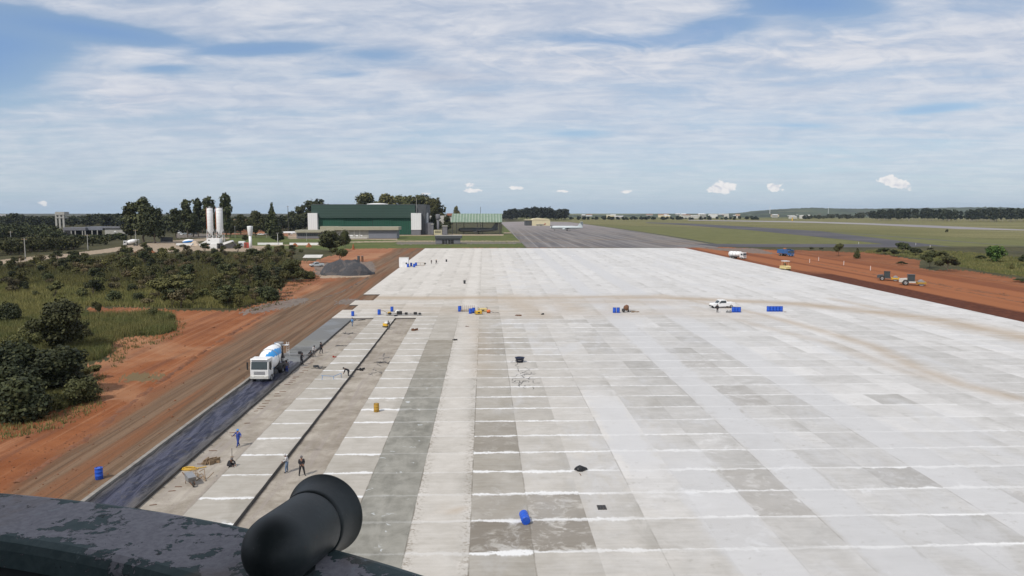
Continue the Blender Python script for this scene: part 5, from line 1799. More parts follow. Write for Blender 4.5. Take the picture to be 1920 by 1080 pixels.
mb.add([(Xw(374), -1, Z(458)), (Xw(375), -1, Z(461)), (Xw(391), -1, Z(452)), (Xw(390), -1, Z(449)), (Xw(374), .4, Z(458)), (Xw(375), .4, Z(461)), (Xw(391), .4, Z(452)), (Xw(390), .4, Z(449))],
       [(0, 1, 2, 3), (7, 6, 5, 4), (0, 3, 7, 4), (1, 5, 6, 2), (0, 4, 5, 1), (3, 2, 6, 7)])
mb.build('conveyor', M['white'], o_)
mb = MB()
mb.add([(Xw(418), -1, Z(455)), (Xw(434), -1, Z(450.5)), (Xw(436), -1, Z(453)), (Xw(420), -1, Z(459)), (Xw(418), 2, Z(455)), (Xw(434), 2, Z(450.5)), (Xw(436), 2, Z(453)), (Xw(420), 2, Z(459))],
       [(0, 1, 2, 3), (7, 6, 5, 4), (0, 3, 7, 4), (1, 5, 6, 2), (0, 4, 5, 1), (3, 2, 6, 7)])
mb.build('hopper', M['white_clean'], o_)
mb = MB()
mb.tube((Xw(433), 0, Z(452)), (Xw(445), 0, Z(463)), .35, n=6)
mb.box(Xw(421), Xw(440), -.8, 1.5, Z(465), Z(457.5))
for k in (409, 413, 417, 421):
    mb.box(Xw(k), Xw(k) + .5, -.9, 1, 0, Z(457))
mb.build('frame', M['dark_steel'], o_)
for nm, a_, b_, tp, bs, mat_, lab in (('aggregate_bin', 330, 360, 456.5, 460, 'white', 'long white aggregate feeder lying left of the blue striped drum'),
                                      ('aggregate_bin', 447, 458, 452.5, 457, 'white_clean', 'white tank trailer left of the red container')):
    yy = P((a_ + b_) / 2, bs + 2).y
    o_ = empty(nm, (P((a_ + b_) / 2, bs).x, yy, G(yy)), 0, lab, 'hopper')
    part('body', (lambda q: (lambda mb: gbox(mb, *q)))((a_, b_, tp, bs, yy, 2.4, 0, .12)), M[mat_], o_)
    part('frame', (lambda q: (lambda mb: [gbox(mb, k, k + .6, q[0], q[1], yy + .3, .5) for k in (a_ + 1, (a_ + b_) / 2, b_ - 1.5)]))((bs, bs + 2)), M['dark_steel'], o_)
yy = P(461, 465).y
o_ = empty('red_container', (P(461, 465).x, yy, G(yy)), 0, 'red container beside the white water tank', 'container')
part('body', lambda mb: gbox(mb, 457.5, 467, 455, 464.5, yy, 3, 0, .05), M['red'], o_)
part('door', lambda mb: gbox(mb, 459, 462, 456.5, 464, yy - .05, .04), M['rust'], o_)
# spare drum with blue stripes lying by the plant
yy = P(352, 460).y
mb = MB()
mb.lathe([(.5, -3), (1.15, -1.4), (1.25, .4), (.7, 2.8), (.6, 3)], (0, 0, 1.3), (1, .1, .12), 20, matf=lambda k, i: 1 if (i // 3) % 3 == 0 else 0)
tag(mb.build('mixer_drum', [M['white_clean'], M['truck_blue']], None, (P(353, 460).x, yy, G(yy) + 1.0)), 'white mixer drum with a blue stripe lying left of the silos', 'drum')

# white cup-shaped water tank on a stem
WTY = P(470, 467).y
m3 = WTY / F
o_ = empty('water_tank', (P(470, 467).x, WTY, G(WTY)), 0, 'white cup-shaped water tank on a round stem', 'water tank')
hz_ = lambda py_: at_depth(470, py_, WTY).z - G(WTY)
MB().lathe([(2.7 * m3, 0), (2.7 * m3, hz_(442))], n=18).build('stem', M['white_clean'], o_)
MB().lathe([(2.75 * m3, hz_(442.2)), (3.9 * m3, hz_(441)), (5.2 * m3, hz_(425)), (5.0 * m3, hz_(424.2)), (.1, hz_(423.6))], n=22).build('tank', M['white_clean'], o_)
MB().tube((3.6 * m3, -1.2, 0), (3.6 * m3, -1.2, hz_(424)), .05, n=5).build('pipe', M['steel'], o_)


# ---------------------------------------------------------------- poles, masts, posts
def pole(name, px_, base, top, rad, mat, label, cat='pole', arm=None, Yd=None, head=None):
    p = P(px_, base) if Yd is None else Vector((at_depth(px_, 400, Yd).x, Yd, FZ))
    h = at_depth(px_, top, p.y).z - p.z
    o_ = empty(name, (p.x, p.y, p.z), 0, label, cat)
    MB().tube((0, 0, -.2), (0, 0, h), rad * 1.2, rad * .8, 8).build('shaft', M[mat], o_)
    mb = MB()
    if arm:
        mb.box(-arm, arm, -.08, .08, h - .7, h - .5)
        for k in (-arm * .9, 0, arm * .9):
            mb.tube((k, 0, h - .5), (k, 0, h - .2), .05, n=5)
        mb.build('crossarm', M['wood'], o_)
    if head:
        mb.box(-head, head, -.25, .25, h - .1, h + .12)
        mb.build('lamp_head', M['steel'], o_)
    return o_


pole('utility_pole', 48, 488, 446, .16, 'pole', 'leftmost concrete utility pole, below the left woods', arm=1.1)
pole('utility_pole', 165, 468, 439, .17, 'pole', 'utility pole in the middle of the pale dirt road', arm=1.1)
pole('utility_pole', 255, 461, 430, .16, 'pole', 'utility pole behind the far mixer truck', arm=1.1)
pole('utility_pole', 22, 470, 433, .15, 'pole', 'utility pole among trees at the left edge', arm=1.0)
pole('lamp_post', 521, 459, 437, .13, 'white', 'white lamp post in front of the low dark tree', 'lamp post', head=.8)
pole('radio_mast', 541, 434, 386, .25, 'dark_steel', 'thin dark mast on the skyline left of the hangar', 'mast', arm=.9)
pole('radio_mast', 901, 430, 388, .22, 'dark_steel', 'thin dark mast standing behind the green canopy', 'mast', Yd=700)
pole('antenna_tower', 1443.5, 405, 386.5, 1.1, 'white_clean', 'left white antenna tower on the hill ridge', 'mast', Yd=3600)
pole('antenna_tower', 1553, 405, 388, .8, 'white_clean', 'right thin white antenna tower on the hill ridge', 'mast', Yd=3600)
pole('wind_mast', 1486, 411, 408.0, 1.3, 'yellow', 'small yellow marker tower at the far end of the runway', 'mast', Yd=1700)
for px_, base in ((1518, 493), (1535, 489), (1582, 497), (1632, 507), (1610, 458), (1717, 460), (1744, 464)):
    o_ = empty('marker_post', tuple(P(px_, base)), 0, {1518: 'white survey post on red ground just right of the yellow tyre roller', 1535: 'second white survey post from the left on the red ground', 1582: 'white survey post in the middle of the red ground below the pointed young tree',
                1632: 'white survey post nearest the soil rollers', 1610: 'white marker post at the grass edge above the pointed young tree', 1717: 'left one of two white marker posts on the dark taxiway', 1744: 'right one of two white marker posts on the dark taxiway'}[px_], 'post', 'white marker posts right of the apron')
    h = 1.6 if base > 470 else 1.3
    MB().box(-.06, .06, -.06, .06, 0, h).build('post', M['white_clean'], o_)
    MB().box(-.08, .08, -.08, .08, h, h + .12).build('cap', M['orange'], o_)
for px_, base, top in ((336, 448, 432), (441, 446, 425), (575, 452, 436), (500, 446, 430), (430, 445, 420), (610, 402, 388)):
    if base < 410:
        continue
    pole('lamp_post', px_, base, top, .10, 'pole', {336: 'lamp post beside the car park', 441: 'thin lamp post right of the silos', 575: 'thin lamp post at the left end of the cream-roofed building',
                                                    500: 'thin lamp post behind the low white wall', 430: 'tall thin lamp post next to the pointed tree'}[px_], 'lamp post', head=.5)
# dark fence beside the largest tree
yy = P(312, 455).y
o_ = empty('fence', (P(312, 455).x, yy, G(yy)), 0, 'dark slatted fence right of the largest broad tree', 'fence')
part('slats', lambda mb: [gbox(mb, 301 + i * 1.15, 301.8 + i * 1.15, 444 + i * .05, 453.5, yy, .15) for i in range(20)], M['grey_dark'], o_)
part('rail', lambda mb: gbox(mb, 301, 324, 446, 446.7, yy + .2, .15), M['dark_steel'], o_)
# awning left of the gravel heap
yy = P(583, 494).y
o_ = empty('site_shelter', (P(583, 494).x, yy, G(yy)), 0, 'open site shelter with a pale sheet roof left of the gravel heap', 'shelter')
part('roof', lambda mb: mb.prism([(yy - .5, at_depth(583, 483.5, yy).z), (yy + 4, at_depth(583, 481, yy).z + .4), (yy + 4, at_depth(583, 481, yy).z + .5), (yy - .5, at_depth(583, 483.3, yy).z + .1)], at_depth(568, 483, yy).x, at_depth(602, 483, yy).x), M['concrete_pale'], o_)
for k in (569.5, 574.5, 600):
    part('post', (lambda q: (lambda mb: gbox(mb, q, q + .7, 483.5, 493.5, yy, .15)))(k), M['wood'], o_)

# ---------------------------------------------------------------- far town: single houses near the horizon
r_ = random.Random(77)
hs = 0
while hs < 48:
    px_ = r_.choice([r_.uniform(1085, 1400), r_.uniform(1240, 1400), r_.uniform(1405, 1545)])
    Yd = r_.uniform(2200, 3400)
    p = Vector((at_depth(px_, 400, Yd).x, Yd, FZ))
    rise = r_.uniform(0, 10) if px_ < 1420 else r_.uniform(0, 5)
    w_, d_, h_ = r_.uniform(9, 30), r_.uniform(8, 12), r_.uniform(3.5, 8)
    p.z = FZ + 0
    o_ = empty('town_house', p, r_.uniform(-.3, .3), 'tiny pale house of the far town near the horizon', 'house', 'houses of the far town')
    m_ = M[r_.choice(['white', 'concrete_pale', 'concrete_pale', 'cream', 'concrete'])]
    MB().box(-w_ / 2, w_ / 2, -d_ / 2, d_ / 2, 0, h_ + rise * .6).build('wall', m_, o_)
    H_ = h_ + rise * .6
    MB().prism([(-d_ / 2 - .4, H_ + .02), (d_ / 2 + .4, H_ + .02), (0, H_ + 1.8)], -w_ / 2 - .4, w_ / 2 + .4).build('roof', M[r_.choice(['roof_tile', 'roof_tile', 'concrete_pale', 'white'])], o_)
    hs += 1
# ================================================================ VEHICLES (front faces -Y before turning)
def wheel(parent, x_, y_, r_, w_, side, name='wheel'):
    mb = MB()
    mb.lathe([(r_ * .58, -w_ / 2), (r_ * .93, -w_ / 2), (r_, -w_ * .32), (r_, w_ * .32), (r_ * .93, w_ / 2), (r_ * .58, w_ / 2)], (0, 0, 0), (1, 0, 0), 20, cap=False)
    o_ = mb.build(name, M['rubber'], parent, (x_, y_, r_))
    mb = MB()
    mb.lathe([(.02, w_ * .42 * side), (r_ * .2, w_ * .42 * side), (r_ * .24, w_ * .2 * side), (r_ * .50, w_ * .16 * side), (r_ * .60, w_ * .46 * side)], (0, 0, 0), (1, 0, 0), 14, cap=False)
    mb.lathe([(.02, -w_ * .2 * side), (r_ * .6, -w_ * .3 * side)], (0, 0, 0), (1, 0, 0), 14, cap=False)
    mb.build('rim', M['steel'], o_)
    return o_


def cab_over(root, y0, w_, colr, h=2.95, z0=.55, dl=1.85):
    """flat-nosed lorry cab, front at y0"""
    hw = w_ / 2
    P_ = [(y0, z0), (y0 - .02, z0 + .95), (y0 + .16, h - .28), (y0 + .34, h), (y0 + dl - .05, h + .02), (y0 + dl, h - .1), (y0 + dl, z0 + .1)]
    mb = MB()
    mb.prism(P_, -hw + .06, hw - .06)
    mb.box(-hw, hw, y0 + .05, y0 + dl - .02, z0 + .1, z0 + 1.0, c=.05)
    mb.build('cab', M[colr], root)
    fx = lambda z: y0 - .02 + .18 * max(0, (z - z0 - .95)) / (h - .28 - z0 - .95) - .015
    za, zb = z0 + 1.0, h - .36
    mb = MB()
    mb.add([(-hw + .16, fx(za), za), (hw - .16, fx(za), za), (hw - .18, fx(zb), zb), (-hw + .18, fx(zb), zb),
            (-hw + .16, fx(za) + .05, za), (hw - .16, fx(za) + .05, za), (hw - .18, fx(zb) + .05, zb), (-hw + .18, fx(zb) + .05, zb)],
           [(0, 1, 2, 3), (7, 6, 5, 4), (0, 3, 7, 4), (1, 5, 6, 2), (0, 4, 5, 1), (3, 2, 6, 7)])
    mb.build('windscreen', M['glass'], root)
    mb = MB()
    for k in (-.55, .1):
        mb.tube((k, fx(za) - .02, za + .02), (k + .55, fx(za + .3) - .02, za + .28), .014, n=4)
    mb.build('wiper', M['black'], root)
    for s_ in (-1, 1):
        d_ = MB().box(s_ * hw - .02, s_ * hw + .02, y0 + .32, y0 + dl - .35, z0 + .2, z0 + 1.0).build('door', M[colr], root)
        MB().prism([(y0 + .36, za), (y0 + .46, h - .42), (y0 + dl - .5, h - .42), (y0 + dl - .46, za)], s_ * (hw - .07), s_ * (hw - .045)).build('window', M['glass'], d_)
        MB().box(s_ * hw - .03, s_ * hw + .04, y0 + dl - .6, y0 + dl - .45, z0 + .82, z0 + .87).build('handle', M['black'], d_)
        mb = MB()
        mb.tube((s_ * (hw - .05), y0 + .1, zb - .1), (s_ * (hw + .28), y0 - .08, zb - .1), .02, n=5)
        mb.tube((s_ * (hw - .05), y0 + .1, za + .1), (s_ * (hw + .28), y0 - .08, za + .1), .02, n=5)
        mb.box(s_ * (hw + .28) - .1, s_ * (hw + .28) + .1, y0 - .12, y0 - .04, za, zb, c=.02)
        mb.build('mirror', M['black'], root)
        MB().box(s_ * (hw - .42) - .17, s_ * (hw - .42) + .17, y0 - .12, y0 - .05, z0 - .02, z0 + .2, c=.02).build('headlight', M['lamp'], root)
    MB().box(-hw + .02, hw - .02, y0 - .09, y0 + .25, z0 - .2, z0 + .22, c=.05).build('bumper', M['concrete_pale'] if colr != 'dump_blue' else M['dump_blue'], root)
    mb = MB()
    for k in range(5):
        mb.box(-hw + .5, hw - .5, y0 - .045, y0 - .012, z0 + .36 + k * .09, z0 + .40 + k * .09)
    mb.build('grille', M['steel'], root)
    MB().prism([(y0 + .12, h - .12), (y0 - .08, h - .06), (y0 + .05, h + .06), (y0 + .3, h + .06)], -hw + .1, hw - .1).build('sun_visor', M[colr], root)


def chassis(root, ya, yb, w_=.9):
    mb = MB()
    for s_ in (-1, 1):
        mb.box(s_ * w_ / 2 - .05, s_ * w_ / 2 + .05, ya, yb, .62, .9)
    yy = ya + .4
    while yy < yb:
        mb.box(-w_ / 2, w_ / 2, yy, yy + .12, .66, .86)
        yy += 1.1
    mb.build('chassis', M['dark_steel'], root)


def axle(root, y_, w_=2.5, r_=.52, dual=False):
    for s_ in (-1, 1):
        if dual:
            wheel(root, s_ * (w_ / 2 - .30), y_, r_, .56, s_)
        else:
            wheel(root, s_ * (w_ / 2 - .17), y_, r_, .30, s_)
    MB().tube((-w_ / 2 + .3, y_, r_), (w_ / 2 - .3, y_, r_), .09, n=8).build('axle', M['dark_steel'], root)


def mixer_truck(name, label, striped=True):
    root = empty(name, (0, 0, 0), 0, label, 'mixer truck')
    cab_over(root, -4.4, 2.46, 'white', 3.12, .76)
    chassis(root, -4.0, 4.2)
    axle(root, -3.3)
    axle(root, 1.5, dual=True)
    axle(root, 2.85, dual=True)
    p0, ax = Vector((0, -2.2, 1.92)), Vector((0, 5.2, 1.45))
    L_ = ax.length
    prof = [(.05, .0), (.80, .02), (1.08, .35), (1.27, 1.1), (1.33, 1.9), (1.30, 2.7), (1.12, 3.6), (.84, 4.5), (.62, 5.1), (.58, L_), (.50, L_ + .02)]
    pf = []
    for k in range(len(prof) - 1):
        for s_ in range(3):
            t_ = s_ / 3
            pf.append((prof[k][0] * (1 - t_) + prof[k + 1][0] * t_, prof[k][1] * (1 - t_) + prof[k + 1][1] * t_))
    pf.append(prof[-1])
    N_ = 42

    def mf(k, i):
        if not striped:
            return 0
        z_ = pf[k][1]
        if z_ < .3 or z_ > 5.2:
            return 0
        a_ = ((i / N_ * 3 - z_ * .12 + .30) % 1)
        return 1 if a_ < .36 else 0
    mb = MB()
    mb.lathe(pf, p0, ax, N_, matf=mf)
    dr = mb.build('mixer_drum', [M['white_clean'], simple('drum_stripe', (0.03, 0.27, 0.62), .35, 0, .08, 2.0, .12, (.35, .3, .26))], root)
    mb = MB()
    axn = ax.normalized()
    mb.lathe([(1.33, 1.86), (1.36, 1.86), (1.36, 1.96), (1.33, 1.96)], p0, ax, 32, cap=False)
    mb.lathe([(.86, 4.25), (.92, 4.25), (.90, 4.42), (.84, 4.42)], p0, ax, 32, cap=False)
    mb.build('track_ring', M['steel'], dr)
    mb = MB()           # front pedestal and rear stand
    mb.prism([(-2.45, .9), (-2.3, 2.3), (-2.05, 2.3), (-1.7, .9)], -.5, .5)
    for s_ in (-1, 1):
        mb.tube((s_ * .45, 2.0, .9), (s_ * .62, 2.3, 2.2), .07, n=6)
        mb.tube((s_ * .45, 3.6, .9), (s_ * .62, 2.4, 2.2), .07, n=6)
        mb.tube((s_ * .45, 3.9, .9), (s_ * .55, 3.6, 3.4), .06, n=6)
    mb.build('drum_stand', M['dark_steel'], root)
    mb = MB()
    mb.lathe([(.32, 0), (.62, .62), (.66, .62), (.36, -.02)], (0, 3.75, 3.25), (0, 0, 1), 14, cap=False)
    mb.build('charge_hopper', M['steel'], root)
    mb = MB()
    mb.add([(-.28, 3.8, 2.75), (.28, 3.8, 2.75), (.25, 5.3, 1.3), (-.25, 5.3, 1.3), (-.35, 3.8, 2.95), (.35, 3.8, 2.95), (.32, 5.35, 1.5), (-.32, 5.35, 1.5)],
           [(0, 1, 2, 3), (0, 3, 7, 4), (1, 5, 6, 2)])
    mb.build('chute', M['steel'], root)
    mb = MB()           # rear ladder
    for k in (1.0, 1.32):
        mb.tube((k - .02, 4.1, .9), (k, 4.0, 3.9), .03, n=5)
    for i in range(9):
        mb.tube((1.0, 4.08 - i * .01, 1.1 + i * .33), (1.32, 4.08 - i * .01, 1.1 + i * .33), .022, n=4)
    mb.box(-.2, 1.3, 3.7, 4.3, 3.45, 3.5)
    mb.build('ladder', M['white'], root)
    mb = MB()
    mb.lathe([(.1, -.7), (.3, -.66), (.33, -.5), (.33, .5), (.3, .66), (.1, .7)], (-.82, -1.9, 1.35), (0, 1, 0), 14)
    mb.build('water_cylinder', M['truck_blue'], root)
    for s_ in (-1, 1):
        mb = MB()
        pts = [(1.5 + math.cos(a) * .68, .52 + math.sin(a) * .68) for a in np.linspace(math.pi * .95, math.pi * .4, 7)] + [(2.85 + math.cos(a) * .68, .52 + math.sin(a) * .68) for a in np.linspace(math.pi * .6, .1, 7)]
        pts2 = pts + [(a, b - .05) for a, b in reversed(pts)]
        mb.prism(pts2, s_ * .62, s_ * 1.22)
        mb.build('mudguard', M['dark_steel'], root)
        mb = MB()
        pts = [(-3.3 + math.cos(a) * .66, .52 + math.sin(a) * .66) for a in np.linspace(math.pi, 0, 10)]
        mb.prism(pts + [(a, b - .07) for a, b in reversed(pts)], s_ * .92, s_ * 1.25)
        mb.build('wheel_arch', M['white'], root)
        mb = MB()
        mb.box(s_ * .60, s_ * 1.1, -1.7, -.6, .55, 1.0, c=.06)
        mb.build('fuel_tank', M['dark_steel'], root)
    return root


def P3(px_, py_, h=0.0):
    return tuple(P(px_, py_, h))


tk = mixer_truck('concrete_mixer_truck', 'white cab-over concrete mixer truck with blue striped drum standing in the sheeted lane')
yb_ = P(491, 718, 0.03).y
tk.location = (XL + LANE / 2 - .25, yb_ + 4.4, G(yb_ + 4.4) + .03)
tk.rotation_euler = (math.atan(SLOPE), 0, R(-3))
tk2 = mixer_truck('concrete_mixer_truck', 'distant white mixer truck driving on the pale dirt road before the largest tree', False)
p = P(247, 461)
tk2.location = p
tk2.rotation_euler = (0, 0, R(-72))
tk2.scale = (.95,) * 3

# water tanker
root = empty('water_tanker', P3(1382, 485), R(38), 'white tanker truck with a round tank at the right edge of the apron', 'tanker truck')
cab_over(root, -3.8, 2.4, 'white', 2.75)
chassis(root, -3.4, 3.6)
axle(root, -2.9)
axle(root, 1.2, dual=True)
axle(root, 2.4, dual=True)
MB().lathe([(.1, -2.9), (.9, -2.85), (1.12, -2.6), (1.12, 2.6), (.9, 2.85), (.1, 2.9)], (0, .9, 2.05), (0, 1, 0), 22).build('tank', M['white_clean'], root)
mb = MB()
for k in (-1.6, 0, 1.6, 3.2):
    mb.lathe([(1.13, -.05), (1.16, -.05), (1.16, .05), (1.13, .05)], (0, k, 2.05), (0, 1, 0), 22, cap=False)
mb.box(-.5, .5, -1.9, 3.6, .9, 1.05)
mb.build('band', M['steel'], root)
MB().lathe([(.3, 0), (.3, .25), (.1, .28)], (0, .6, 3.12), n=12).build('hatch', M['steel'], root)

# blue dump truck
root = empty('dump_truck', P3(1473, 480), R(22), 'blue dump truck parked behind the yellow roller on the red ground', 'dump truck')
cab_over(root, -3.9, 2.45, 'dump_blue', 2.85)
chassis(root, -3.5, 3.7)
axle(root, -3.0)
axle(root, 1.3, dual=True)
axle(root, 2.6, dual=True)
mb = MB()
mb.prism([(-1.9, 1.15), (-1.9, 3.0), (-2.5, 3.15), (-2.5, 3.25), (3.9, 2.9), (4.2, 1.25)], -1.22, 1.22)
for k in (-1.1, .1, 1.3, 2.5, 3.6):
    for s_ in (-1, 1):
        mb.box(s_ * 1.22 - .05, s_ * 1.22 + .05, k, k + .12, 1.1, 2.85)
mb.build('dump_body', M['dump_blue'], root)
MB().lathe([(.9, 0), (.7, .45), (.1, .7)], (0, .6, 2.95), n=12).build('load', M['soil'], root)
for s_ in (-1, 1):
    MB().box(s_ * .6, s_ * 1.1, -1.5, -.4, .55, 1.0, c=.05).build('fuel_tank', M['dark_steel'], root)

# yellow tyre roller with canopy
root = empty('tyre_roller', P3(1472, 507), R(8), 'pale yellow pneumatic tyre roller with a white canopy at the apron edge', 'roller')
mb = MB()
mb.prism([(-2.1, .75), (-2.2, 1.3), (-1.9, 1.65), (-.4, 1.75), (.9, 1.7), (2.0, 1.6), (2.1, .8)], -.95, .95)
mb.box(-1.02, 1.02, -2.15, 2.1, .62, 1.02, c=.05)
mb.build('body', M['pale_yellow'], root)
for i in range(7):
    wheel(root, -.84 + i * .28, -1.55, .46, .23, 1 if i > 3 else -1)
for i in range(4):
    wheel(root, -.7 + i * .47, 1.5, .46, .23, 1 if i > 2 else -1)
for a_, b_ in ((-.8, -.9), (.8, -.9), (-.8, .8), (.8, .8)):
    MB().tube((a_, b_, 1.6), (a_, b_, 3.25), .05, n=6).build('canopy_post', M['pale_yellow'], root)
MB().box(-1.05, 1.05, -1.25, 1.15, 3.25, 3.42, c=.04).build('canopy', M['white'], root)
mb = MB()
mb.box(-.3, .3, .0, .5, 1.72, 2.1)
mb.box(-.3, .3, .42, .55, 2.0, 2.6)
mb.build('seat', M['black'], root)
MB().tube((0, -.3, 1.7), (0, -.5, 2.3), .03, n=5).build('steering_column', M['black'], root)
for s_ in (-1, 1):
    MB().box(s_ * .6 - .12, s_ * .6 + .12, -2.26, -2.18, 1.2, 1.4).build('headlight', M['lamp'], root)


def soil_roller(label, px_, base, rz, body, drumc, sc_=1.0, cabc='black'):
    root = empty('soil_roller', P3(px_, base), rz, label, 'roller')
    root.scale = (sc_,) * 3
    MB().lathe([(.72, -1.05), (.75, -1.02), (.75, 1.02), (.72, 1.05)], (0, -2.3, .75), (1, 0, 0), 28).build('drum', M['steel'], root)
    mb = MB()
    for s_ in (-1, 1):
        mb.box(s_ * 1.16 - .09, s_ * 1.16 + .09, -3.2, -1.2, .55, .95)
    mb.box(-1.25, 1.25, -3.35, -3.15, .5, 1.0)
    mb.box(-1.25, 1.25, -1.4, -1.15, .5, 1.05)
    mb.build('drum_frame', M[drumc], root)
    mb = MB()
    mb.prism([(1.0, .8), (1.0, 1.85), (2.6, 1.7), (2.8, 1.4), (2.8, .8)], -.75, .75)
    mb.box(-.85, .85, -1.0, 1.1, .7, 1.05)
    mb.build('engine_hood', M[body], root)
    for s_ in (-1, 1):
        wheel(root, s_ * .88, 1.35, .74, .5, s_)
    mb = MB()
    for a_, b_ in ((-.7, -.75), (.7, -.75), (-.7, .85), (.7, .85)):
        mb.tube((a_, b_, 1.0), (a_, b_, 2.75), .05, n=6)
    mb.box(-.8, .8, -.85, .95, 2.72, 2.85, c=.03)
    mb.build('canopy', M[cabc], root)
    mb = MB()
    for s_ in (-1, 1):
        mb.box(s_ * .7 - .015, s_ * .7 + .015, -.7, .8, 1.1, 2.7)
    mb.box(-.7, .7, .82, .86, 1.1, 2.7)
    mb.build('window', M['glass'], root)
    mb = MB()
    mb.box(-.28, .28, .1, .6, 1.05, 1.55)
    mb.box(-.28, .28, .55, .68, 1.4, 2.1)
    mb.build('seat', M['black'], root)
    return root


soil_roller('soil roller with black cab and bright yellow drum frame on the red ground', 1663, 526, R(62), 'grey_dark', 'yellow', 1.0)
soil_roller('soil roller with pale dusty hood and brown-yellow drum frame, rightmost machine on the red ground', 1708, 535, R(66), 'concrete_pale', 'drum_yellow', 1.12, 'grey_dark')


# pickup and small cars
def small_car(name, label, cat, p, rz, colr, pickup=False, L_=4.4, sc_=1.0, group=None):
    root = empty(name, p, rz, label, cat, group)
    root.scale = (sc_,) * 3
    h = L_ / 2
    mb = MB()
    if pickup:
        mb.prism([(-h, .42), (-h, .85), (-h + .15, 1.0), (-h + 1.25, 1.08), (h - .05, 1.1), (h, .9), (h, .45)], -.88, .88)
        mb.prism([(-h + 1.2, 1.06), (-h + 1.75, 1.68), (-h + 2.0, 1.74), (-h + 3.2, 1.74), (-h + 3.45, 1.1)], -.78, .78)
        mb.box(-.88, .88, h - .12, h, 1.08, 1.16)
        for s_ in (-1, 1):
            mb.box(s_ * .84 - .04, s_ * .84 + .04, -h + 3.5, h, 1.08, 1.18)
    else:
        mb.prism([(-h, .35), (-h, .72), (-h + .12, .82), (-h + 1.05, .92), (h - .6, .95), (h, .88), (h, .4)], -.86, .86)
        mb.prism([(-h + 1.0, .90), (-h + 1.6, 1.38), (-h + 1.9, 1.44), (h - 1.1, 1.42), (h - .4, .93)], -.74, .74)
    mb.build('body', M[colr], root)
    if pickup:
        ws = [(-h + 1.25, 1.12), (-h + 1.72, 1.64)]
        side = [(-h + 1.5, 1.12), (-h + 1.95, 1.64), (-h + 3.1, 1.64), (-h + 3.2, 1.12)]
        hw = .79
    else:
        ws = [(-h + 1.08, .97), (-h + 1.58, 1.36)]
        side = [(-h + 1.3, .96), (-h + 1.75, 1.36), (h - 1.2, 1.36), (h - .75, .97)]
        hw = .75
    mb = MB()
    (ya, za), (yb, zb) = ws
    mb.add([(-hw + .1, ya - .03, za), (hw - .1, ya - .03, za), (hw - .14, yb - .03, zb), (-hw + .14, yb - .03, zb)], [(0, 1, 2, 3)])
    mb.build('windscreen', M['glass'], root)
    for s_ in (-1, 1):
        MB().prism(side, s_ * (hw - .01), s_ * (hw + .012)).build('side_window', M['glass'], root)
        MB().box(s_ * .62 - .16, s_ * .62 + .16, -h - .015, -h + .02, .68, .82).build('headlight', M['lamp'], root)
        for yy_ in (-h + .85, h - .95):
            wheel(root, s_ * .80, yy_, .36 if pickup else .31, .22, s_)
        MB().box(s_ * .92 - .06, s_ * .92 + .06, ws[0][0] + .25, ws[0][0] + .38, ws[0][1] + .0, ws[0][1] + .16).build('mirror', M['black'], root)
    MB().box(-.88, .88, -h - .05, -h + .08, .38, .58).build('bumper', M['black'] if pickup else M[colr], root)
    return root


small_car('pickup_truck', 'white double-cab pickup truck on the apron beside three blue drums', 'pickup', P3(1354, 577, TH), R(-78), 'white_clean', True, 5.3, 1.02)
small_car('pickup_truck', 'dusty silver pickup parked left of the gravel heap under the shelter side', 'pickup', P3(594, 500), R(-60), 'plane_grey', True, 5.2)
cars = (('white', 340, 441, 20), ('plane_grey', 347, 440, -60), ('white_clean', 337, 438, 0), ('grey_blue', 357, 441, 10), ('black', 366, 440, -80), ('white', 489, 441, 80), ('plane_grey', 500, 440, -85), ('red', 506, 438, 70), ('white_clean', 440, 424, 90))
for i, (c_, a_, b_, z_) in enumerate(cars):
    lab = ['white car at the left end of the small car park behind the fence', 'silver car second in the small car park left of the silos', 'white car parked behind the first row of the small car park', 'grey-blue car in the small car park left of the silos',
           'black car at the right end of the small car park', 'white car on the road right of the white water tank', 'silver car on the road behind the pointed tree', 'red car half hidden behind the pointed tree', 'white car parked between the silos and the brown roof'][i]
    small_car('parked_car', lab, 'car', P3(a_, b_), R(z_), c_, False, 4.3, 1.15, 'cars parked near the silos')
small_car('parked_van', 'tall white van beside the red container', 'van', P3(452, 463), R(-70), 'white_clean', True, 5.2, 1.25)


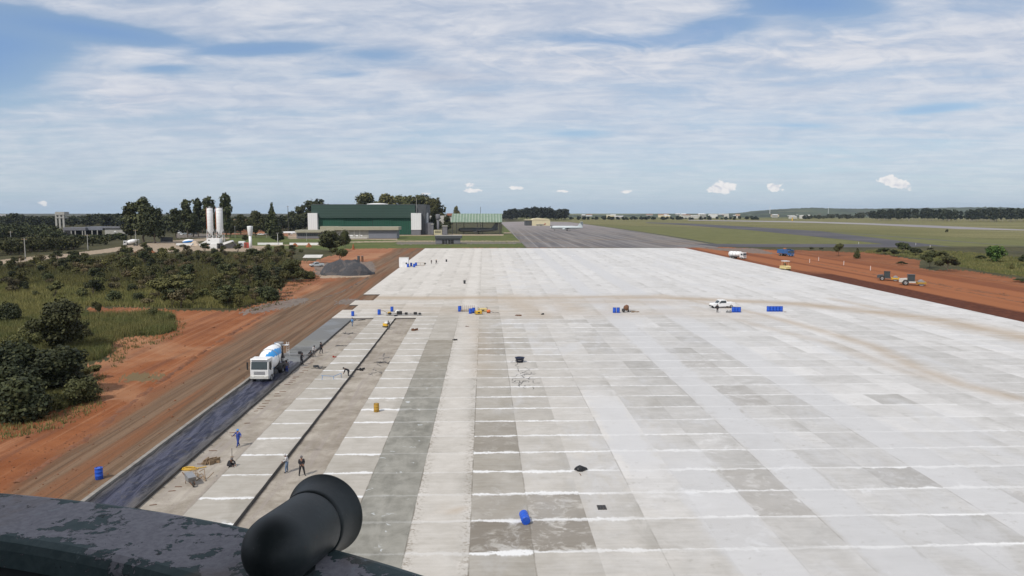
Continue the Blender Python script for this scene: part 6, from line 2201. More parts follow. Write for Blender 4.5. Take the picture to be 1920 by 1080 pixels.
# ---------------------------------------------------------------- aircraft (nose to -Y)
def aircraft(name, label, p, rz, L_, span, colr, tailc=None, prop=False, sc_=1.0, ttail=True):
    root = empty(name, p, rz, label, 'aircraft')
    root.scale = (sc_,) * 3
    r0 = L_ * .052
    z0 = r0 * 2.0
    h = L_ / 2
    mb = MB()
    mb.lathe([(.05, -h), (r0 * .45, -h + L_ * .02), (r0 * .85, -h + L_ * .07), (r0, -h + L_ * .13), (r0, h * .35), (r0 * .8, h * .6), (r0 * .4, h * .88), (r0 * .1, h)], (0, 0, z0), (0, 1, .0), 18)
    mb.build('fuselage', M[colr], root)
    mb = MB()
    zz_ = z0 - r0 * .5
    for s_ in (-1, 1):
        a_ = [(s_ * r0 * .6, -L_ * .10, zz_), (s_ * r0 * .6, L_ * .08, zz_), (s_ * span / 2, L_ * .10, zz_ + span * .03), (s_ * span / 2, L_ * .06, zz_ + span * .03)]
        t_ = Vector((0, 0, r0 * .22))
        mb.add(a_ + [tuple(Vector(q) + t_) for q in a_], [(3, 2, 1, 0), (4, 5, 6, 7), (0, 1, 5, 4), (1, 2, 6, 5), (2, 3, 7, 6), (3, 0, 4, 7)])
    mb.build('wing', M[colr], root)
    mb = MB()
    mb.prism([(h * .62, z0 + r0 * .4), (h * .86, z0 + L_ * .17), (h * 1.0, z0 + L_ * .17), (h * .96, z0)], -r0 * .1, r0 * .1)
    mb.build('tail_fin', M[tailc or colr], root)
    mb = MB()
    zt_ = z0 + (L_ * .165 if ttail else r0 * .3)
    mb.prism([(-span * .17, h * .95), (-span * .16, h * .86), (0, h * .78), (span * .16, h * .86), (span * .17, h * .95), (0, h * .98)], zt_, zt_ + r0 * .12, 'z')
    mb.build('tailplane', M[colr], root)
    for s_ in (-1, 1):
        ex = span * .17
        MB().lathe([(r0 * .25, -L_ * .07), (r0 * .42, -L_ * .06), (r0 * .42, L_ * .02), (r0 * .2, L_ * .06)], (s_ * ex, -L_ * .04, zz_ + (r0 * .1 if prop else -r0 * .35)), (0, 1, 0), 12).build('engine', M['plane_dark'] if prop else M[colr], root)
        mb = MB()
        mb.tube((s_ * r0 * 1.2, L_ * .02, 0.35), (s_ * r0 * 1.2, L_ * .02, zz_), r0 * .1, n=6)
        mb.lathe([(.35, -.15), (.4, 0), (.35, .15)], (s_ * r0 * 1.2, L_ * .02, .4), (1, 0, 0), 12)
        mb.build('landing_gear', M['black'], root)
        if prop:
            mb = MB()
            for k in range(4):
                a_ = k * math.pi / 2 + .5
                mb.tube((s_ * ex, -L_ * .11, zz_), (s_ * ex + math.cos(a_) * r0 * 1.1, -L_ * .11, zz_ + math.sin(a_) * r0 * 1.1), .09, .05, 5)
            mb.build('propeller', M['black'], root)
    mb = MB()
    mb.tube((0, -h * .72, .35), (0, -h * .72, z0), r0 * .08, n=6)
    mb.lathe([(.3, -.12), (.34, 0), (.3, .12)], (0, -h * .72, .34), (1, 0, 0), 12)
    mb.build('nose_gear', M['black'], root)
    mb = MB()
    mb.lathe([(r0 * .74, -h + L_ * .048), (r0 * .90, -h + L_ * .072)], (0, 0, z0 + r0 * .10), (0, 1, 0), 18, cap=False)
    mb.build('cockpit_window', M['glass'], root)
    return root


p = P(1062, 433)
aircraft('parked_aircraft', 'pale grey jet aircraft parked sideways on the taxiway before the yellow hangar', p, R(-100), 34, 26, 'plane_grey', 'plane_grey')
p = P(543, 441)
aircraft('parked_aircraft', 'white aircraft with a high tail parked left of the low cream-roofed building', p, R(110), 20, 18, 'white_clean')
yy = CY + 9
aircraft('parked_aircraft', 'dark grey aircraft sheltered beneath the green canopy', Vector((at_depth(896, 436, yy).x, yy, FZ)), R(-96), 36, 17, 'plane_dark', None, False, 1, False)
p = P(1014, 423.6)
aircraft('small_aircraft', 'small dark aircraft in front of the yellow hangar', p, R(-80), 14, 12, 'plane_dark', 'red', True, 1, False)


# ---------------------------------------------------------------- drums, tubs and tools on the site
def drum_mesh(mat, opened=True):
    mb = MB()
    pr = [(.27, 0), (.29, .02), (.285, .28), (.30, .30), (.285, .32), (.285, .58), (.30, .60), (.285, .62), (.28, .86), (.295, .88), (.295, .90), (.265, .90)]
    mb.lathe(pr, n=20, cap=False)
    mb.add([(0.265 * math.cos(i * math.pi / 10), 0.265 * math.sin(i * math.pi / 10), .88) for i in range(20)], [tuple(range(20))])
    mb.add([(0.27 * math.cos(i * math.pi / 10), 0.27 * math.sin(i * math.pi / 10), .0) for i in range(20)], [tuple(reversed(range(20)))])
    me_ = mb.mesh('drum', M[mat])
    mb = MB()
    mb.lathe([(.04, .885), (.04, .91), (.01, .91)], (.17, 0, 0), n=8)
    mb.lathe([(.03, .885), (.03, .91), (.01, .91)], (-.17, 0, 0), n=8)
    return me_, mb.mesh('bung', M['black'])


dme, bme = drum_mesh('drum_blue')
ydme, _ = drum_mesh('drum_yellow')


def drum(px_, base, label, hh=TH, rot=(0, 0, 0), group=None, me_=None, sc_=1.0):
    o_ = empty('plastic_drum' if me_ is None else 'steel_drum', P3(px_, base, hh), 0, label, 'drum', group)
    o_.rotation_euler = rot
    o_.scale = (sc_,) * 3
    link('drum_shell', me_ or dme, o_)
    link('bung', bme, o_)
    return o_


drum(186, 898, 'bright blue drum standing alone on the brown track at lower left', 0, sc_=1.1)
drum(661.5, 592.5, 'blue drum behind the end of the fresh concrete, leftmost of three', sc_=1.1)
drum(711, 590, 'blue drum in the middle between two others on the apron start', sc_=1.2)
drum(735, 584, 'blue drum just above the long roller screed, rightmost of three', sc_=1.15)
o_ = drum(986, 974, 'blue drum lying on its side on the damp apron bays', TH + .30, (R(-82), 0, R(8)), sc_=1.12)
o_.location.y -= .3
drum(706, 772, 'ochre yellow drum standing alone on the apron', me_=ydme, sc_=1.05)
drum(862, 584, 'blue drum left of the pin rack in the equipment cluster', sc_=1.3)
drum(882, 588, 'blue drum in front of the yellow generators', sc_=1.2)
drum(888, 586.5, 'second blue drum in front of the yellow generators', sc_=1.2)
drum(1152, 586.5, 'left blue drum of the pair beside the brown mixer', sc_=1.25)
drum(1159, 586.5, 'right blue drum of the pair beside the brown mixer', sc_=1.25)
for i, a_ in enumerate((1375, 1380.5, 1386)):
    drum(a_, 585.5, ('left', 'middle', 'right')[i] + ' one of three blue drums in front of the white pickup', group='three blue drums in front of the pickup', sc_=1.25)
for i, a_ in enumerate((1440.5, 1446.5, 1452.5, 1458.5, 1464.5)):
    drum(a_, 584, ('first', 'second', 'third', 'fourth', 'last')[i] + ' from left of the five blue drums standing in a row alone', group='row of five blue drums', sc_=1.25)
drum(771, 499, 'blue drum nearest the white container far up the apron', sc_=1.4)
drum(776.5, 501, 'blue drum in the middle by the trolley near the white container', sc_=1.4)
drum(780, 498.5, 'dark blue drum touching the trolley near the white container', sc_=1.4)
drum(765, 501, 'faded blue drum directly beside the white container', sc_=1.4)

# tub
o_ = empty('water_tub', P3(974.5, 679, TH), 0, 'round navy blue tub standing alone on the apron', 'tub')
MB().lathe([(.05, 0), (.50, 0), (.66, .62), (.72, .66), (.72, .72), (.62, .70), (.46, .08), (.05, .08)], n=24, cap=False).build('tub_shell', M['navy'], o_)
MB().box(-.3, .22, -.655, -.60, .30, .42).build('tub_label', M['cloth_grey'], o_)
# bag heap
mb = MB()
rr = random.Random(4)
v_, n_ = [], 16
for k, (rad, z_) in enumerate(((.40, 0), (.45, .12), (.36, .26), (.22, .38), (.10, .44), (.02, .46))):
    for i in range(n_):
        a_ = 2 * math.pi * i / n_
        q = rad * (1 + .22 * math.sin(a_ * 3 + k) + rr.uniform(-.1, .1)) * (1.25 if math.cos(a_) > 0 else 1.0)
        v_.append((q * math.cos(a_), q * math.sin(a_) * .8, z_))
mb.add(v_, [(k * n_ + i, k * n_ + (i + 1) % n_, (k + 1) * n_ + (i + 1) % n_, (k + 1) * n_ + i) for k in range(5) for i in range(n_)], True)
tag(mb.build('plastic_bag', M['plastic_black'], None, P3(1087, 882, TH)), 'crumpled black plastic bag lying on the apron', 'bag')
mb = MB()
mb.tube((0, 0, .02), (.05, -.5, .02), .03, n=5)
tag(mb.build('wooden_peg', M['rust'], None, P3(1087, 888, TH)), 'small stick lying just below the black bag', 'stick')
# drain grating
o_ = empty('drain_grate', P3(1128, 952, TH), 0, 'square black drain grating lying on the apron', 'grating')
mb = MB()
for i in range(4):
    mb.box(-.32 + i * .20, -.26 + i * .20, -.40, .40, .01, .06)
for i in range(4):
    mb.box(-.32, .34, -.40 + i * .245, -.33 + i * .245, .012, .055)
mb.build('frame', M['dark_steel'], o_)
mb = MB()
for i in range(3):
    for j in range(3):
        mb.box(-.25 + i * .20, -.14 + i * .20, -.31 + j * .245, -.12 + j * .245, .005, .04)
mb.build('bar', M['black'], o_)


# scattered debris
def debris(name, px_, base, mat, label, w_=.5, h_=.15, hh=TH, seed=1, cat='debris', n=5):
    rr = random.Random(seed)
    mb = MB()
    for i in range(n):
        a_ = rr.uniform(0, 3.14)
        c_, s_ = math.cos(a_), math.sin(a_)
        ox, oy = rr.uniform(-w_, w_) * .7, rr.uniform(-w_, w_) * .5
        L_ = rr.uniform(.3, .8) * w_
        mb.box(-L_, L_, -.05, .05, 0, h_ * rr.uniform(.3, 1), Matrix.Translation((ox, oy, .005 * i)) @ Matrix.Rotation(a_, 4, 'Z'))
    return tag(mb.build(name, M[mat], None, P3(px_, base, hh)), label, cat)


debris('timber_offcut', 992 - 20, 592, 'rust', 'small dark debris on the dusty part of the apron', .6, .3, seed=2)
debris('timber_offcut', 1018, 590, 'black', 'tiny black object right of the dark debris on the dusty apron', .35, .35, seed=3)
debris('timber_stack', 393, 869, 'wood', 'small stack of brown wooden blocks on the bare bed', .75, .45, 0.01, 4, 'timber', 12)
debris('rubble', 853, 638, 'black', 'small dark rubble beside the rough pale lane', .5, .25, seed=6)
debris('rubble', 743, 593, 'black', 'dark lump at the left end of the roller screed', .35, .4, seed=7)
debris('rubble', 876, 612, 'rust', 'brown lump on the ochre bays', .3, .1, seed=8)
debris('rubble', 627, 670, 'red', 'small red tool box on the slab edge', .22, .25, 0.26, 8)
debris('rubble', 594, 688, 'grey_dark', 'dark scrap heap on the bare bed between the forms', .5, .3, 0.01, 9)
debris('tool_pile', 676, 694, 'black', 'dark tools lying on the bare bed beside the bent worker', .6, .3, 0.01, 10, 'tools', 7)
debris('timber_offcut', 777, 620, 'rust', 'brown crate at the head of the slab lane under the screed', .5, .45, TH, 11, 'crate', 8)
debris('rubble', 604, 650, 'grey_dark', 'small dark lumps at the edge of the bare bed', .4, .2, 0.01, 12)
# dark spoil smears along the bed (low heaps of soil)
for px_, py_, a_, w_ in ((640, 648, 8, 18), (672, 600, 6, 12), (655, 625, 5, 14), (606, 690, 6, 10), (720, 680, 18, 14)):
    debris('soil_clod', px_, py_, 'dark_steel', {640: 'long dark soil smear on the bare bed behind the pour', 672: 'dark soil clods near the end of the bare bed', 655: 'dark soil clods on the bare bed right of the wet concrete',
                                           606: 'few dark clods on the bed near the standing workers', 720: 'scattered dark clods in the open lane right of the slab'}[px_], 1.3, .05, 0.0, int(px_), 'soil', 9)

# wheelbarrow with a raised handle and bent reinforcement beside it
o_ = empty('wheelbarrow', P3(357, 907, 0.02), R(35), 'tipped wheelbarrow beside bent bars on the bare bed', 'wheelbarrow')
MB().prism([(-.55, .35), (-.75, .75), (.6, .85), (.35, .35)], -.32, .32).build('tray', M['steel'], o_)
mb = MB()
for s_ in (-1, 1):
    mb.tube((s_ * .12, -1.0, .2), (s_ * .34, 1.1, .75), .035, n=5)
    mb.tube((s_ * .28, .2, .35), (s_ * .3, .35, 0), .03, n=5)
mb.build('frame', M['rust'], o_)
wheel(o_, 0, -.95, .2, .1, 1)
mb = MB()
rr = random.Random(6)
for i in range(9):
    a_ = rr.uniform(0, 3.1)
    ox, oy = rr.uniform(-.9, 1.2), rr.uniform(-.8, .8)
    q0 = Vector((ox, oy, .05))
    q1 = q0 + Vector((math.cos(a_) * .5, math.sin(a_) * .5, rr.uniform(.1, .7)))
    q2 = q1 + Vector((math.cos(a_ + .9) * .5, math.sin(a_ + .9) * .5, rr.uniform(-.3, .1)))
    mb.tube(q0, q1, .03, n=5)
    mb.tube(q1, q2, .03, n=5)
tag(mb.build('bent_bars', M['wood'], None, P3(368, 902, 0.02)), 'tangle of bent bars and sticks right of the wheelbarrow', 'bars')
mb = MB()
for k in range(3):
    for i in range(14):
        a0, a1 = i * math.pi / 7, (i + 1) * math.pi / 7
        q = .5 - k * .1
        mb.tube((math.cos(a0) * q * 1.5, math.sin(a0) * q * .7, .05 + k * .06), (math.cos(a1) * q * 1.5, math.sin(a1) * q * .7, .05 + k * .06), .04, n=5)
mb.tube((.7, .1, .08), (1.3, .5, .05), .04, n=5)
tag(mb.build('hose_coil', M['yellow'], None, P3(355, 880, 0.02)), 'coiled yellow hose lying beside the steel form', 'hose')
# levelling staff
o_ = empty('levelling_staff', P3(435, 857, 0.02), 0, 'thin upright staff on the bare bed near the crouching worker', 'staff')
MB().tube((0, 0, 0), (.02, 0, .85), .025, n=6).build('rod', M['dark_steel'], o_)
MB().box(-.12, .12, -.08, .08, 0, .05).build('foot', M['wood'], o_)

# roller screed across the open lane
p = P(757, 591.5, TH)
L_ = 66 * p.y / F
o_ = empty('roller_screed', p, 0, 'long roller screed with engines resting at the head of the open lane', 'screed')
MB().tube((-L_ / 2, 0, .18), (L_ / 2, 0, .18), .12, n=10).build('roller', M['steel'], o_)
mb = MB()
mb.tube((-L_ / 2, .35, .22), (L_ / 2, .35, .22), .06, n=8)
mb.tube((-L_ / 2, 0, .5), (L_ / 2, 0, .45), .04, n=6)
for i in range(10):
    q = -L_ / 2 + i * L_ / 9
    mb.tube((q, 0, .18), (q, .35, .22), .03, n=5)
    mb.tube((q, 0, .18), (min(q + .4, L_ / 2), 0, .48), .03, n=5)
mb.build('frame', M['dark_steel'], o_)
for a_, w_ in ((-.9, .55), (.5, .30), (-2.9, .3), (2.4, .35), (3.3, .22)):
    MB().box(a_ - w_, a_ + w_, -.2, .35, .3, .3 + w_ * 1.1, c=.05).build('engine', M['black'], o_)
MB().box(-3.3, -2.7, -.1, .5, .3, .75, c=.05).build('fuel_tank', M['yellow'], o_)
mb = MB()
mb.tube((-3.2, 0, .4), (-4.3, .1, 1.1), .04, n=5)
mb.tube((-4.3, .1, 1.1), (-4.8, .0, 1.1), .04, n=5)
mb.build('handle', M['wood'], o_)
mb = MB()
v_ = []
for k, (rad, z_) in enumerate(((.65, 0), (.7, .2), (.5, .5), (.25, .75), (.05, .8))):
    for i in range(12):
        a_ = i * math.pi / 6
        q = rad * (1 + .15 * math.sin(a_ * 3 + k * 2))
        v_.append((q * math.cos(a_), q * math.sin(a_) * .7, z_))
mb.add(v_, [(k * 12 + i, k * 12 + (i + 1) % 12, (k + 1) * 12 + (i + 1) % 12, (k + 1) * 12 + i) for k in range(4) for i in range(12)], True)
tag(mb.build('cement_bag', M['sand_bag'], None, P3(746, 587.5, TH)), 'white sack standing behind the roller screed', 'sack')
# screed board behind the truck
pA, pB = P(528, 667, TH), P(583, 665, TH)
c_ = (pA + pB) / 2
o_ = empty('screed_beam', c_, 0, 'straight pale screed beam across the fresh pour behind the mixer truck', 'screed')
hl = (pB.x - pA.x) / 2
MB().box(-hl, hl, -.12, .12, .04, .26).build('beam', M['steel'], o_)
MB().tube((-hl, 0, .3), (-hl, .0, 1.2), .04, n=5).build('handle', M['dark_steel'], o_)
MB().box(.3, .8, -.2, .2, .26, .6, c=.04).build('engine', M['black'], o_)
# blue frame trestle on the slab
p = P(618, 712, TH)
mb = MB()
for a_, b_ in (((-1.0, 0, 0), (-.9, .1, .55)), ((-1.1, .1, .55), (.5, .2, .42)), ((.5, .2, .42), (1.3, 1.2, .6)), ((1.3, 1.2, .0), (1.3, 1.2, .6)), ((.5, .2, 0), (.5, .2, .42))):
    mb.tube(a_, b_, .03, n=6)
tag(mb.build('bent_pipe', M['cloth_lightblue'], None, p), 'blue bent pipe frame lying on the slab beside the bent worker', 'pipe frame')

# pin rack, generators, compressor (cluster in the middle of the apron)
p = P(876, 584, TH)
o_ = empty('pin_rack', p, 0, 'rack of upright steel pins between blue drums and generators', 'rack')
MB().box(-1.7, 1.7, -.3, .3, .25, .35).build('base', M['wood'], o_)
mb = MB()
for i in range(8):
    mb.tube((-1.5 + i * .43, 0, 0), (-1.5 + i * .43, 0, 1.35), .035, n=5)
mb.build('pins', M['rust'], o_)
for px_, base, colr, lab, w_, h_ in ((897, 589.5, 'yellow', 'bright yellow generator in front of the equipment cluster', 1.0, .8), (905, 585, 'pale_yellow', 'pale yellow compressor at the back of the equipment cluster', 1.3, .85)):
    o_ = empty('generator', P3(px_, base, TH), R(15), lab, 'generator')
    MB().box(-w_ / 2 * 1.4, w_ / 2 * 1.4, -.4, .4, .15, h_, c=.1).build('housing', M[colr], o_)
    mb = MB()
    for s_ in (-1, 1):
        mb.tube((s_ * w_ * .72, -.45, 0), (s_ * w_ * .72, -.45, h_ + .15), .03, n=5)
        mb.tube((s_ * w_ * .72, .45, 0), (s_ * w_ * .72, .45, h_ + .15), .03, n=5)
        mb.tube((s_ * w_ * .72, -.45, h_ + .15), (s_ * w_ * .72, .45, h_ + .15), .03, n=5)
    mb.build('frame', M['dark_steel'], o_)
    MB().box(-.25, .25, -.42, -.38, .3, .55).build('vent', M['black'], o_)
o_ = empty('vibrator_motor', P3(916, 587, TH), 0, 'orange motor with a dark hose at the right of the equipment cluster', 'motor')
MB().lathe([(.1, -.4), (.30, -.36), (.34, -.1), (.34, .3), (.2, .4)], (0, 0, .4), (1, 0, 0), 14).build('motor', M['orange'], o_)
MB().box(-.4, .4, -.25, .25, 0, .1).build('base', M['dark_steel'], o_)
mb = MB()
q = [(.4, 0, .4), (.9, 0, .15), (1.3, .1, .04), (1.8, .4, .04), (2.2, .2, .04)]
for a_, b_ in zip(q[:-1], q[1:]):
    mb.tube(a_, b_, .04, n=6)
mb.build('hose', M['black'], o_)
o_ = empty('site_mixer', P3(1174, 585.5, TH), R(20), 'small brown concrete mixer with drawbar right of the two blue drums', 'mixer')
MB().lathe([(.1, -.55), (.45, -.5), (.6, -.1), (.58, .2), (.3, .6), (.28, .65)], (0, 0, .95), (.5, 0, .8), 16).build('drum', M['rust'], o_)
mb = MB()
for s_ in (-1, 1):
    mb.tube((s_ * .6, -.3, 0), (s_ * .5, 0, .95), .05, n=5)
    mb.tube((s_ * .6, .4, 0), (s_ * .5, 0, .95), .05, n=5)
mb.tube((.5, 0, .5), (2.3, .0, .2), .04, n=5)
mb.box(-.9, -.4, -.3, .3, .2, .8)
mb.build('frame', M['dark_steel'], o_)
for s_ in (-1, 1):
    wheel(o_, s_ * .62, .1, .25, .12, s_)
debris('tool_pile', 1190, 585, 'wood', 'loose boards and tools right of the brown mixer', .9, .15, TH, 21, 'tools', 9)
debris('tool_pile', 1366, 586.5, 'steel', 'small grey machine parts left of the three blue drums', .5, .5, TH, 22, 'tools', 8)
debris('rubble', 1472, 585, 'rust', 'flat brown board right of the row of five drums', .4, .05, TH, 23)
# white container and trolley frame
p = P(757, 502, .0)
s_ = p.y / F
o_ = empty('site_container', p, 0, 'white square site cabin at the far left edge of the apron', 'cabin')
w2, h2 = 8.6 * s_, 18.5 * s_
MB().box(-w2, w2, 0, 2.4, .25, h2, c=.06).build('cabin_body', M['white_clean'], o_)
MB().box(-w2 - .05, w2 + .05, -.05, 2.45, h2 + .01, h2 + .12).build('roof', M['concrete_pale'], o_)
MB().box(-.5, .4, -.04, .0, .35, 2.3).build('door', M['white'], o_)
MB().box(.7, 1.3, -.05, .0, 1.3, 1.9).build('window', M['glass'], o_)
mb = MB()
for a_ in (-w2 + .2, w2 - .2):
    mb.box(a_ - .1, a_ + .1, 0, 2.3, 0, .25)
mb.build('skid', M['dark_steel'], o_)
p = P(788, 498, TH)
o_ = empty('site_trolley', p, 0, 'long light trolley frame right of the drums near the white cabin', 'trolley')
mb = MB()
for z_ in (.15, 1.0):
    for y_ in (0, .7):
        mb.tube((-1.6, y_, z_), (1.6, y_, z_), .05, n=5)
for x_ in (-1.6, 0, 1.6):
    mb.tube((x_, 0, .15), (x_, 0, 1.0), .05, n=5)
mb.build('frame', M['wood'], o_)
MB().lathe([(.1, -.3), (.35, -.25), (.35, .25), (.1, .3)], (1.75, .3, .75), (0, 1, 0), 12).build('reel', M['grey_dark'], o_)
for px_, base, lab in ((837, 491, 'small dark bin standing alone far up the apron'), (871, 532, 'small black bin standing alone in the middle of the white apron')):
    o_ = empty('rubbish_bin', P3(px_, base, TH), 0, lab, 'bin')
    MB().lathe([(.28, 0), (.34, .8), (.36, .85)], n=12).build('bin_shell', M['grey_dark'], o_)
    MB().lathe([(.37, .85), (.30, 1.0), (.05, 1.05)], n=12).build('lid', M['black'], o_)
o_ = empty('paving_frame', P3(1073, 481, TH), 0, 'tiny white frame lying far up the middle of the apron', 'frame')
MB().tube((-1, 0, .2), (1.3, .3, .3), .08, n=5).build('bar', M['white_clean'], o_)
MB().tube((-.6, .6, .1), (.9, .8, .5), .08, n=5).build('brace', M['white'], o_)
for px_, base, lab in ((672, 483, 'left one of two dark cabins standing behind the gravel heap'), (679.5, 483, 'right brown one of two cabins standing behind the gravel heap')):
    p = P(px_, base + 8)
    q = p.y / F
    o_ = empty('portable_toilet', p, 0, lab, 'cabin')
    MB().box(-2.0 * q, 2.0 * q if px_ < 675 else 1.2 * q, 0, 1.2, 0, 10.5 * q, c=.05).build('cabin_body', M['grey_dark'] if px_ < 675 else M['rust'], o_)
    MB().box(-2.2 * q, 2.2 * q if px_ < 675 else 1.4 * q, -.05, 1.3, 10.5 * q + .01, 11.0 * q).build('roof', M['concrete_grey'], o_)


# dark wandering crack stains under the tub, as thin films on the concrete
def film(name, px_, py_, wpx, hpx, label, seed, n=14, th=.05, mat='grey_dark'):
    rr = random.Random(seed)
    c_ = P(px_, py_, TH)
    mx = wpx * c_.y / F / 2
    my = (P(px_, py_ - hpx / 2, TH).y - c_.y)
    mb = MB()
    for i in range(n):
        x_, y_ = rr.uniform(-mx, mx) * .8, rr.uniform(-my, my) * .9
        a_ = rr.uniform(0, 6.28)
        for k in range(rr.randint(5, 12)):
            a_ += rr.uniform(-1.1, 1.1)
            L_ = rr.uniform(.12, .35)
            nx2, ny2 = x_ + math.cos(a_) * L_, y_ + math.sin(a_) * L_ * 1.4
            w_ = th * rr.uniform(.5, 1.5)
            ox, oy = -math.sin(a_) * w_, math.cos(a_) * w_
            z_ = lambda yy_: SLOPE * yy_ + .004 + i * .0006 + k * .0001
            mb.add([(x_ - ox, y_ - oy, z_(y_ - oy)), (nx2 - ox, ny2 - oy, z_(ny2 - oy)), (nx2 + ox, ny2 + oy, z_(ny2 + oy)), (x_ + ox, y_ + oy, z_(y_ + oy))], [(0, 1, 2, 3)])
            x_, y_ = nx2, ny2
            if abs(x_) > mx or abs(y_) > my:
                break
    o_ = mb.build(name, M[mat], None, c_)
    return tag(o_, label, 'stain', kind='stuff')


film('oil_trickle', 980, 700, 46, 50, 'dark wandering trickle stains below the navy tub', 5, 30, .035, 'dark_steel')
film('mud_trail', 716, 680, 22, 40, 'dark scribbled mud on the bare bed', 6, 16, .05, 'dark_steel')
bpy.data.objects['mud_trail'].location.z -= TH - .01
# ================================================================ PEOPLE
def limb_lerp(a, b, t_):
    return tuple(a[i] + (b[i] - a[i]) * t_ for i in range(3))


BASE = dict(pelvis=(0, 0, .93), belly=(0, 0, 1.08), chest=(0, -.01, 1.30), neck=(0, 0, 1.46), skull=(0, -.01, 1.58), top=(0, -.01, 1.68),
            shL=(.19, 0, 1.40), elL=(.25, .02, 1.13), wrL=(.26, -.06, .88), shR=(-.19, 0, 1.40), elR=(-.25, .02, 1.13), wrR=(-.26, -.06, .88),
            hiL=(.10, 0, .90), knL=(.11, -.02, .49), anL=(.12, .02, .09), toL=(.13, -.15, .045), hiR=(-.10, 0, .90), knR=(-.11, -.02, .49), anR=(-.12, .02, .09), toR=(-.13, -.15, .045))


def person(label, p, rz, pose, shirt, trousers, head, scale=1.0, boots='black', name='person'):
    J = dict(BASE)
    J.update(pose)
    V_, E_, Rd, T_ = [], [], [], []

    def nd(c_, r_, t_):
        V_.append(c_)
        Rd.append(r_ * (1.26 if t_ != 3 else 1.04))
        T_.append(t_)
        return len(V_) - 1
    pel = nd(J['pelvis'], .135, 1)
    be = nd(J['belly'], .125, 0)
    E_.append((pel, be))
    ch = nd(J['chest'], .15, 0)
    E_.append((be, ch))
    ne = nd(J['neck'], .055, 3)
    E_.append((ch, ne))
    sk = nd(J['skull'], .092, 3)
    E_.append((ne, sk))
    tp = nd(J['top'], .07, 3)
    E_.append((sk, tp))
    fw = (Vector(J['skull']) - Vector(J['neck'])).normalized()
    # nose and chin: small forward vertices
    lat = Vector((1, 0, 0))
    face = lat.cross(fw).normalized() * -1
    if face.y > 0:
        face = -face
    nose = nd(tuple(Vector(J['skull']) + face * .105 - fw * .01), .016, 3)
    E_.append((sk, nose))
    chin = nd(tuple(Vector(J['skull']) + face * .06 - fw * .075), .035, 3)
    E_.append((sk, chin))
    for s_, S in ((1, 'L'), (-1, 'R')):
        sh_ = nd(J['sh' + S], .066, 0)
        E_.append((ch, sh_))
        el = nd(J['el' + S], .046, 0)
        E_.append((sh_, el))
        wr = nd(J['wr' + S], .028, 0)
        E_.append((el, wr))
        d_ = (Vector(J['wr' + S]) - Vector(J['el' + S])).normalized()
        pm_ = Vector(J['wr' + S]) + d_ * .075
        pa = nd(tuple(pm_), .034, 3)
        E_.append((wr, pa))
        side = d_.cross(Vector((0, 0, 1)))
        side = side.normalized() if side.length > .2 else Vector((0, -1, 0))
        curl = d_.cross(side).normalized()
        for k in range(4):
            q = pm_ + side * (.028 - .018 * k) + d_ * .03
            f1 = nd(tuple(q + d_ * .035 * (1 - abs(k - 1.3) * .08)), .0105, 3)
            f2 = nd(tuple(q + d_ * .062 * (1 - abs(k - 1.3) * .08) + curl * .015), .009, 3)
            E_.append((pa, f1))
            E_.append((f1, f2))
        t1 = nd(tuple(pm_ + side * .045 - d_ * .01), .012, 3)
        t2 = nd(tuple(pm_ + side * .062 + d_ * .025), .010, 3)
        E_.append((pa, t1))
        E_.append((t1, t2))
        hi = nd(J['hi' + S], .098, 1)
        E_.append((pel, hi))
        th_ = nd(limb_lerp(J['hi' + S], J['kn' + S], .5), .085, 1)
        E_.append((hi, th_))
        kn = nd(J['kn' + S], .062, 1)
        E_.append((th_, kn))
        cf = nd(limb_lerp(J['kn' + S], J['an' + S], .35), .06, 1)
        E_.append((kn, cf))
        an = nd(J['an' + S], .045, 1)
        E_.append((cf, an))
        to = nd(J['to' + S], .036, 2)
        E_.append((an, to))
    me_ = bpy.data.meshes.new('skeleton')
    me_.from_pydata(V_, E_, [])
    ob = bpy.data.objects.new('skeleton', me_)
    col.objects.link(ob)
    bm = bmesh.new()
    bm.from_mesh(me_)
    ly = bm.verts.layers.skin.verify()
    bm.verts.ensure_lookup_table()
    for i, v_ in enumerate(bm.verts):
        v_[ly].radius = (Rd[i], Rd[i])
        v_[ly].use_root = (i == 0)
    bm.to_mesh(me_)
    bm.free()
    mo = ob.modifiers.new('skin', 'SKIN')
    mo.use_smooth_shade = True
    ob.modifiers.new('sub', 'SUBSURF').levels = 1
    dg = bpy.context.evaluated_depsgraph_get()
    body = bpy.data.meshes.new_from_object(ob.evaluated_get(dg))
    bpy.data.objects.remove(ob)
    body.materials.clear()
    for m_ in (shirt, trousers, boots, 'skin'):
        body.materials.append(M[m_])
    VA, TA = np.array(V_), np.array(T_)
    # material by nearest skeleton segment (the far end's kind)
    segs = [(VA[a_], VA[b_], TA[b_]) for a_, b_ in E_]
    for pg in body.polygons:
        c_ = np.array(pg.center)
        best, bt = 9, 0
        for a_, b_, k in segs:
            ab = b_ - a_
            t_ = min(max(((c_ - a_) @ ab) / (ab @ ab + 1e-9), 0), 1)
            dd_ = np.linalg.norm(c_ - a_ - ab * t_)
            if dd_ < best:
                best, bt = dd_, k
        pg.material_index = int(bt)
    root = empty(name, p, rz, label, 'person')
    root.scale = (scale,) * 3
    link('body', body, root)
    sk_, ax_ = Vector(J['skull']), fw
    mb = MB()
    if head in ('yellow', 'white', 'truck_blue'):
        mb.lathe([(.145, .045), (.118, .05), (.115, .09), (.09, .135), (.04, .16), (.005, .165)], sk_, ax_, 14)
        mb.build('helmet', M[head], root)
    else:
        mb.lathe([(.102, -.02), (.108, .04), (.10, .10), (.06, .145), (.005, .155)], sk_ - face * .012, ax_, 14, cap=False)
        mb.build('cap' if head != 'black' else 'hair', M[head], root)
    mb = MB()
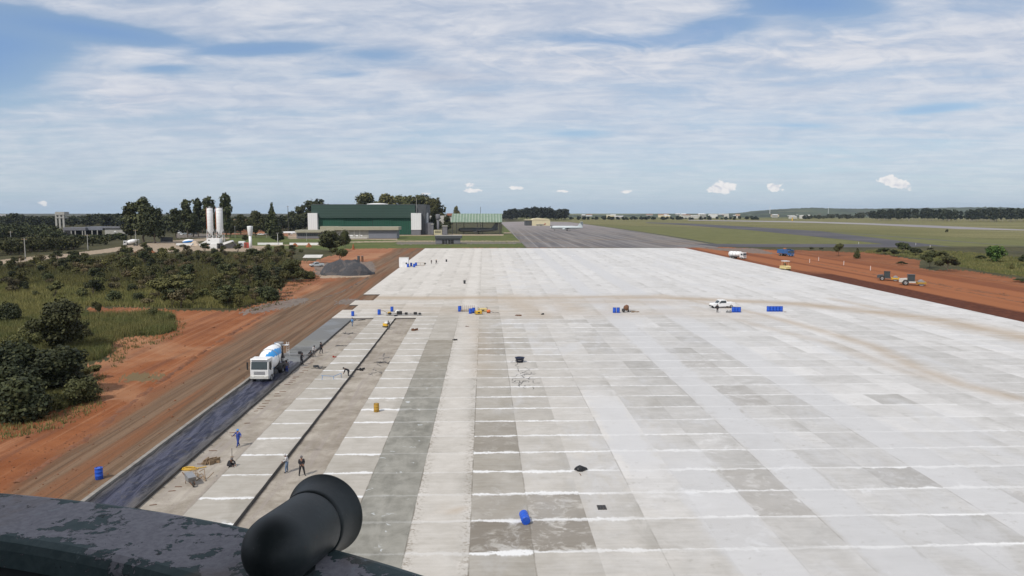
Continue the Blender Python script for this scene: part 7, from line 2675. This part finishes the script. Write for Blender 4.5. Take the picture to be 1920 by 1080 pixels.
    for s_ in (-1, 1):
        c_ = sk_ + face * .088 + lat * s_ * .034 + ax_ * .015
        mb.lathe([(.002, -.012), (.012, 0), (.002, .012)], c_, face, 8)
    mb.build('eyes', M['black'], root)
    mb = MB()
    for s_ in (-1, 1):
        mb.lathe([(.004, -.03), (.02, 0), (.004, .03)], sk_ + lat * s_ * .095, ax_, 8)
    mb.build('ears', M['skin'], root)
    return root


WALK = dict(knL=(.11, -.16, .52), anL=(.12, -.24, .12), toL=(.12, -.40, .09), knR=(-.11, .06, .48), anR=(-.12, .24, .10), toR=(-.12, .10, .045))
ARMS_OUT = dict(elL=(.42, -.02, 1.22), wrL=(.58, -.20, 1.10), elR=(-.42, -.02, 1.18), wrR=(-.58, -.12, 1.0))
BEND = dict(belly=(0, -.14, 1.03), chest=(0, -.36, 1.14), neck=(0, -.50, 1.22), skull=(0, -.60, 1.26), top=(0, -.69, 1.28),
            shL=(.19, -.42, 1.16), elL=(.22, -.50, .88), wrL=(.16, -.62, .66), shR=(-.19, -.42, 1.16), elR=(-.22, -.50, .88), wrR=(-.16, -.62, .66), knL=(.11, -.08, .49), knR=(-.11, -.06, .49))
CROUCH = dict(pelvis=(0, .10, .32), belly=(0, .0, .46), chest=(0, -.12, .64), neck=(0, -.2, .78), skull=(0, -.26, .88), top=(0, -.29, .97),
              shL=(.19, -.14, .72), elL=(.27, -.34, .55), wrL=(.16, -.50, .40), shR=(-.19, -.14, .72), elR=(-.27, -.34, .55), wrR=(-.16, -.50, .40),
              hiL=(.10, .10, .32), knL=(.20, -.32, .48), anL=(.18, -.06, .09), toL=(.20, -.24, .045), hiR=(-.10, .10, .32), knR=(-.20, -.32, .48), anR=(-.18, -.06, .09), toR=(-.20, -.24, .045))
WIDE = dict(knL=(.17, -.10, .49), anL=(.24, -.04, .09), toL=(.28, -.20, .045), knR=(-.15, .02, .48), anR=(-.20, .12, .09), toR=(-.23, -.04, .045), elL=(.24, -.02, 1.14), wrL=(.16, -.20, 1.0), elR=(-.24, -.02, 1.14), wrR=(-.14, -.22, 1.02))
RAKE = dict(elL=(.28, -.14, 1.18), wrL=(.14, -.36, 1.08), elR=(-.26, -.10, 1.12), wrR=(-.06, -.34, .95), belly=(0, -.03, 1.08), chest=(0, -.09, 1.29), neck=(0, -.13, 1.45), skull=(0, -.17, 1.56), top=(0, -.19, 1.66),
            shL=(.19, -.09, 1.39), shR=(-.19, -.09, 1.39), knL=(.13, -.14, .50), anL=(.15, -.12, .09), toL=(.16, -.28, .045))

person('worker in blue overalls walking with arms out on the bare bed', P3(447, 838, .01), R(-30), {**WALK, **ARMS_OUT}, 'cloth_blue', 'cloth_blue', 'truck_blue', 1.02)
person('worker in dark clothes crouching at the left edge of the slab lane', P3(431, 879, .01), R(60), CROUCH, 'cloth_dark', 'cloth_dark', 'cloth_grey', 1.05)
person('worker in white shirt and jeans bending at the slab edge near the horn', P3(539, 886, .01), R(-80), {**RAKE}, 'cloth_white', 'cloth_jeans', 'cloth_white', 1.0)
person('worker in black clothes standing with legs apart nearest the horn', P3(566, 892, .01), R(20), WIDE, 'cloth_dark', 'cloth_dark', 'cloth_grey', 1.03)
person('worker in black bending over the slab beside the blue pipe frame', P3(654, 708, .01), R(-75), BEND, 'cloth_dark', 'cloth_dark', 'cloth_dark', 1.05)
person('worker in black top guiding the small cutting machine on the slab', P3(730, 618, .01), R(-80), RAKE, 'cloth_dark', 'cloth_grey', 'black', 1.0)
person('worker in light blue shirt beside the leftmost blue drum', P3(660.5, 612, .01), R(150), {**WALK}, 'cloth_lightblue', 'cloth_jeans', 'cloth_grey', 1.0)
person('worker in dark clothes standing right of the fresh pour, tallest of the crew', P3(602, 663, .01), R(70), WIDE, 'cloth_dark', 'cloth_dark', 'cloth_dark', 1.08)
person('worker in dark clothes raking at the form beside the mixer truck', P3(565, 684, .01), R(80), RAKE, 'cloth_dark', 'cloth_dark', 'cloth_dark', 1.08)
person('worker in grey shirt standing in the wet concrete', P3(588, 668, .12), R(60), RAKE, 'cloth_white', 'cloth_grey', 'black', 1.0)
person('worker crouching at the form between two standing workers', P3(580, 669, .05), R(80), CROUCH, 'cloth_dark', 'cloth_grey', 'cloth_dark', 1.0)
person('worker in navy trousers right behind the mixer truck', P3(538, 699, .06), R(20), {}, 'cloth_grey', 'cloth_blue', 'black', 1.0)
person('worker bending at the truck chute behind the mixer drum', P3(531, 692, .06), R(120), BEND, 'cloth_grey', 'cloth_dark', 'cloth_dark', 1.0)
person('lone person in dark clothes standing in front of the white pickup', P3(1345, 586, TH), R(10), {}, 'cloth_dark', 'cloth_dark', 'black', 1.05)
person('left one of two distant people far up the left side of the apron', P3(809, 495, TH), R(0), {}, 'cloth_grey', 'cloth_grey', 'white', 1.0)
person('right one of two distant people far up the left side of the apron', P3(818, 495, TH), R(40), WALK, 'cloth_grey', 'cloth_dark', 'yellow', 1.05)

# concrete cutter pushed by the worker
o_ = empty('concrete_saw', P3(723, 613.5, TH), R(-20), 'small yellow and white concrete saw on the slab edge', 'saw')
MB().box(-.45, .45, -.3, .3, .25, .75, c=.06).build('motor', M['yellow'], o_)
MB().box(-.1, .5, -.32, .1, .76, 1.05, c=.05).build('water_can', M['white_clean'], o_)
mb = MB()
mb.tube((.4, 0, .7), (1.1, 0, 1.1), .03, n=5)
mb.box(-.5, .5, -.35, .35, .12, .24)
mb.build('handle', M['black'], o_)
for a_ in (-.35, .35):
    wheel(o_, .3, a_, .12, .06, 1)

# ================================================================ FOREGROUND: the tower gallery the photo is taken from
mt, t, b = new_mat('peeling_paint')
o = t.obj()
n1_ = t.noise(o, 4.6, 9, .66, 1.1)
n2_ = t.noise(o, 26.0, 6, .7, .4)
n3_ = t.noise(o, 2.6, 4, .6, .5)
n4_ = t.noise(o, 90.0, 4, .7)
pe = t.m('ADD', t.m('MULTIPLY', n1_, .62), t.m('MULTIPLY', n2_, .38))
cA = t.mix(t.ss(n2_, .35, .65), (0.055, 0.092, 0.094), (0.090, 0.132, 0.135))            # green-grey paint
cB = t.mix(t.ss(n4_, .3, .7), (0.250, 0.240, 0.265), (0.350, 0.335, 0.365))               # bare plaster
ox_, oy_, oz_ = t.sep(o)[:3]
rad_ = t.m('SQRT', t.m('ADD', t.m('MULTIPLY', ox_, ox_), t.m('MULTIPLY', oy_, oy_)))
ed_ = t.m('ABSOLUTE', t.m('SUBTRACT', rad_, 2.602))
pe = t.m('SUBTRACT', t.m('ADD', pe, .028), t.m('MULTIPLY', t.ss(ed_, .055, .105), .10))
m_ = t.ss(pe, .484, .494)
c = t.mix(m_, cA, cB)
rim = t.m('MULTIPLY', t.m('SUBTRACT', 1.0, t.ss(t.m('ABSOLUTE', t.m('SUBTRACT', pe, .488)), .0, .008)), .8)
c = t.mix(rim, c, (0.020, 0.025, 0.028))
c = t.mix(t.m('MULTIPLY', t.ss(n3_, .60, .72), .55), c, (0.22, 0.16, 0.115))
c = t.mix(t.m('MULTIPLY', t.m('MULTIPLY', t.ss(t.noise(o, 11.0, 5, .7), .62, .70), t.ss(n4_, .45, .6)), .8), c, (0.33, 0.37, 0.40))
c = t.mix(t.m('MULTIPLY', t.ss(t.noise(o, 34.0, 3, .6), .69, .73), .9), c, (0.012, 0.014, 0.015))
t.l.new(c, b.inputs['Base Color'])
b.inputs['Roughness'].default_value = .75
t.l.new(t.bump(t.m('ADD', t.m('MULTIPLY', m_, -.6), t.m('MULTIPLY', n4_, .25)), .6, .004), b.inputs['Normal'])
M['peeling'] = mt
mt, t, b = new_mat('horn_paint_wall_shade')
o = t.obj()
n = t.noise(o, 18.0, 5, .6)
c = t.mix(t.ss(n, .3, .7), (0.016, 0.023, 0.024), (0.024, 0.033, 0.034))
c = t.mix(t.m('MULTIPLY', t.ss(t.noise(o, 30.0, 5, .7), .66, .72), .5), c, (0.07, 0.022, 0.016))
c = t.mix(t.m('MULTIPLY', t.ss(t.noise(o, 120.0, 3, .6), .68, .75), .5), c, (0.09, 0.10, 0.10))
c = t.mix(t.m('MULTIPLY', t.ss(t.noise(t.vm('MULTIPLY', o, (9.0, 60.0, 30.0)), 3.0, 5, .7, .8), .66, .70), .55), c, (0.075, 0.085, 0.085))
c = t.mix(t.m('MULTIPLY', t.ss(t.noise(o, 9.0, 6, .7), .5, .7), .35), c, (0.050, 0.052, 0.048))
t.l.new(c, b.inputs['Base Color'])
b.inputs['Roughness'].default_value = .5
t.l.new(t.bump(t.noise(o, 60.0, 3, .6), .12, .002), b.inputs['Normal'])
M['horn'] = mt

GC = Vector((-1.6175, -1.040, 0))            # centre of the round gallery
GT = CAMZ - 0.588                          # top of its parapet
tower = empty('control_tower', (GC.x, GC.y, 0), 0, 'round tower gallery parapet with peeling dark green paint, in the foreground', 'tower')
ro, ri = 2.707, 2.497


def ring(mb, prof, n=160, jag=0.0):
    """profile (radius, height) swept full circle about the tower axis"""
    vs = []
    k = len(prof)
    for i in range(n):
        a_ = 2 * math.pi * i / n
        for (r_, z_) in prof:
            vs.append((r_ * math.cos(a_), r_ * math.sin(a_), z_))
    fs = []
    for i in range(n):
        j = (i + 1) % n
        for q in range(k):
            q2 = (q + 1) % k
            fs.append((i * k + q, j * k + q, j * k + q2, i * k + q2))
    mb.add(vs, fs, True)


mb = MB()
ring(mb, [(ri, GT - .05), (ri + .001, GT - .018), (ri + .008, GT - .005), (ri + .022, GT), (ro - .022, GT), (ro - .008, GT - .005), (ro, GT - .018), (ro, GT - .05)], 220)
pw = mb.build('coping', M['peeling'], tower)
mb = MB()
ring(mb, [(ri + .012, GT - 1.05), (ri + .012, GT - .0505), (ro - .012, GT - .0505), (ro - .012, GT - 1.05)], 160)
mb.build('parapet', M['horn'], tower)  # inner wall's shade put into its colour by reusing the dark horn paint
for pg in pw.data.polygons:
    pg.use_smooth = False
mb = MB()
ring(mb, [(.9, GT - 1.30), (.9, GT - 1.06), (ro + .02, GT - 1.06), (ro + .02, GT - 1.30)], 96)
mb.build('gallery_floor', M['concrete_grey'], tower)
MB().lathe([(1.5, 0), (1.5, GT - 1.3)], n=40).build('shaft', M['concrete'], tower)
MB().lathe([(1.05, GT - 1.05), (1.05, CAMZ + 1.25)], n=40).build('cab_wall', M['grey_dark'], tower)
MB().lathe([(3.15, CAMZ + 1.26), (3.2, CAMZ + 1.42), (2.9, CAMZ + 1.52), (.1, CAMZ + 1.9)], n=48).build('roof', M['concrete_grey'], tower)


# horn loudspeaker resting on the parapet, its bell turned to the apron
def ray(px_, py_, dist):
    a_, b_ = (px_ - 960) / F, (540 - py_) / F
    fwd, up = _cp + b_ * _sp, -_sp + b_ * _cp
    v_ = Vector((a_ * _cy + fwd * _sy, -a_ * _sy + fwd * _cy, up))
    return Vector((0, 0, CAMZ)) + v_ * dist


HD = 1.30
rimc = ray(607, 965, HD + .07)
tail = ray(523, 1029, HD - .09)
axis = (rimc - tail).normalized()
L_ = (rimc - tail).length
rb = .0575
rr_ = .0715
hp = []
for k in range(9):
    a_ = k / 8 * math.pi / 2
    hp.append((max(rb * math.sin(a_), .0005), -rb * math.cos(a_)))
hp += [(rb, L_ - .058), (rb * 1.0, L_ - .0555), (rb * .975, L_ - .055), (rb * .975, L_ - .0535), (rb * 1.02, L_ - .053), (rb * 1.04, L_ - .044), (rb * 1.065, L_ - .032), (rb * 1.10, L_ - .020), (rb * 1.15, L_ - .009), (rb * 1.21, L_ - .002), (rr_, L_ + .002), (rr_ + .0015, L_ + .004), (rr_ - .001, L_ + .0055),
       (rb * 1.14, L_ - .004), (rb * 1.0, L_ - .018), (rb * .9, L_ - .05), (rb * .3, L_ - .08), (.001, L_ - .085)]
horn = empty('horn_loudspeaker', tail, 0, 'dark rounded horn with a flared mouth mounted on the parapet', 'horn')
MB().lathe(hp, (0, 0, 0), axis, 72, cap=False).build('horn_shell', M['horn'], horn)
base = Vector((tail.x, tail.y, GT)) - tail
mb = MB()
mid_ = axis * (L_ * .15)
mb.tube(mid_, Vector((mid_.x, mid_.y, base.z - .01)), .022, .026, 20)
mb.tube(Vector((mid_.x, mid_.y, base.z)), Vector((mid_.x, mid_.y, base.z + .008)), .045, .045, 24)
mb.build('bracket', M['horn'], horn)
# ================================================================ thin air between here and the hills
mt = bpy.data.materials.new('haze_air')
mt.use_nodes = True
nt = mt.node_tree
nt.nodes.remove(nt.nodes['Principled BSDF'])
pv_ = nt.nodes.new('ShaderNodeVolumePrincipled')
pv_.inputs['Color'].default_value = (0.72, 0.84, 1.0, 1)
pv_.inputs['Density'].default_value = 3.8e-5
pv_.inputs['Anisotropy'].default_value = 0.2
nt.links.new(pv_.outputs[0], nt.nodes['Material Output'].inputs['Volume'])
o_ = MB().box(-20500, 20500, -700, 11500, -8, 130).build('haze', mt)
tag(o_, kind='stuff')
